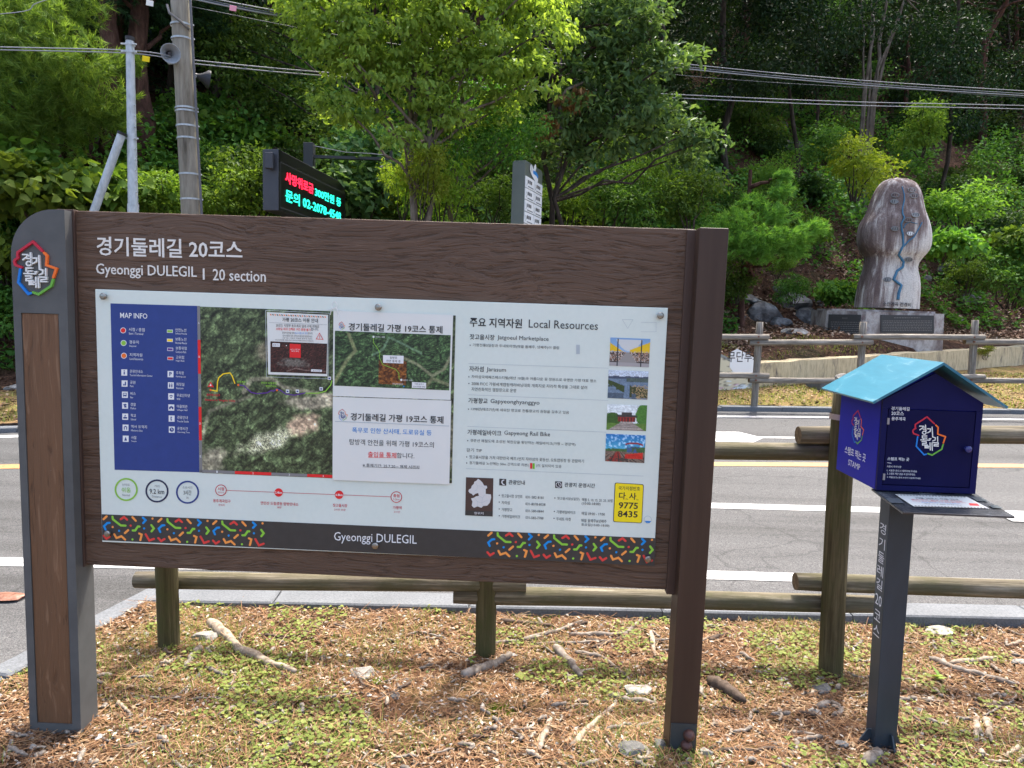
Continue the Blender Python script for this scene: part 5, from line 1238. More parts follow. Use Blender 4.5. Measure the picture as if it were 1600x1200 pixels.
# ================================================================== STAMP BOX
SB_yaw = -.0271
ux_ = Vector((math.cos(SB_yaw), math.sin(SB_yaw), 0)); uy_ = Vector((-math.sin(SB_yaw), math.cos(SB_yaw), 0))
SO = Vector((1.2702, 2.4198, .9699)); SW, SH, SD = .337, .318, .315
LEAN = .016
sbx = thing('stamp_box', 'small navy blue house-shaped stamp box with turquoise roof on a dark square post', 'stamp box', tuple(SO), SB_yaw)
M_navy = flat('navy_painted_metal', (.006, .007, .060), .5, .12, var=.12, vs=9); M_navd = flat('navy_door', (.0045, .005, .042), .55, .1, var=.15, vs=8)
M_navl = flat('navy_skylit', (.018, .020, .30), .5, .15, var=.08, vs=6)  # same navy, brighter: skylight on the side face is put into the colour
def roof_mat():
    m, nt, b = new_mat('turquoise_roof_paint'); b.inputs['Roughness'].default_value = .35
    v = coords(nt, scale=(1, .35, 1)); n = noise(nt, v, 14, 7, .7, 1.5); n2 = noise(nt, coords(nt, scale=(1, .12, 1)), 90, 4, .7)
    c = ramp(nt, n, [(.45, (.022, .145, .215)), (.60, (.03, .165, .24)), (.66, (.13, .25, .31)), (.72, (.03, .165, .24))])
    c = mixc(nt, .25, c, ramp(nt, n2, [(.3, (.6, .6, .6)), (.7, (1.2, 1.2, 1.2))]), 'MULTIPLY')
    nt.links.new(c, b.inputs['Base Color']); return m
M_roof = roof_mat(); M_edge = flat('roof_edge_wear', (.02, .20, .32), .5)
# body: open-fronted pentagon box with a gable
mid = SW / 2; gz = .425
def shr(x, y, z): return (x - LEAN * z, y - .010 * z, z)
m = MB()
pl = [(0, 0), (SW, 0), (SW, SH), (mid, gz - .01), (0, SH)]
m.add([shr(x, 0, z) for x, z in pl] + [shr(x, SD, z) for x, z in pl], [(0, 1, 2, 3, 4), (9, 8, 7, 6, 5)] + [((i_ + 1) % 5, i_, i_ + 5, (i_ + 1) % 5 + 5) for i_ in range(5)])
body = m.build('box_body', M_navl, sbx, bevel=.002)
dx0, dx1, dz0, dz1 = .022, .313, .022, .288
m = MB(); 
for (a_, b_, c_, d_) in ((0.0, 0.0, dx0 - .0025, SH - .03), (dx1 + .0025, 0.0, SW, SH - .03), (dx0 - .0025, 0.0, dx1 + .0025, dz0 - .0025)):
    m.box(a_ + .0005, -.012, b_ + .0005, c_, -.0006, d_)
m.v = [shr(*p) for p in m.v]; 
g_ = [(.0005, SH - .0297), (SW - .0005, SH - .0297), (SW - .0005, SH - .002), (mid, gz - .013), (.0005, SH - .002)]
m.add([shr(x, -.012, z) for x, z in g_] + [shr(x, -.0006, z) for x, z in g_], [(0, 1, 2, 3, 4)] + [((i_ + 1) % 5, i_, i_ + 5, (i_ + 1) % 5 + 5) for i_ in range(5)])
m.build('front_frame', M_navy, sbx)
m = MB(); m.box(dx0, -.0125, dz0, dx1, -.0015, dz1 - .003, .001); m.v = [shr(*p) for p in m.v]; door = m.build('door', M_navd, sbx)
m = MB(); n = 14; vs = []
for d_, r_ in ((0, .008), (.008, .008), (.010, .0115), (.016, .0115), (.018, .009), (.0182, .0004)): vs += [shr(.292 + r_ * math.cos(2 * math.pi * k / n), -.0125 - d_, .158 + r_ * math.sin(2 * math.pi * k / n)) for k in range(n)]
m.add(vs, [(j * n + (k + 1) % n, j * n + k, (j + 1) * n + k, (j + 1) * n + (k + 1) % n) for j in range(5) for k in range(n)]); m.build('knob', flat('navy_knob', (.03, .035, .16), .2, .6), door, smooth=True)
M_hg = flat('worn_hinge', (.3, .3, .33), .4, .4, .6)
for z in (.038, .232):
    m = MB(); m.box(dx0 - .004, -.0165, z, dx0 + .003, -.0128, z + .022)
    m.v = [shr(*p) for p in m.v]; m.build('hinge', M_hg, door)
# roof: two slabs meeting at the ridge
m = MB(); e, tk = .051, .008; f0, b0_ = -.055, SD + .056
rz_, ez = gz + .018, .305
def slab(x_e, x_r, ze, zr):
    d = Vector((x_r - x_e, 0, zr - ze)).normalized(); nn = Vector((-d.z, 0, d.x)); nn = nn if nn.z > 0 else -nn
    A = Vector((x_e, 0, ze)); B = Vector((x_r, 0, zr)); q = [A, B, B + nn * tk if abs(d.x) < .01 else Vector((x_r, 0, zr + tk / max(.3, nn.z))), A + nn * tk]
    vs = [shr(p.x, y, p.z) for y in (f0, b0_) for p in q]
    return vs
for xe in (-e, SW + e):
    vs = slab(xe, mid, ez, rz_)
    fs = [(0, 1, 2, 3), (7, 6, 5, 4), (0, 4, 5, 1), (1, 5, 6, 2), (2, 6, 7, 3), (3, 7, 4, 0)]
    if xe > 0: fs = [f[::-1] for f in fs]
    mm = MB(); mm.add(vs, fs); mm.build('roof_panel', M_roof, sbx)
# shelf
M_shelf = multi('black_glossy_shelf', [(.3, (.016, .018, .020)), (.55, (.05, .055, .06)), (.72, (.14, .15, .16))], 9, rough=.22, spec=.6, bmp=.05, bd=.002)
m = MB(); sd0, sd1 = -.0010, .352
m.add([shr(x, y, z) for z in (-.009, -.002) for x, y in ((sd0, .02), (sd1, .02), (sd1, -.196), (sd0, -.196))], [(0, 1, 2, 3), (7, 6, 5, 4), (1, 0, 4, 5), (2, 1, 5, 6), (3, 2, 6, 7), (0, 3, 7, 4)])
for q in (2, 3): pass
m.v = [(x, y, z + (.11 * min(0, y))) for x, y, z in m.v]
m.build('shelf', M_shelf, sbx, bevel=.001)
# post
M_bpost = multi('blue_black_post_paint', [(.3, (.020, .029, .038)), (.6, (.036, .050, .064)), (.75, (.06, .075, .085))], 5, (1, 1, .3), rough=.4, spec=.4, bmp=.1, bd=.002)
pt = SO.z - .012
foot_c = atZ(1383, 1170, 0.0); pc0 = Vector((1.2702 + .034 + .05, 2.4198 + .06, 0))
a1_ = atY(1389, 812, 2.45); a2_ = atY(1427, 812, 2.45); b1_ = atY(1367, 1150, 2.45); b2_ = atY(1401, 1150, 2.45)
def loc_(p): q = Vector(p) - SO; return (q.dot(ux_), q.dot(uy_), q.z)
la1, la2, lb1, lb2 = map(loc_, (a1_, a2_, b1_, b2_)); y0_ = la1[1]; pd = .070
zb0 = -SO.z - .25; 
def lint(p, q, z): t = (z - p[2]) / (q[2] - p[2]); return p[0] + (q[0] - p[0]) * t
m = MB(); vs = []
for z in (zb0, -.0095 - .003): vs += [(lint(la1, lb1, z), y0_, z), (lint(la2, lb2, z), y0_, z), (lint(la2, lb2, z), y0_ + pd, z), (lint(la1, lb1, z), y0_ + pd, z)]
m.add(vs, [(0, 1, 5, 4), (1, 2, 6, 5), (2, 3, 7, 6), (3, 0, 4, 7), (4, 5, 6, 7)]); bp = m.build('post', M_bpost, sbx, bevel=.002)
gx0, gx1 = lint(la1, lb1, -SO.z), lint(la2, lb2, -SO.z)
for nm_, tri in (('gusset', ((gx0 - .001, y0_ + .03), (gx0 - .045, y0_ + .03), .05)), ('gusset', ((gx1 + .001, y0_ + .03), (gx1 + .03, y0_ + .03), .04)), ('gusset', ((gx0 + .055, y0_ - .001), (gx0 + .058, y0_ - .035), .05))):
    (x0_, y1_), (x2_, y2_), hh = tri; m = MB(); t = .003; zz0 = -SO.z - .06; zt0 = -SO.z + .005
    dv = Vector((y2_ - y1_, -(x2_ - x0_), 0)).normalized() * t
    P_ = [Vector((x0_, y1_, zz0)), Vector((x2_, y2_, zz0)), Vector((x2_, y2_, zt0)), Vector((x0_ + (x2_ - x0_) * .3, y1_ + (y2_ - y1_) * .3, zt0 + hh)), Vector((x0_, y1_, zt0 + hh))]
    m.add([p + dv for p in P_] + [p - dv for p in P_], [(0, 1, 2, 3, 4), (9, 8, 7, 6, 5)] + [((i_ + 1) % 5, i_, i_ + 5, (i_ + 1) % 5 + 5) for i_ in range(5)]); m.build(nm_, M_bpost, sbx)
# printing on the box
FD = Face(SO - uy_ * .0130, ux_ - Vector((0, 0, 0)), Vector((-LEAN, -.010, 1)))
FL_ = Face(SO - ux_ * .0002, -uy_, Vector((-LEAN, -.010, 1)))
pd_ = Print(FD, .0006); Zb = lambda x, y: (1270 + x / 4.848, 540 + y / 4.848)
I_box = flat('white_box_print', (.74, .76, .80), .5)
for (y, st, xe) in ((488, '경기둘레길', 742), (524, '20코스', 698), (565, '용추계곡', 710)): tz(pd_, Zb, st, 604, y, xe, I_box, 28, 1, .01)
tz(pd_, Zb, '스탬프 찍는 곳', 568, 868, 733, I_box, 26, 1, .01); pd_.line([Zb(568, 886), Zb(598, 889)], .6, I_box, 1)
pd_.build('door_print', door); pd_ = Print(FD, .0006)
for (y, st, xe) in ((922, '사용시 주의사항', 672), (952, '1. 사용후 반드시 제자리에 두세요', 790), (976, '2. 스탬프 찍은 문을 꼭 닫아주세요', 776), (1004, '3. 먹물(잉크) 등에 손상이 사용해 주세요', 818)): tz(pd_, Zb, st, 563, y, xe, I_box, 17, 1)
pd_.build('door_print', door)
bpb = lambda x, y: FD.px(*Zb(765 + (x - 4.5) * 3.78, 535 + (y - 18) * 3.52), .0006)
emblem(FD, bpb, door, 0, 3.0, .0008, 'emblem_print')
ps_ = Print(FL_, .0006)
def side(u, v): return (u, v)
sx_ = lambda x, y: FL_.px(*Zb(x, y), .0006)
emblem(FL_, lambda x, y: (lambda c_, r_: (c_[0] + (x - 36) * r_, c_[1] - (y - 58) * r_ * .98))(sx_(336, 610), .00150), body, 0, 3.0, .0008, 'emblem_print')
c1_ = sx_(240, 800); c2_ = sx_(398, 900)
ps_.local = lambda u, v: (u, v)
def ltext(pr, st, u, v, w, h, mat, bold=0):  # direct metres
    pr._m(mat); TXT.append((pr, pr.mb.cur, st, (u, v), w, h, pr.b + .0003, bold, 0))
cu_ = (c1_[0] + c2_[0]) / 2
ltext(ps_, '스탬프 찍는 곳', cu_ - .085, .078, .170, .030, I_box, .01); ltext(ps_, 'STAMP', cu_ - .048, .040, .096, .022, I_box, .0)
ps_.build('side_print', body)
# upright lettering down the left face of the post
pu_ = Vector((lint(la1, lb1, -.35), 0, 0))
FP_ = Face(SO + ux_ * (lint(la1, lb1, 0.0)) + uy_ * (y0_ + pd / 2), -uy_, (a1_ - b1_).normalized())
pp = Print(FP_, .0012)
for ch, y in zip(['경', '기', '둘', '레', '길', '20', '코', '스'], (825, 849, 872, 894, 916, 942, 968, 993)):
    v = FP_.px(1378, y, .001)[1]; ltext(pp, ch, -.022, v - .026 + .006, .044 if ch != '20' else .046, .040, I_box, 0)
pp.build('post_lettering', bp)
# notice lying on the shelf under tape
sn = thing('paper_notice', 'taped printed notice lying flat on the black shelf of the stamp box', 'notice', tuple(SO + Vector((.02, -.1, -.01))), SB_yaw)
FS = Face(SO + Vector((0, 0, -.0008)), ux_, (uy_ + Vector((0, 0, .11))).normalized())
Zs = lambda x, y: (1340 + x / 6.154, 740 + y / 6.154)
pn = Print(FS, .0006); pn.poly([Zs(358, 197), Zs(1050, 222), Zs(1265, 335), Zs(540, 315)], I_sheet, 0)
for k in range(22):
    for (xa, ya, xb, yb_) in ((375, 202, 1045, 224), (545, 306, 1240, 328)):
        t0, t1 = k / 22, (k + .55) / 22
        pn.poly([Zs(xa + (xb - xa) * t0, ya + (yb_ - ya) * t0), Zs(xa + (xb - xa) * t1, ya + (yb_ - ya) * t1), Zs(xa + (xb - xa) * t1 + 9, ya + (yb_ - ya) * t1 + 7), Zs(xa + (xb - xa) * t0 + 9, ya + (yb_ - ya) * t0 + 7)], I_brn, 1)
pn.local = lambda u, v: (u, v)
def sheettext(st, x, y, xe, h, mt, bold=0):
    a_ = FS.px(*Zs(x, y), .001); b__ = FS.px(*Zs(xe, y + (xe - x) * .03), .001); ltext(pn, st, a_[0], a_[1], b__[0] - a_[0], h, mt, bold)
sheettext('가평 20코스 이용 안내', 570, 243, 975, .017, I_black, .012); sheettext('용추계곡 일대 수해 피해로', 520, 252, 1010, .009, I_tred, .01); sheettext('소망길 데크 산책로 구간 통행 불가합니다', 530, 266, 1040, .010, I_tred); sheettext('안전을 위해 임시 시점으로 운영합니다', 620, 278, 990, .007, I_sky); sheettext('경기둘레길', 640, 292, 1000, .006, I_dk)
pn.local = None; pn.poly([Zs(1068, 285), Zs(1150, 288), Zs(1175, 312), Zs(1080, 308)], I_rd, 1)
pn.build('printed_sheet', sn)
tp_ = Print(FS, .0012); M_tape = flat('shiny_tape', (.10, .115, .125), .12, .7)
tp_.poly([Zs(255, 232), Zs(395, 238), Zs(455, 285), Zs(320, 280)], M_tape, 0); tp_.poly([Zs(1085, 222), Zs(1180, 226), Zs(1260, 268), Zs(1150, 262)], M_tape, 0); tp_.poly([Zs(1250, 300), Zs(1340, 303), Zs(1400, 335), Zs(1300, 330)], M_tape, 1)
tp_.build('tape', sn)

# ================================================================== BEHIND THE ROAD: LED sign, totem, poles, cables
LA = atY(410, 232, 9.95); LB = atY(435, 232.5, 9.90); LC = atY(540, 288, 12.6)
lz1 = LB.z; lz0 = atY(435, 329, 9.9).z
led = thing('led_sign', 'black electronic message board with red and cyan Korean lettering on a dark cabinet', 'electronic sign', (LB.x, LB.y, T(LB.x, LB.y)))
M_cab = flat('charcoal_cabinet', (.045, .047, .055), .5, .4, var=.1, vs=4); M_blk = flat('black_screen', (.008, .008, .009), .35, .4, var=.3, vs=60)
def emis(name, c, s):
    m, nt, b = new_mat(name); b.inputs['Base Color'].default_value = (*[x * .3 for x in c], 1); b.inputs['Emission Color'].default_value = (*c, 1); b.inputs['Emission Strength'].default_value = s; return m
M_lr = emis('lit_red_diodes', (1, .015, .05), .9); M_lc = emis('lit_cyan_diodes', (.02, .85, .55), .75)
A2, B2, C2 = [Vector((p.x, p.y, 0)) for p in (LA, LB, LC)]; D2 = A2 + (C2 - B2)
m = MB(); m.add([(p.x, p.y, z) for z in (lz0, lz1) for p in (A2, B2, C2, D2)], [(0, 1, 5, 4), (1, 2, 6, 5), (2, 3, 7, 6), (3, 0, 4, 7), (4, 5, 6, 7), (3, 2, 1, 0)])
cab = m.build('cabinet', M_cab, led, world=True, bevel=.01)
LF = Face((B2.x, B2.y, lz0), C2 - B2, (0, 0, 1))
pl_ = Print(LF, .004); Zl = lambda x, y: (380 + x / 3.077, 200 + y / 3.077)
W_ = (C2 - B2).length; Hh_ = lz1 - lz0
pl_.local = lambda u, v: (u, v)
pl_.poly([(.01, .01), (W_ - .01, .01), (W_ - .01, Hh_ - .01), (.01, Hh_ - .01)], M_blk, 0)
pl_.line([(.05, .05), (W_ - .06, .05), (W_ - .06, Hh_ * .80), (.05, Hh_ * .80), (.05, .05)], .012, M_cab, 2, False)
pl_.build('screen', cab)
pt_ = Print(LF, .01); pt_.local = pl_.local
r1 = LF.px(*Zl(203, 262), .01); r1e = LF.px(*Zl(338, 324), .01); r1t = LF.px(*Zl(203, 206), .01)
c1e = LF.px(*Zl(345, 328), .01); c1ee = LF.px(*Zl(470, 378), .01); r2 = LF.px(*Zl(204, 352), .01); r2e = LF.px(*Zl(470, 437), .01); r2t = LF.px(*Zl(204, 292), .01)
hh_ = (r1t[1] - r1[1]); 
ltext(pt_, '사망위로금', r1[0], r1[1], r1e[0] - r1[0], hh_, M_lr, .03); pt_.build('lit_lettering', cab); pt_ = Print(LF, .01); pt_.local = pl_.local
ltext(pt_, '300만원 등', c1e[0], r1[1] - .015, c1ee[0] - c1e[0], hh_ * .9, M_lc, .02); pt_.build('lit_lettering', cab); pt_ = Print(LF, .01); pt_.local = pl_.local
ltext(pt_, '문의 02-2078-4548', r2[0], r2[1], r2e[0] - r2[0], r2t[1] - r2[1], M_lc, .02)
pt_.build('lit_lettering', cab)
m = MB(); a_ = atY(414, 238, 9.86); b_ = atY(427, 264, 9.86); m.box(a_.x, 9.83, b_.z, b_.x, 9.9, a_.z, .01); m.build('vent_hood', M_cab, led, world=True)
mx_ = (A2 + C2) / 2
for t in (.25, .75):
    p = (A2 + B2) / 2 + (C2 - B2) * t; m = MB(); m.box(p.x - .06, p.y - .06, T(p.x, p.y) - .3, p.x + .06, p.y + .06, lz0 + .004); m.build('leg', M_cab, led, world=True)
# camera mast
mp_ = atY(483.5, 224, 12.9); mast = thing('camera_mast', 'dark steel mast with a long side arm and small camera, behind the electronic sign', 'mast', (mp_.x, mp_.y, T(mp_.x, mp_.y)))
m = MB(); m.box(mp_.x - .085, mp_.y - .085, T(mp_.x, mp_.y) - .3, mp_.x + .085, mp_.y + .085, mp_.z, .005); m.build('pole', M_cab, mast, world=True)
e_ = atY(612, 243, 12.9); s_ = atY(491, 244, 12.9); m = MB(); m.box(s_.x - .01, 12.87, s_.z - .035, e_.x, 12.93, s_.z + .015); m.box(e_.x - .03, 12.86, e_.z - .09, e_.x + .01, 12.94, e_.z + .08); m.build('arm', M_cab, mast, world=True)
m = MB(); m.tube([atY(594, 263, 12.75), atY(611, 256, 12.85)], .035, 10); m.tube([atY(606, 257, 12.85), atY(610, 246, 12.9)], .012, 6); m.build('camera_body', flat('grey_camera', (.18, .18, .18), .5), mast, world=True)
m = MB(); m.tube([atY(491, 228, 12.9), atY(540, 238, 12.88), atY(580, 240, 12.88), atY(606, 243, 12.9)], .008, 5); m.build('stay_wire', M_bolt, mast, world=True)
# totem
TA = atY(801, 251, 10.55); TB = atY(821, 249, 10.48); TC = atY(848, 265, 11.3)
A2, B2, C2 = [Vector((p.x, p.y, 0)) for p in (TA, TB, TC)]; D2 = A2 + (C2 - B2); tz1 = TB.z; tb = T(TB.x, TB.y)
M_tot = flat('grey_green_enamel', (.105, .12, .10), .45, .4, var=.1, vs=3)
tot = thing('direction_totem', 'tall grey-green sign pillar with rows of white name plates behind the board', 'sign pillar', (TB.x, TB.y, tb))
TF = Face((B2.x, B2.y, tb), C2 - B2, (0, 0, 1)); W_ = (C2 - B2).length; H_ = tz1 - tb
m = MB(); q = [(p.x, p.y, z) for z in (tb - .3, tz1 - .04) for p in (A2, B2, C2, D2)]; cc_ = (A2 + B2 + C2 + D2) / 4
q += [((cc_ + (p - cc_) * .9).x, (cc_ + (p - cc_) * .9).y, tz1) for p in (A2, B2, C2, D2)]
m.add(q, [(i_ + 4 * l, (i_ + 1) % 4 + 4 * l, (i_ + 1) % 4 + 4 + 4 * l, i_ + 4 + 4 * l) for l in (0, 1) for i_ in range(4)] + [(8, 9, 10, 11)])
m.build('pillar', M_tot, tot, world=True, bevel=.004)
ZT = lambda x, y: (380 + x / 3.077, 200 + y / 3.077)
v0_ = TF.px(*ZT(1358, 228), .01)[1]; rowh = (TF.px(*ZT(1358, 228), .01)[1] - TF.px(*ZT(1358, 345), .01)[1]) / 2
for r_ in range(6):
    for c_ in (0, 1):
        ua = .02 + c_ * (W_ - .03) / 2; ub = ua + (W_ - .03) / 2 - .012; va = v0_ - r_ * rowh; vb = va - rowh + .012
        m = MB(); m.add([TF.at(u, v, d_) for d_ in (.012, -.004) for u, v in ((ua, vb), (ub, vb), (ub, va), (ua, va))], [(0, 1, 2, 3), (0, 4, 5, 1), (1, 5, 6, 2), (2, 6, 7, 3), (3, 7, 4, 0)])
        np_ = m.build('name_plate', I_white, tot, world=True); pr_ = Print(TF, .0135); pr_.local = lambda u, v: (u, v)
        for k in range(3): pr_.poly([(ua + .10 + k * .07, va - .09), (ua + .15 + k * .07, va - .09), (ua + .15 + k * .07, va - .04), (ua + .10 + k * .07, va - .04)], I_dk)
        pr_.poly([(ua + .10, va - .14), (ub - .04, va - .14), (ub - .04, va - .125), (ua + .10, va - .125)], I_grey); pr_.line([(ua + .04, va - .05), (ua + .07, va - .09), (ua + .04, va - .13)], .012, I_grey, 0)
        pr_.build('plate_print', np_)
cr_ = Print(TF, .012); b_ = lambda x, y: TF.px(*ZT(x, y), .012)
cr_.local = lambda x, y: b_(x, y)
cr_.line([(1385, 195), (1393, 215), (1400, 228), (1412, 245)], 12, I_white, 0, True); cr_.line([(1388, 205), (1385, 185)], 5, I_white, 0); cr_.line([(1400, 215), (1402, 195), (1405, 188)], 8, I_white, 1); cr_.line([(1396, 212), (1410, 222), (1416, 235)], 5, I_sky, 2)
cr_.build('crest', tot)
# concrete utility pole
M_cp = multi('stained_concrete_pole', [(.34, (.10, .085, .065)), (.46, (.27, .24, .19)), (.6, (.36, .33, .27)), (.74, (.45, .42, .36))], 6, (1, 1, .13), rough=.9, bmp=.3, bd=.01, fine=(30, .5))
PY_ = 10.2; p0 = atY(299, 330, PY_); p1 = atY(281, 0, PY_); d_ = (p1 - p0).normalized()
gb = T(p0.x, PY_); up_ = thing('utility_pole', 'stained round concrete utility pole with steel bands and a conduit up its right side', 'utility pole', (p0.x, PY_, gb))
bt = p0 - d_ * ((p0.z - gb + .3) / d_.z); tp2 = p0 + d_ * ((9.0 - p0.z) / d_.z)
m = MB(); k_ = 14; m.tube([bt + (tp2 - bt) * (i_ / k_) for i_ in range(k_ + 1)], [.150 - .05 * i_ / k_ for i_ in range(k_ + 1)], 22); m.build('shaft', M_cp, up_, world=True, smooth=True)
def pole_at(y): return atY(299 + (y - 330) * (299 - 281) / 330, y, PY_)
M_gal = multi('galvanised_steel', [(.3, (.30, .34, .36)), (.5, (.42, .46, .48)), (.7, (.52, .56, .58))], 20, (1, 1, .4), rough=.4, spec=.5, bmp=.05, bd=.002)
for y in (40, 62, 170, 175, 198, 217, 273, 312):
    c_ = pole_at(y); m = MB(); m.tube([c_ - d_ * .012, c_ + d_ * .012], .140, 18, False); m.tube([c_ + Vector((.138, -.02, 0)), c_ + Vector((.185, -.03, .0))], .012, 6); m.build('band', M_gal, up_, world=True)
m = MB(); m.tube([pole_at(y) + Vector((.165, -.05, 0)) for y in (600, 330, 218, 120, 0, -60)], .018, 8); m.build('conduit', flat('grey_conduit', (.12, .12, .13), .5), up_, world=True, smooth=True)
m = MB(); m.tube([pole_at(12) + Vector((-.14, -.08, 0)), pole_at(28) + Vector((-.08, -.16, 0)), pole_at(40) + Vector((.06, -.16, 0)), pole_at(50) + Vector((.15, -.09, 0))], .018, 6); m.build('cable_loop', flat('grey_cable', (.16, .15, .14), .6), up_, world=True, smooth=True)
M_horn = flat('grey_horn_paint', (.30, .33, .36), .4, .5, var=.1)
M_blkh = flat('dark_horn', (.035, .038, .045), .5)  # darker than the horn that faces the camera
def horn(name, label, c, dr, r, M_horn=M_horn):
    th_ = thing(name, label, 'loudspeaker', tuple(c)); dr = Vector(dr).normalized(); m = MB(); n = 20; pts = [(-.16, .05), (-.10, .055), (-.095, .03), (0, .04), (.07, .075), (.12, .125), (.14, r), (.145, r + .004), (.14, r - .004), (.10, .10), (0, .032), (-.05, .022)]
    q_ = dr.orthogonal().normalized(); w_ = dr.cross(q_); vs = [c + dr * a + (q_ * math.cos(2 * math.pi * k / n) + w_ * math.sin(2 * math.pi * k / n)) * rr for a, rr in pts for k in range(n)]
    m.add(vs, [(j * n + k, j * n + (k + 1) % n, (j + 1) * n + (k + 1) % n, (j + 1) * n + k) for j in range(len(pts) - 1) for k in range(n)] + [tuple(range(n))[::-1]]); m.build('horn', M_horn, th_, world=True, smooth=True)
    m = MB(); m.tube([c + dr * -.02, c + dr * .06], [.035, .022], 10); m.build('driver_cone', flat('dark_driver', (.06, .06, .07), .5), th_, world=True)
    return th_
h1 = pole_at(94) + Vector((-.075, -.25, 0)); t_ = horn('horn_speaker', 'grey horn loudspeaker facing the camera on the concrete pole', h1, (.55, -.8, -.25), .122)
m = MB(); m.tube([h1 + Vector((-.12, .06, .0)), h1 + Vector((-.04, .09, -.10)), pole_at(102) + Vector((-.03, -.13, 0))], .018, 8); m.build('bracket', M_gal, t_, world=True)
h2 = pole_at(114) + Vector((.14, .14, 0)); t_ = horn('horn_speaker', 'dark horn loudspeaker seen from the side behind the concrete pole', h2, (.75, .45, -.1), .12, M_blkh)
m = MB(); m.tube([h2, pole_at(114) + Vector((.08, .05, -.02))], .02, 8); m.build('bracket', M_gal, t_, world=True)
# galvanised pole with raking brace
GY = 9.55; g0 = atY(208, 325, GY); g1 = atY(203, 64, GY); dg_ = (g1 - g0).normalized(); gb2 = T(g0.x, GY)
gp = thing('steel_pole', 'slim galvanised steel pole with a black cap and clamps, held by a raking brace', 'pole', (g0.x, GY, gb2))
bt2 = g0 - dg_ * ((g0.z - gb2 + .3) / dg_.z); m = MB(); m.tube([bt2, g0 + dg_ * .05, g0 + dg_ * .0501, g1], [.070, .070, .062, .050], 18); m.build('shaft', M_gal, gp, world=True, smooth=False)
m = MB(); m.tube([g1 - dg_ * .0, g1 + dg_ * .05], .056, 16); m.build('cap', I_black, gp, world=True)
def gp_at(y): return atY(203 + (y - 64) * 5 / 261, y, GY)
for y in (70, 82, 217): 
    c_ = gp_at(y); m = MB(); m.tube([c_ - dg_ * .012, c_ + dg_ * .012], .062, 16, False); m.tube([c_ + Vector((-.10, -.03, 0)), c_ + Vector((.10, -.03, 0))], .011, 6); m.build('clamp', M_gal, gp, world=True)
m = MB()
for k in range(9):
    c_ = gp_at(165 + k * 17); m.tube([c_ + Vector((.052, -.03, 0)), c_ + Vector((.075, -.035, 0))], .008, 5)
tag(m.build('step_bolt', M_gal, gp, world=True), kind='stuff')
br0 = atY(190, 210, GY - .08); br1 = atY(148, 327, GY - .08); db = (br1 - br0).normalized(); be = br0 + db * ((br0.z - T(br1.x - .8, GY) + .2) / -db.z)
m = MB(); m.tube([br0, be], .052, 16); m.build('brace', M_gal, gp, world=True, smooth=False); m = MB(); m.tube([br0 - db * .03, br0 + db * .006], .056, 16); m.build('cap', I_black, gp, world=True)
# overhead cables
M_wire = flat('pale_steel_cable', (.26, .27, .28), .6, .3); M_wd = flat('grey_black_cable', (.09, .10, .11), .5)
def cable(name, label, runs, group):
    rt = thing(name, label, 'cable', tuple(atY(*runs[0][0][0])), 0, group)
    for pts, r_, mt in runs:
        P_ = [atY(*p) for p in pts]; out = []
        for i_ in range(len(P_) - 1):     # smooth path through surveyed points
            a_ = P_[max(0, i_ - 1)]; b_ = P_[i_]; c_ = P_[i_ + 1]; e_ = P_[min(len(P_) - 1, i_ + 2)]
            for k in range(8):
                t = k / 8; out.append(.5 * ((2 * b_) + (c_ - a_) * t + (2 * a_ - 5 * b_ + 4 * c_ - e_) * t * t + (-a_ + 3 * b_ - 3 * c_ + e_) * t ** 3))
        out.append(P_[-1]); m = MB(); m.tube(out, r_ * .95, 5); m.build('strand', mt, rt, world=True, smooth=True)
    return rt
def shift(pts, d): return [(x, y + d, Y) for x, y, Y in pts]
lowc = [(-500, 62, 9.3), (0, 73.5, 9.5), (205, 79, 9.55), (277, 90, 10.05)]
c1 = cable('overhead_cable', 'pair of pale cables from the left edge past the steel pole to the concrete pole', [(lowc, .008, M_wire), (shift(lowc, 4.5), .008, M_wire)], 'overhead cables')
CY = lambda x: 12.065 / (1 - .000361 * (x - 800))
lowr = [(x, y, CY(x)) for x, y in ((292, 93), (480, 111), (760, 131), (1065, 148), (1330, 159), (1600, 165), (2100, 178))]
c2 = cable('overhead_cable', 'lower pair of pale cables crossing to the right edge above the monument', [(lowr, .0085, M_wire), (shift(lowr, 5.5), .009, M_wire)], 'overhead cables')
m = MB()
for k in range(34):
    x = 300 + k * 42; yl = np.interp(x, [p[0] for p in lowr], [p[1] for p in lowr]); Yl = np.interp(x, [p[0] for p in lowr], [p[2] for p in lowr]); a_ = atY(x, yl, Yl - .01)
    for s_ in (-1, 1): m.tube([atY(x + 4 * s_, yl, Yl - .01), atY(x, yl + 5, Yl - .01)], .004, 4)
tag(m.build('hanger', M_wd, c2, world=True), kind='stuff')
upr = [(x, y, CY(x)) for x, y in ((296, -10), (440, 18), (700, 58), (1080, 101), (1340, 125), (1600, 142), (2100, 172))]
c3 = cable('overhead_cable', 'upper bundle of three grey cables crossing the whole scene to the right edge', [(upr, .0085, M_wire), (shift(upr, 4.5), .010, M_wd), (shift(upr, 7.5), .012, M_wire)], 'overhead cables')
m = MB()
for k in range(32):
    x = 330 + k * 44; yl = np.interp(x, [p[0] for p in upr], [p[1] for p in upr]); Yl = np.interp(x, [p[0] for p in upr], [p[2] for p in upr])
    for s_ in (-1, 1): m.tube([atY(x + 4 * s_, yl, Yl - .01), atY(x, yl + 5, Yl - .01)], .004, 4)
tag(m.build('hanger', M_wd, c3, world=True), kind='stuff')
thn = [(x, y, CY(x)) for x, y in ((296, 10), (640, 72), (1080, 119), (1330, 136), (1450, 141), (1600, 152), (2100, 180))]
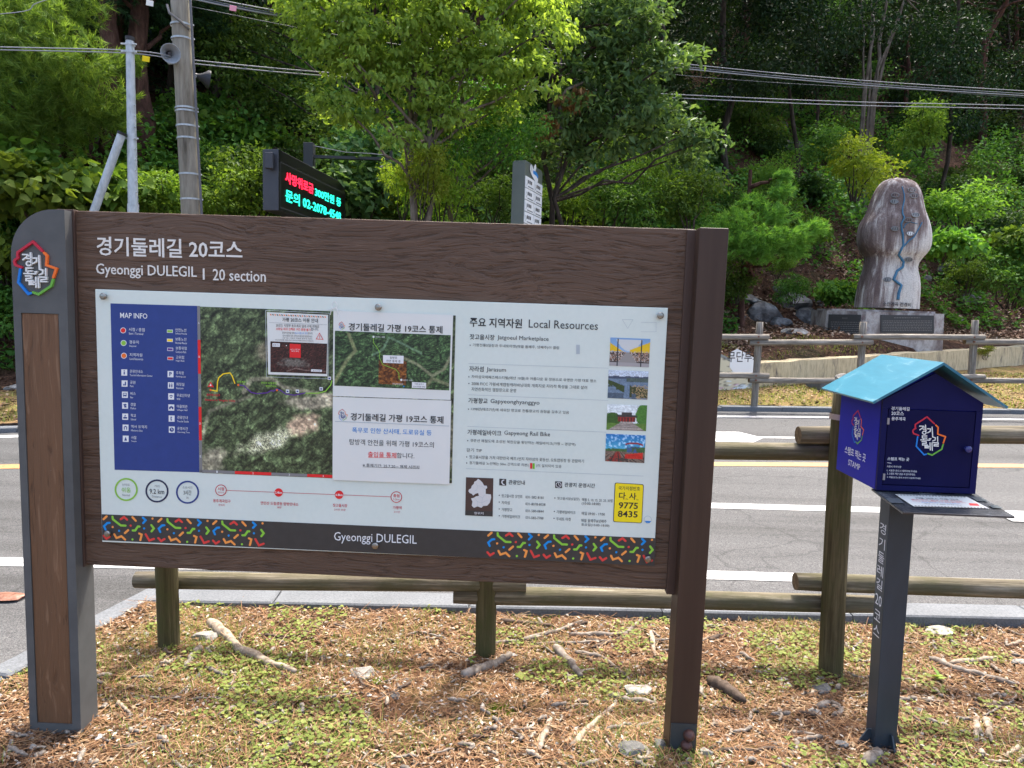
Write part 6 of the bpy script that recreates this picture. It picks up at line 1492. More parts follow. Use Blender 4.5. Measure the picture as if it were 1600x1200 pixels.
cable('overhead_cable', 'thin single wire between the upper cable bundle and the lower pair', [(thn, .005, M_wd)], 'overhead cables')
tl_ = [(-400, 40, 9.6), (0, 22, 9.9), (60, 4, 9.95), (150, -25, 10.05), (283, -60, 10.15)]
cable('overhead_cable', 'faint cable at the top left corner among the pine needles', [(tl_, .007, M_wire)], 'overhead cables')
for (x, y, Y, mt, lb) in ((228, 92, 9.7, I_yel, 'small yellow tag hanging on the cable beside the steel pole'), (234, 5, 10.0, I_cream, 'small cream tag high on the cable left of the concrete pole'), (364, 13, 10.35, I_pink, 'small pinkish tag on the cable right of the concrete pole')):
    a_ = atY(x, y, Y); m = MB(); m.box(-.045, -.004, -.035, .045, .004, .035, .002); o = m.build('cable_tag', mt); o.location = a_; o.rotation_euler = (0, .1, .2); tag(o, lb, 'tag')
# ================================================================== VEGETATION
G_mid = leafmat('leaf_mid_green', (.036, .082, .018), (.078, .155, .030), (.145, .240, .048), .4)
G_dark = leafmat('leaf_dark_green', (.020, .046, .014), (.042, .086, .024), (.080, .140, .036), .35)
G_fresh = leafmat('leaf_fresh_green', (.075, .135, .022), (.135, .220, .036), (.215, .300, .055), .45)
G_yell = leafmat('leaf_yellow_green', (.110, .180, .020), (.200, .270, .030), (.290, .350, .055), .45)
G_blue = leafmat('leaf_bluish_green', (.045, .100, .038), (.095, .180, .064), (.170, .270, .105), .4, .35)
G_pine = leafmat('pine_needle_green', (.060, .120, .022), (.150, .250, .046), (.260, .370, .085), .4)
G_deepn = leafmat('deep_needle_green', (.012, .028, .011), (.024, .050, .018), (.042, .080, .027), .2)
G_maple = leafmat('maple_green', (.115, .180, .034), (.215, .310, .060), (.330, .430, .100), .5)
G_vine = leafmat('vine_green', (.055, .115, .020), (.105, .190, .032), (.190, .290, .048), .42)
G_wood = leafmat('shaded_wood_green', (.008, .017, .008), (.017, .034, .013), (.034, .060, .022), .2)  # near-black leaves: the shade inside the wood is put into the colour
G_dead = leafmat('dead_brown_leaf', (.10, .045, .018), (.18, .085, .035), (.26, .14, .07), .2)
M_bark = multi('dark_ridged_bark', [(.3, (.018, .014, .011)), (.55, (.055, .042, .033)), (.72, (.12, .10, .08))], 16, (1, 1, .18), rough=.95, bmp=.9, bd=.03)
M_barkl = multi('pale_bark', [(.3, (.07, .054, .042)), (.55, (.15, .122, .095)), (.72, (.25, .215, .17))], 14, (1, 1, .25), rough=.9, bmp=.5, bd=.01)
M_barkr = multi('reddish_pine_bark', [(.3, (.03, .015, .011)), (.55, (.085, .042, .03)), (.72, (.15, .085, .06))], 9, (1, 1, .35), rough=.95, bmp=.9, bd=.04)

def leaf_arrays(C_, D_, U_, Lh, Wd, fold=.25, droop=0.0):
    """pointed leaves of four triangles: C_ base points, D_ along, U_ side; returns verts, faces"""
    n = len(C_); D_ = D_ / np.linalg.norm(D_, axis=1)[:, None]
    S = np.cross(D_, U_); S /= (np.linalg.norm(S, axis=1)[:, None] + 1e-9); Nn = np.cross(S, D_)
    Lh = np.broadcast_to(Lh, n)[:, None]; Wd = np.broadcast_to(Wd, n)[:, None]
    base = C_; tip = C_ + D_ * Lh - Nn * Lh * droop
    if n and float(np.mean(Wd / Lh)) > .7:      # broad heart-shaped leaves, six points folded along the midrib
        q = lambda t, w_, h_: C_ + D_ * Lh * t + S * Wd * w_ + Nn * (Wd * fold * h_ - Lh * droop * t * t * .6)
        V = np.stack([base, q(.10, .42, 1), q(.45, .50, 1.1), tip, q(.45, -.50, 1.1), q(.10, -.42, 1)], 1).reshape(-1, 3); i = np.arange(n)[:, None] * 6
        return V, np.concatenate([i + [0, 1, 2], i + [0, 2, 3], i + [0, 3, 4], i + [0, 4, 5]], 0)
    a = C_ + D_ * Lh * .42 + S * Wd * .5 + Nn * Wd * fold; b = C_ + D_ * Lh * .42 - S * Wd * .5 + Nn * Wd * fold
    V = np.stack([base, a, tip, b], 1).reshape(-1, 3); i = np.arange(n)[:, None] * 4
    Fq = np.concatenate([i + [0, 1, 2], i + [0, 2, 3]], 0)
    return V, Fq
def rnd_dirs(rs, n):
    d = rs.randn(n, 3); return d / np.linalg.norm(d, axis=1)[:, None]
def clump_cloud(rs, blobs, per, leafL, wr=.55, flatn=.6, outward=.6, twig=.10, hang=.15, tri=0):
    """blobs: (x,y,z,rx,ry,rz). Leaves sit in small sprays spread through each blob, denser to the outside."""
    Cs, Ds, Us, Ls = [], [], [], []
    vol = sum(b[3] * b[5] for b in blobs)
    for b in blobs:
        k = max(4, int(per * b[3] * b[5] / vol)); ns = max(3, k // 22)
        d = rnd_dirs(rs, ns); rr = rs.uniform(.35, 1.0, ns) ** .6
        rr *= .82 + .36 * vnoise(d[:, 0] * 2.5 + b[0], d[:, 2] * 2.5 + b[1], 5)
        sc = np.array([b[0], b[1], b[2]]) + d * rr[:, None] * np.array([b[3], b[4], b[5]])
        idx = rs.randint(0, ns, k); sdir = d[idx] * outward + rs.randn(k, 3) * .35; sdir[:, 2] -= hang
        t = rs.uniform(-1, 1, k)[:, None]
        spread = rs.randn(k, 3) * np.array([twig, twig, twig * .45])
        c = sc[idx] + spread
        up = np.tile(np.array([0, 0, 1.]), (k, 1)) * flatn + rs.randn(k, 3) * (1 - flatn) * .8
        Cs.append(c); Ds.append(sdir + rs.randn(k, 3) * .5 * np.array([1, 1, .5])); Us.append(up); Ls.append(leafL * rs.uniform(.6, 1.25, k))
    C_ = np.concatenate(Cs); D_ = np.concatenate(Ds); U_ = np.concatenate(Us); Lh = np.concatenate(Ls)
    return leaf_arrays(C_, D_, U_, Lh, Lh * wr, .12, .25)
def needle_cloud(rs, tips, nl=.10, per=16, wd=.004, spread=.9):
    """tufts of needles: tips (n,6) = position + direction"""
    n = len(tips); T_ = np.repeat(tips, per, 0); k = len(T_)
    d = T_[:, 3:] + rs.randn(k, 3) * spread * .5; d /= np.linalg.norm(d, axis=1)[:, None]
    b = T_[:, :3] + T_[:, 3:] * rs.uniform(-.10, .05, k)[:, None]; L_ = nl * rs.uniform(.7, 1.2, k)[:, None]
    s = np.cross(d, rnd_dirs(rs, k)); s /= np.linalg.norm(s, axis=1)[:, None] + 1e-9
    V = np.stack([b - s * wd, b + s * wd, b + d * L_], 1).reshape(-1, 3); Fq = np.arange(k * 3).reshape(-1, 3); return V, Fq
def me_of(name, V, Fq, mat):
    o = npmesh(name, V, Fq, mat); me = o.data; bpy.data.objects.remove(o); return me
def add_me(name, me, parent, loc=(0, 0, 0)):
    o = bpy.data.objects.new(name, me); link(o, parent); o.location = loc; return o
def limb(p0, p1, r0, r1, rs, n=6, wob=.12, sides=7):
    p0 = np.array(p0, float); p1 = np.array(p1, float); L_ = np.linalg.norm(p1 - p0); pts = []
    for k in range(n + 1):
        t = k / n; pts.append(p0 + (p1 - p0) * t + rs.randn(3) * wob * L_ * .12 * math.sin(math.pi * min(1, t * 1.2)))
    return pts, [r0 + (r1 - r0) * k / n for k in range(n + 1)]
SAFE = lambda me: me

def where(x, y, z):
    q = CM.transposed() @ Vector((x, y, z - CH)); a = 800 + F * q.x / -q.z; b = 600 - F * q.y / -q.z
    col = [(60, 'at the left edge'), (190, 'left of the steel pole'), (300, 'between the two poles'), (420, 'right of the concrete pole'), (540, 'behind the electronic sign'), (640, 'behind the camera mast arm'), (740, 'behind the bright maple'), (850, 'behind the sign pillar'), (980, 'behind the broad-leaved tree'), (1140, 'behind the board right end'), (1290, 'behind the young pine'), (1380, 'just left of the monument'), (1450, 'behind the monument'), (1530, 'just right of the monument'), (9999, 'near the right edge')]
    row = [(70, 'high at the top'), (150, 'high on the slope'), (230, 'beside the cables'), (320, 'halfway up the bank'), (9999, 'low on the bank')]
    return next(t for v, t in row if b < v) + ' ' + next(t for v, t in col if a < v)
# --- shrub kinds (each mesh is shared by its copies)
rs0 = np.random.RandomState(5)
def shrub_mesh(seed, mat, nleaf, leafL, wr, shape='round', twig=.10, flatn=.6, hang=.15):
    rs = np.random.RandomState(seed); bl = []
    k = rs.randint(5, 9)
    for _ in range(k):
        a = rs.uniform(0, 2 * math.pi); r_ = rs.uniform(.15, .62); h = rs.uniform(.25, .85)
        s = rs.uniform(.26, .46); bl.append((r_ * math.cos(a), r_ * math.sin(a) * .8, h, s, s, s * rs.uniform(.55, .9)))
    if shape == 'low': bl = [(x * 1.4, y * 1.2, z * .45, a * 1.2, b * 1.2, c * .6) for x, y, z, a, b, c in bl]
    if shape == 'tall': bl = [(x * .7, y * .7, z * 1.6, a * .9, b * .9, c * 1.1) for x, y, z, a, b, c in bl]
    V, Fq = clump_cloud(rs, bl, nleaf, leafL, wr, flatn, .7, twig, hang)
    return me_of('foliage', V, Fq, mat), bl
def stems_mesh(seed, bl, mat):
    rs = np.random.RandomState(seed); m = MB()
    for b in bl:
        p, r_ = limb((b[0] * .2, b[1] * .2, -.15), (b[0], b[1], b[2] + b[5] * .3), .016, .005, rs, 4, .5, 5); m.tube([tuple(q) for q in p], r_, 5, False)
    o = m.build('stem', mat); me = o.data; bpy.data.objects.remove(o); return me
KINDS = {}
def kind(nm, mat, nleaf, leafL, wr, shape, label, n=3, name='shrub', cat='shrub', **kw):
    L_ = []
    for s in range(n):
        me, bl = shrub_mesh(hash(nm) % 1 + s * 17 + len(KINDS) * 101 + 3, mat, nleaf, leafL, wr, shape, **kw)
        L_.append((me, stems_mesh(s + 1, bl, M_bark)))
    KINDS[nm] = (L_, label, name, cat)
kind('small', G_mid, 2900, .080, .55, 'round', 'mid-green small-leaved shrub')
kind('dark', G_dark, 2500, .10, .55, 'round', 'dark green shrub')
kind('kudzu', G_vine, 1700, .13, .85, 'low', 'broad-leaved vine heap', hang=.3, twig=.16, name='vine')
kind('fresh', G_fresh, 2500, .085, .5, 'round', 'bright green shrub')
kind('feather', G_fresh, 3600, .065, .42, 'tall', 'feathery light green young tree', twig=.13)
kind('blue', G_blue, 1500, .13, .6, 'round', 'large-leaved bluish green shrub', twig=.15)
kind('yellow', G_yell, 2400, .08, .5, 'round', 'yellow-green sunlit shrub', twig=.10)
GROUPS = {'small': 'small-leaved shrubs on the slope', 'dark': 'dark shrubs on the slope', 'kudzu': 'vines on the slope', 'fresh': 'bright shrubs on the slope', 'feather': 'feathery young trees on the slope', 'blue': 'large-leaved shrubs on the slope', 'yellow': 'yellow-green shrubs'}
random.seed(21)
def place(nm, x, y, s, label=None, zoff=-.1, sq=1.0, group=True):
    L_, lb, name, cat = KINDS[nm]; me, st = random.choice(L_); lb = ('big ' if s > 1.2 else 'small ' if s < .8 else '') + lb + ' ' + where(x, y, T(x, y) + .5)
    z = T(x, y) + zoff
    rt = thing(name, label or lb, cat, (x, y, z), random.uniform(0, 6.28), GROUPS[nm] if group and not label else None)
    rt.scale = (s, s, s * sq)
    add_me('foliage', me, rt); add_me('stem', st, rt); return rt
# pine: whorled branches with tufts
def pine_parts(seed, h, r, nb, mat_n, nl=.11, per=14, bare=.0, trunk_r=.06, tuftn=9, wd=.004):
    rs = np.random.RandomState(seed); m = MB(); tips = []
    p, rr = limb((0, 0, -.3), (rs.randn() * .05 * h, rs.randn() * .05 * h, h), trunk_r, trunk_r * .2, rs, 8, .2); m.tube([tuple(q) for q in p], rr, 8, False)
    for b in range(nb):
        t = bare + (1 - bare) * (b + rs.uniform(0, 1)) / nb; z = t * h; a = rs.uniform(0, 6.28); L_ = r * (1 - .65 * max(0, (t - bare) / (1 - bare)) ** 1.5) * rs.uniform(.6, 1.1)
        base = np.array([0, 0, z]); e = base + np.array([math.cos(a) * L_, math.sin(a) * L_, L_ * rs.uniform(.05, .5)])
        q, r2 = limb(base, e, trunk_r * .28, .006, rs, 4, .3); m.tube([tuple(x) for x in q], r2, 5, False)
        for k in range(tuftn):
            t2 = rs.uniform(.3, 1.05); c = base + (e - base) * t2 + rs.randn(3) * L_ * .16 * np.array([1, 1, .5]); d = (e - base) / (L_ + 1e-6) * .5 + rs.randn(3) * .4 + np.array([0, 0, .6]); d /= np.linalg.norm(d)
            tips.append(np.concatenate([c, d * .12]))
    tips = np.array(tips); tips[:, 3:] /= .12
    V, Fq = needle_cloud(rs, tips, nl, per, wd); me = me_of('needles', V, Fq, mat_n); o = m.build('trunk', M_barkr); mt = o.data; bpy.data.objects.remove(o); return mt, me
# forest trees for the hill
def tree_parts(seed, h, cr, mat_l, mat_b, nleaf, leafL, wr=.55, bare=.45, tr=.10, nblob=12, lean=.06, twig=.22):
    rs = np.random.RandomState(seed); m = MB(); bl = []
    top = np.array([rs.randn() * lean * h, rs.randn() * lean * h * .5, h])
    p, rr = limb((0, 0, -.4), top, tr, tr * .25, rs, 9, .10); m.tube([tuple(q) for q in p], rr, 9, False)
    for k in range(nblob):
        t = bare + (1 - bare) * (k + rs.uniform(0, 1)) / nblob; i_ = min(8, int(t * 9)); b0 = np.array(p[i_]); a = rs.uniform(0, 6.28); L_ = cr * rs.uniform(.5, 1.05) * (1.1 - .55 * abs(t - .65))
        e = b0 + np.array([math.cos(a) * L_, math.sin(a) * L_, L_ * rs.uniform(.25, .8)])
        q, r2 = limb(b0, e, tr * .38, .012, rs, 5, .22); m.tube([tuple(x) for x in q], r2, 6, False)
        s = cr * rs.uniform(.32, .55); bl.append((e[0], e[1], e[2], s, s, s * .62))
        mid_ = b0 + (e - b0) * .55; bl.append((mid_[0], mid_[1], mid_[2] + .1, s * .6, s * .6, s * .4))
    bl.append((top[0], top[1], top[2], cr * .4, cr * .4, cr * .35))
    V, Fq = clump_cloud(rs, bl, nleaf, leafL, wr, .55, .6, twig, .2)
    me = me_of('crown', V, Fq, mat_l); o = m.build('trunk', mat_b); mt = o.data; bpy.data.objects.remove(o); return mt, me
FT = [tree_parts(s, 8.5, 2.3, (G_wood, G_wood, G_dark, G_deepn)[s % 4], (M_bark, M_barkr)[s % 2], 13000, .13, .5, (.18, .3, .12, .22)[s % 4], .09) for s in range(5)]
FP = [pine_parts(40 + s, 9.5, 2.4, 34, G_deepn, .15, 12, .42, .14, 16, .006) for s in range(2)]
BT = (atY(1362, 150, 21.5).x, 21.5, T(atY(1362, 150, 21.5).x, 21.5))
def gap(x, y): q = 800 + F * x / y; return (q > 1318) & (q < 1450) & (y < BT[1] + .6)
rs = np.random.RandomState(77); spots = []
tries = 0
while len(spots) < 132 and tries < 12000:
    tries += 1; x = rs.uniform(-30, 34); y = rs.uniform(14, 50)
    toe = float(np.interp(x, [p[0] for p in TOE], [p[1] for p in TOE]))
    if y < toe + 4.4 + (3.4 if x > 3 else 0): continue
    if abs(x) > y * .9 + 3: continue
    if gap(x, y): continue
    if min([9] + [math.hypot(x - a, y - b) for a, b in spots]) < 2.15: continue
    spots.append((x, y))
for k, (x, y) in enumerate(spots):
    wh = where(x, y, T(x, y) + 2)
    pine = rs.rand() < .33; mt, me = FP[rs.randint(2)] if pine else FT[rs.randint(5)]
    rt = thing('pine_tree' if pine else 'forest_tree', ('dark tall pine' if pine else 'dark leafy tree') + (' deep' if y > 32 else '') + ' in the wood ' + wh, 'tree', (x, y, T(x, y) - .1), rs.uniform(0, 6.28), 'pines of the wood on the hill' if pine else 'leafy trees of the wood on the hill')
    s = rs.uniform(.8, 1.25); rt.scale = (s, s, s * rs.uniform(.95, 1.15)); add_me('trunk', mt, rt); add_me('crown', me, rt)
# undergrowth: one plant where each sight line meets the slope
rs = np.random.RandomState(9); random.seed(9); cnt = 0; taken = []
ZONE_CLEAR = [(1135, 400, 1290, 530), (1290, 255, 1480, 530), (1455, 470, 1620, 560), (1490, 400, 1560, 440), (0, 560, 30, 640), (1400, 225, 1470, 262)]
for _ in range(1500):
    if cnt >= 235: break
    px_ = rs.uniform(-160, 1760); py_ = rs.uniform(-20, 520) if rs.rand() < .8 else rs.uniform(300, 560)
    if any(a < px_ < c and b < py_ < d for a, b, c, d in ZONE_CLEAR): continue
    if 900 < px_ < 1420 and py_ < 150 and rs.rand() < .2: continue
    hp = hit(px_, py_)
    if not hp: continue
    x, y, z = hp
    if gap(x, y) and py_ < 170: continue
    if y < float(np.interp(x, [p[0] for p in TOE], [p[1] for p in TOE])) + .35: continue
    if y > 42: continue
    dmin = min([9] + [math.hypot(x - a, y - b) / s for a, b, s in taken])
    if dmin < .62: continue
    far = y > 19
    r_ = rs.rand()
    if px_ < 520 and py_ > 180: nm = 'kudzu' if r_ < .45 else ('fresh' if r_ < .6 else 'small')
    elif far: nm = 'dark' if r_ < .7 else ('small' if r_ < .92 else 'kudzu')
    elif px_ > 1050: nm = ('small', 'kudzu', 'fresh', 'feather', 'blue', 'small', 'dark')[rs.randint(7)]
    else: nm = ('small', 'blue', 'kudzu', 'dark', 'feather', 'blue')[rs.randint(6)]
    s = rs.uniform(.7, 1.25) * (1.25 if far else 1)
    taken.append((x, y, s)); place(nm, x, y, s); cnt += 1
# --- named plants in front
def near(nm, px_, py_, Y, s, label, sq=1.0, zo=None):
    p = atY(px_, py_, Y); z = T(p.x, Y); rt = place(nm, p.x, Y, s, label, 0, sq); rt.location.z = p.z if zo is None else z + zo; return rt
near('kudzu', 60, 335, 10.3, 1.25, 'large heart-leaved vine heap left of the steel pole behind the grey end post')
near('kudzu', 150, 330, 10.6, 1.1, 'heart-leaved vine heap between the brace and the steel pole')
near('kudzu', -30, 300, 10.6, 1.3, 'heart-leaved vine heap at the left edge of the picture')
near('kudzu', 8, 430, 10.1, 1.0, 'vine hanging over the bank below, seen left of the grey end post')
near('small', 5, 520, 10.0, .8, 'low dense shrub on the bank seen left of the grey end post'); near('small', -70, 560, 9.7, .9, 'low shrub at the foot of the bank at the left edge')
near('fresh', 265, 340, 11.0, .8, 'light green shrub between the steel pole and the concrete pole')
near('fresh', 345, 345, 11.6, 1.0, 'bright shrub just right of the foot of the concrete pole')
near('small', 395, 340, 12.0, 1.1, 'dense small-leaved shrub left of the electronic sign')
near('blue', 560, 350, 13.2, 1.3, 'broad-leaved shrub under the arm of the camera mast'); near('blue', 590, 300, 13.6, 1.1, 'upper broad-leaved shrub behind the camera mast arm')
near('yellow', 690, 350, 10.9, .82, 'yellow-green leafy sprouts at the foot of the bright maple', 1.5); near('yellow', 628, 330, 10.9, .45, 'small tuft of yellow-green shoots left of the maple trunk', 1.9)
near('yellow', 655, 335, 10.3, .55, 'yellow-green leafy suckers clothing the maple trunk just above the board', 1.6)
near('small', 770, 352, 12.6, .85, 'shrub between the maple and the grey-green sign pillar'); near('fresh', 890, 356, 13.2, .9, 'light shrub just right of the grey-green sign pillar'); near('small', 960, 356, 13.2, 1.1, 'mid-green shrub behind the right half of the notice board')
near('feather', 1010, 345, 13.8, 1.1, 'feathery shrub rising above the right end of the notice board'); near('small', 1080, 352, 13.6, 1.0, 'round shrub above the top right corner of the notice board')
near('yellow', 1335, 300, 16.3, 1.35, 'large yellow-green bush on the slope up and left of the monument'); near('small', 1290, 250, 16.6, .8, 'mid-green bush on the slope above the young pine')
near('fresh', 1500, 345, 16.2, 1.15, 'rounded bright leafy bush right of the monument head'); near('kudzu', 1470, 400, 15.8, .9, 'vine leaves hanging beside the monument on its right')
near('small', 1578, 470, 16.6, 1.3, 'dense dark bush at the right edge right of the plinth'); near('small', 1510, 455, 16.5, .7, 'low bush between the monument and the right edge'); near('kudzu', 1590, 395, 17, 1.0, 'vines covering the bank at the right edge')
near('small', 1240, 470, 15.2, .55, 'small leafy plant above the dark rocks'); near('kudzu', 1300, 470, 15.6, .75, 'leafy ground vine just left of the monument base'); near('small', 1160, 400, 15.0, .8, 'small-leaved shrub right of the dark board post'); near('small', 1150, 470, 14.6, .5, 'low green tuft left of the dark rocks')
near('fresh', 1215, 430, 15.6, .5, 'pale green seedling patch in the leaf litter'); near('fresh', 1440, 235, 20, 1.1, 'bright sapling spray high on the right slope', 1.2); near('yellow', 1540, 560, 14.8, .25, 'little weed at the end of the yellow wall')
# young pine above the board's right end
mt, me = pine_parts(61, 2.1, 1.15, 26, G_pine, .13, 20, .05, .05, 14, .005)
YP = True
# old pines at the upper left: trunks and drooping boughs of soft needles
def bough_tree(name, label, base, topz, trunk_r, boughs, matn, seed, matb=M_barkr, nl=.15, per=26):
    rs = np.random.RandomState(seed); bx, by = base; bz = T(bx, by)
    rt = thing(name, label, 'tree', (bx, by, bz)); m = MB()
    p, rr = limb((bx, by, bz - .4), (bx + rs.randn() * .3, by, topz), trunk_r, trunk_r * .5, rs, 10, .07); m.tube([tuple(q) for q in p], rr, 12, False); m.build('trunk', matb, rt, world=True, smooth=True)
    tips = []
    for (px_, py_, Y, r_) in boughs:
        c = np.array(atY(px_, py_, Y)); R = r_ / F * Y
        tz_ = min(max(c[2] - .1, bz + 1), topz); i_ = int(np.clip((tz_ - bz) / (topz - bz) * 10, 0, 10)); q, r2 = limb(p[i_], c, .05, .012, rs, 6, .4); b_ = MB(); b_.tube([tuple(x) for x in q], r2, 6, False); b_.build('bough', matb, rt, world=True)
        n = int(150 * (R / .8) ** 2) + 45; d = rnd_dirs(rs, n); rad_ = rs.uniform(.1, 1, n) ** .5; pos = c + d * rad_[:, None] * np.array([R, R * .8, R * .55])
        dr = (pos - np.array([p[i_][0], p[i_][1], c[2]])); dr /= np.linalg.norm(dr, axis=1)[:, None] + 1e-6; dr = dr * .6 + rs.randn(n, 3) * .35 + np.array([0, 0, .15]); dr /= np.linalg.norm(dr, axis=1)[:, None]
        tips.append(np.concatenate([pos, dr], 1))
    V, Fq = needle_cloud(rs, np.concatenate(tips), nl, per, .0062, .8)
    o = npmesh('needles', V - np.array([bx, by, bz]), Fq, matn, rt); return rt
bough_tree('old_pine', 'large pine with soft light green needle boughs filling the top left corner', (-7.6, 13.2), 9.5, .20, [(40, 50, 10.6, 95), (110, 90, 10.4, 75), (60, 130, 10.8, 80), (10, 10, 10.9, 80), (150, 150, 10.8, 60), (120, 190, 11.2, 60), (60, 215, 11.3, 70), (10, 160, 10.5, 70), (175, 185, 11.0, 38), (-60, 90, 10.8, 90), (100, 5, 11.2, 70), (190, 100, 11.6, 34), (20, 260, 11.6, 60), (-50, 200, 11, 80)], G_pine, 3)
bough_tree('old_pine', 'dark red-trunked pine standing behind the galvanised pole', (atY(216, 100, 13.6).x, 13.6), 10, .21, [(150, -40, 13, 120), (260, -60, 13.5, 110), (300, 20, 14.2, 60)], G_deepn, 8)
bough_tree('old_pine', 'second dark pine trunk just left of the galvanised pole', (atY(176, 250, 14.4).x, 14.4), 10, .24, [(120, 40, 14.5, 90), (100, 250, 14.4, 55)], G_deepn, 12)
bough_tree('young_pine', 'young light green pine leaning out over the slope right of the dark board post', (atY(1165, 400, 14.9).x, 14.9), atY(1215, 262, 14.6).z, .07, [(1160, 385, 13.9, 42), (1195, 372, 13.8, 40), (1235, 372, 13.7, 34), (1270, 358, 13.7, 24), (1212, 335, 14.2, 32), (1218, 300, 14.4, 20), (1222, 275, 14.5, 12), (1150, 345, 14.0, 36), (1190, 398, 13.8, 34), (1240, 395, 13.8, 22), (1120, 370, 14.0, 40), (1175, 320, 14.4, 26)], G_pine, 21, nl=.13, per=30)
# hero leafy trees
def leafy(name, label, base, topz, trunk_r, blobs, matl, matb, nleaf, leafL, wr, seed, twig=.16, stems=1, hang=.25, flatn=.55, lean=0.0, depth=.8):
    rs = np.random.RandomState(seed); bx, by = base; bz = T(bx, by); rt = thing(name, label, 'tree', (bx, by, bz)); trunks = []
    for s in range(stems):
        ox = (s - (stems - 1) / 2) * .16; p, rr = limb((bx + ox * .6, by, bz - .3), (bx + ox * 2.2 + lean, by + rs.randn() * .2, topz), trunk_r * (1 if s == 0 else .75), trunk_r * .3, rs, 10, .10); m = MB(); m.tube([tuple(q) for q in p], rr, 10, False); m.build('trunk', matb, rt, world=True, smooth=True); trunks.append(p)
    bl = []; br = MB()
    for (px_, py_, r_) in blobs:
        for dy in (0,):
            Y = by + rs.uniform(-.9, .6) * depth; c = np.array(atY(px_, py_, Y)); R = r_ / F * Y
            P_ = trunks[rs.randint(stems)]; tz_ = max(bz + 1.2, c[2] - R * .9); i_ = int(np.clip((tz_ - bz) / (topz - bz) * 10, 1, 10)); q, r2 = limb(P_[i_], c, trunk_r * .34, .012, rs, 6, .25); br.tube([tuple(x) for x in q], r2, 6, False)
            bl.append((c[0], c[1], c[2], R, R * .9, R * .62))
            for _ in range(3):
                o_ = rnd_dirs(rs, 1)[0] * R * .8; bl.append((c[0] + o_[0], c[1] + o_[1], c[2] + o_[2] * .7, R * .42, R * .42, R * .26))
    br.build('branches', matb, rt, world=True)
    V, Fq = clump_cloud(rs, bl, nleaf, leafL, wr, flatn, .6, twig, hang); npmesh('crown', V - np.array([bx, by, bz]), Fq, matl, rt); return rt
leafy('maple_tree', 'bright fresh green maple with a pale twin trunk rising behind the board', (atY(654, 345, 10.7).x, 10.7), 7.6, .075,
      [(560, 100, 62), (520, 60, 55), (530, 160, 42), (575, 175, 34), (610, 60, 70), (640, 130, 62), (690, 175, 42), (680, 60, 80), (730, 110, 60), (740, 20, 80), (790, 80, 62), (800, 150, 42), (840, 120, 42), (850, 50, 52), (600, -10, 70), (660, -50, 90), (500, 10, 60), (760, -60, 90), (830, -20, 70), (470, -20, 60), (720, 190, 36), (630, 215, 28), (770, 175, 40), (545, 40, 50), (560, -60, 80)],
      G_maple, M_barkl, 23000, .092, .62, 4, .075, 2, .45)
leafy('broadleaf_tree', 'larger-leaved bluish green tree right of the bright maple, behind the cables', (atY(868, 345, 11.9).x, 11.9), 6.6, .070,
      [(930, 60, 48), (975, 40, 42), (1000, 95, 52), (940, 130, 55), (1045, 100, 30), (1070, 90, 22), (985, 160, 48), (1030, 170, 30), (900, 180, 42), (950, 215, 42), (1010, 215, 34), (1080, 205, 34), (1110, 215, 22), (900, 20, 45), (960, -20, 60), (1020, 20, 26), (880, 240, 36), (1060, 245, 28)],
      G_blue, M_bark, 8000, .135, .5, 14, .10, 2, .1, .5)
leafy('leaning_tree', 'slim tree with a bare grey trunk between the maple and the sign pillar', (atY(714, 345, 11.5).x, 11.5), 6.4, .068, [(735, 225, 36), (700, 240, 30), (780, 215, 40), (820, 200, 40), (800, 240, 30), (760, 150, 50)], G_mid, M_barkl, 4200, .07, .5, 31, .13, 1, .2)
leafy('understorey_tree', 'dark understorey tree left of the maple behind the electronic sign', (atY(590, 330, 15).x, 15.0), 7, .10, [(420, 60, 60), (370, 110, 60), (450, 150, 60), (520, 215, 50), (380, 30, 55), (340, 60, 45), (580, 240, 50), (400, 200, 50), (470, 250, 45), (330, 200, 40)], G_mid, M_bark, 7500, .10, .6, 33, .2, 1, .25)
leafy('understorey_tree', 'dark green tree filling the shade behind the sign pillar', (atY(880, 330, 15.5).x, 15.5), 7, .09, [(860, 270, 50), (920, 290, 45), (820, 260, 45), (980, 290, 40), (780, 280, 45), (1040, 300, 40)], G_mid, M_bark, 6000, .09, .6, 36, .2, 2, .25)
# the depth of the wood, which reads as one dark leafy mass
rs = np.random.RandomState(91); n = 210000
X = rs.uniform(-34, 40, n); tz0 = np.interp(X, [p[0] for p in TOE], [p[1] for p in TOE]); Y = tz0 + 6.5 + np.where(X > 3, 2.0, 0) + rs.uniform(0, 1, n) ** 1.1 * 30; H_ = rs.uniform(0, 1, n) ** 1.3 * 6.0
k = (fbm(X * .55, Y * .55 + H_ * .9, 3, 61) + .25 * (fbm(X * 2.2 + H_, Y * 2.2 - H_, 2, 62) - .5) > .47) & (np.abs(X) < Y * .95 + 4) & ~gap(X, Y); X, Y, H_ = X[k], Y[k], H_[k]; n = len(X)
V, Fq = leaf_arrays(np.stack([X, Y, terr(X, Y) + H_ * .9 + .1], 1), rs.randn(n, 3) * [1, 1, .5] + [0, -.3, -.2], rs.randn(n, 3) * .6 + [0, 0, 1], rs.uniform(.10, .26, n), rs.uniform(.06, .14, n), .1, .2)
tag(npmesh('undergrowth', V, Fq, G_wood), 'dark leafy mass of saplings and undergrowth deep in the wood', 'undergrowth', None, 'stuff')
n = 90000; X = rs.uniform(-36, 44, n); tz0 = np.interp(X, [p[0] for p in TOE], [p[1] for p in TOE]); Y = tz0 + 6.5 + np.where(X > 3, 2.5, 0) + rs.uniform(0, 1, n) * 34  # unseen high leaf layer, added to keep the sun off the wood
k = (fbm(X * .6, Y * .6, 3, 71) > .42) & ~gap(X, Y); X, Y = X[k], Y[k]; n = len(X)
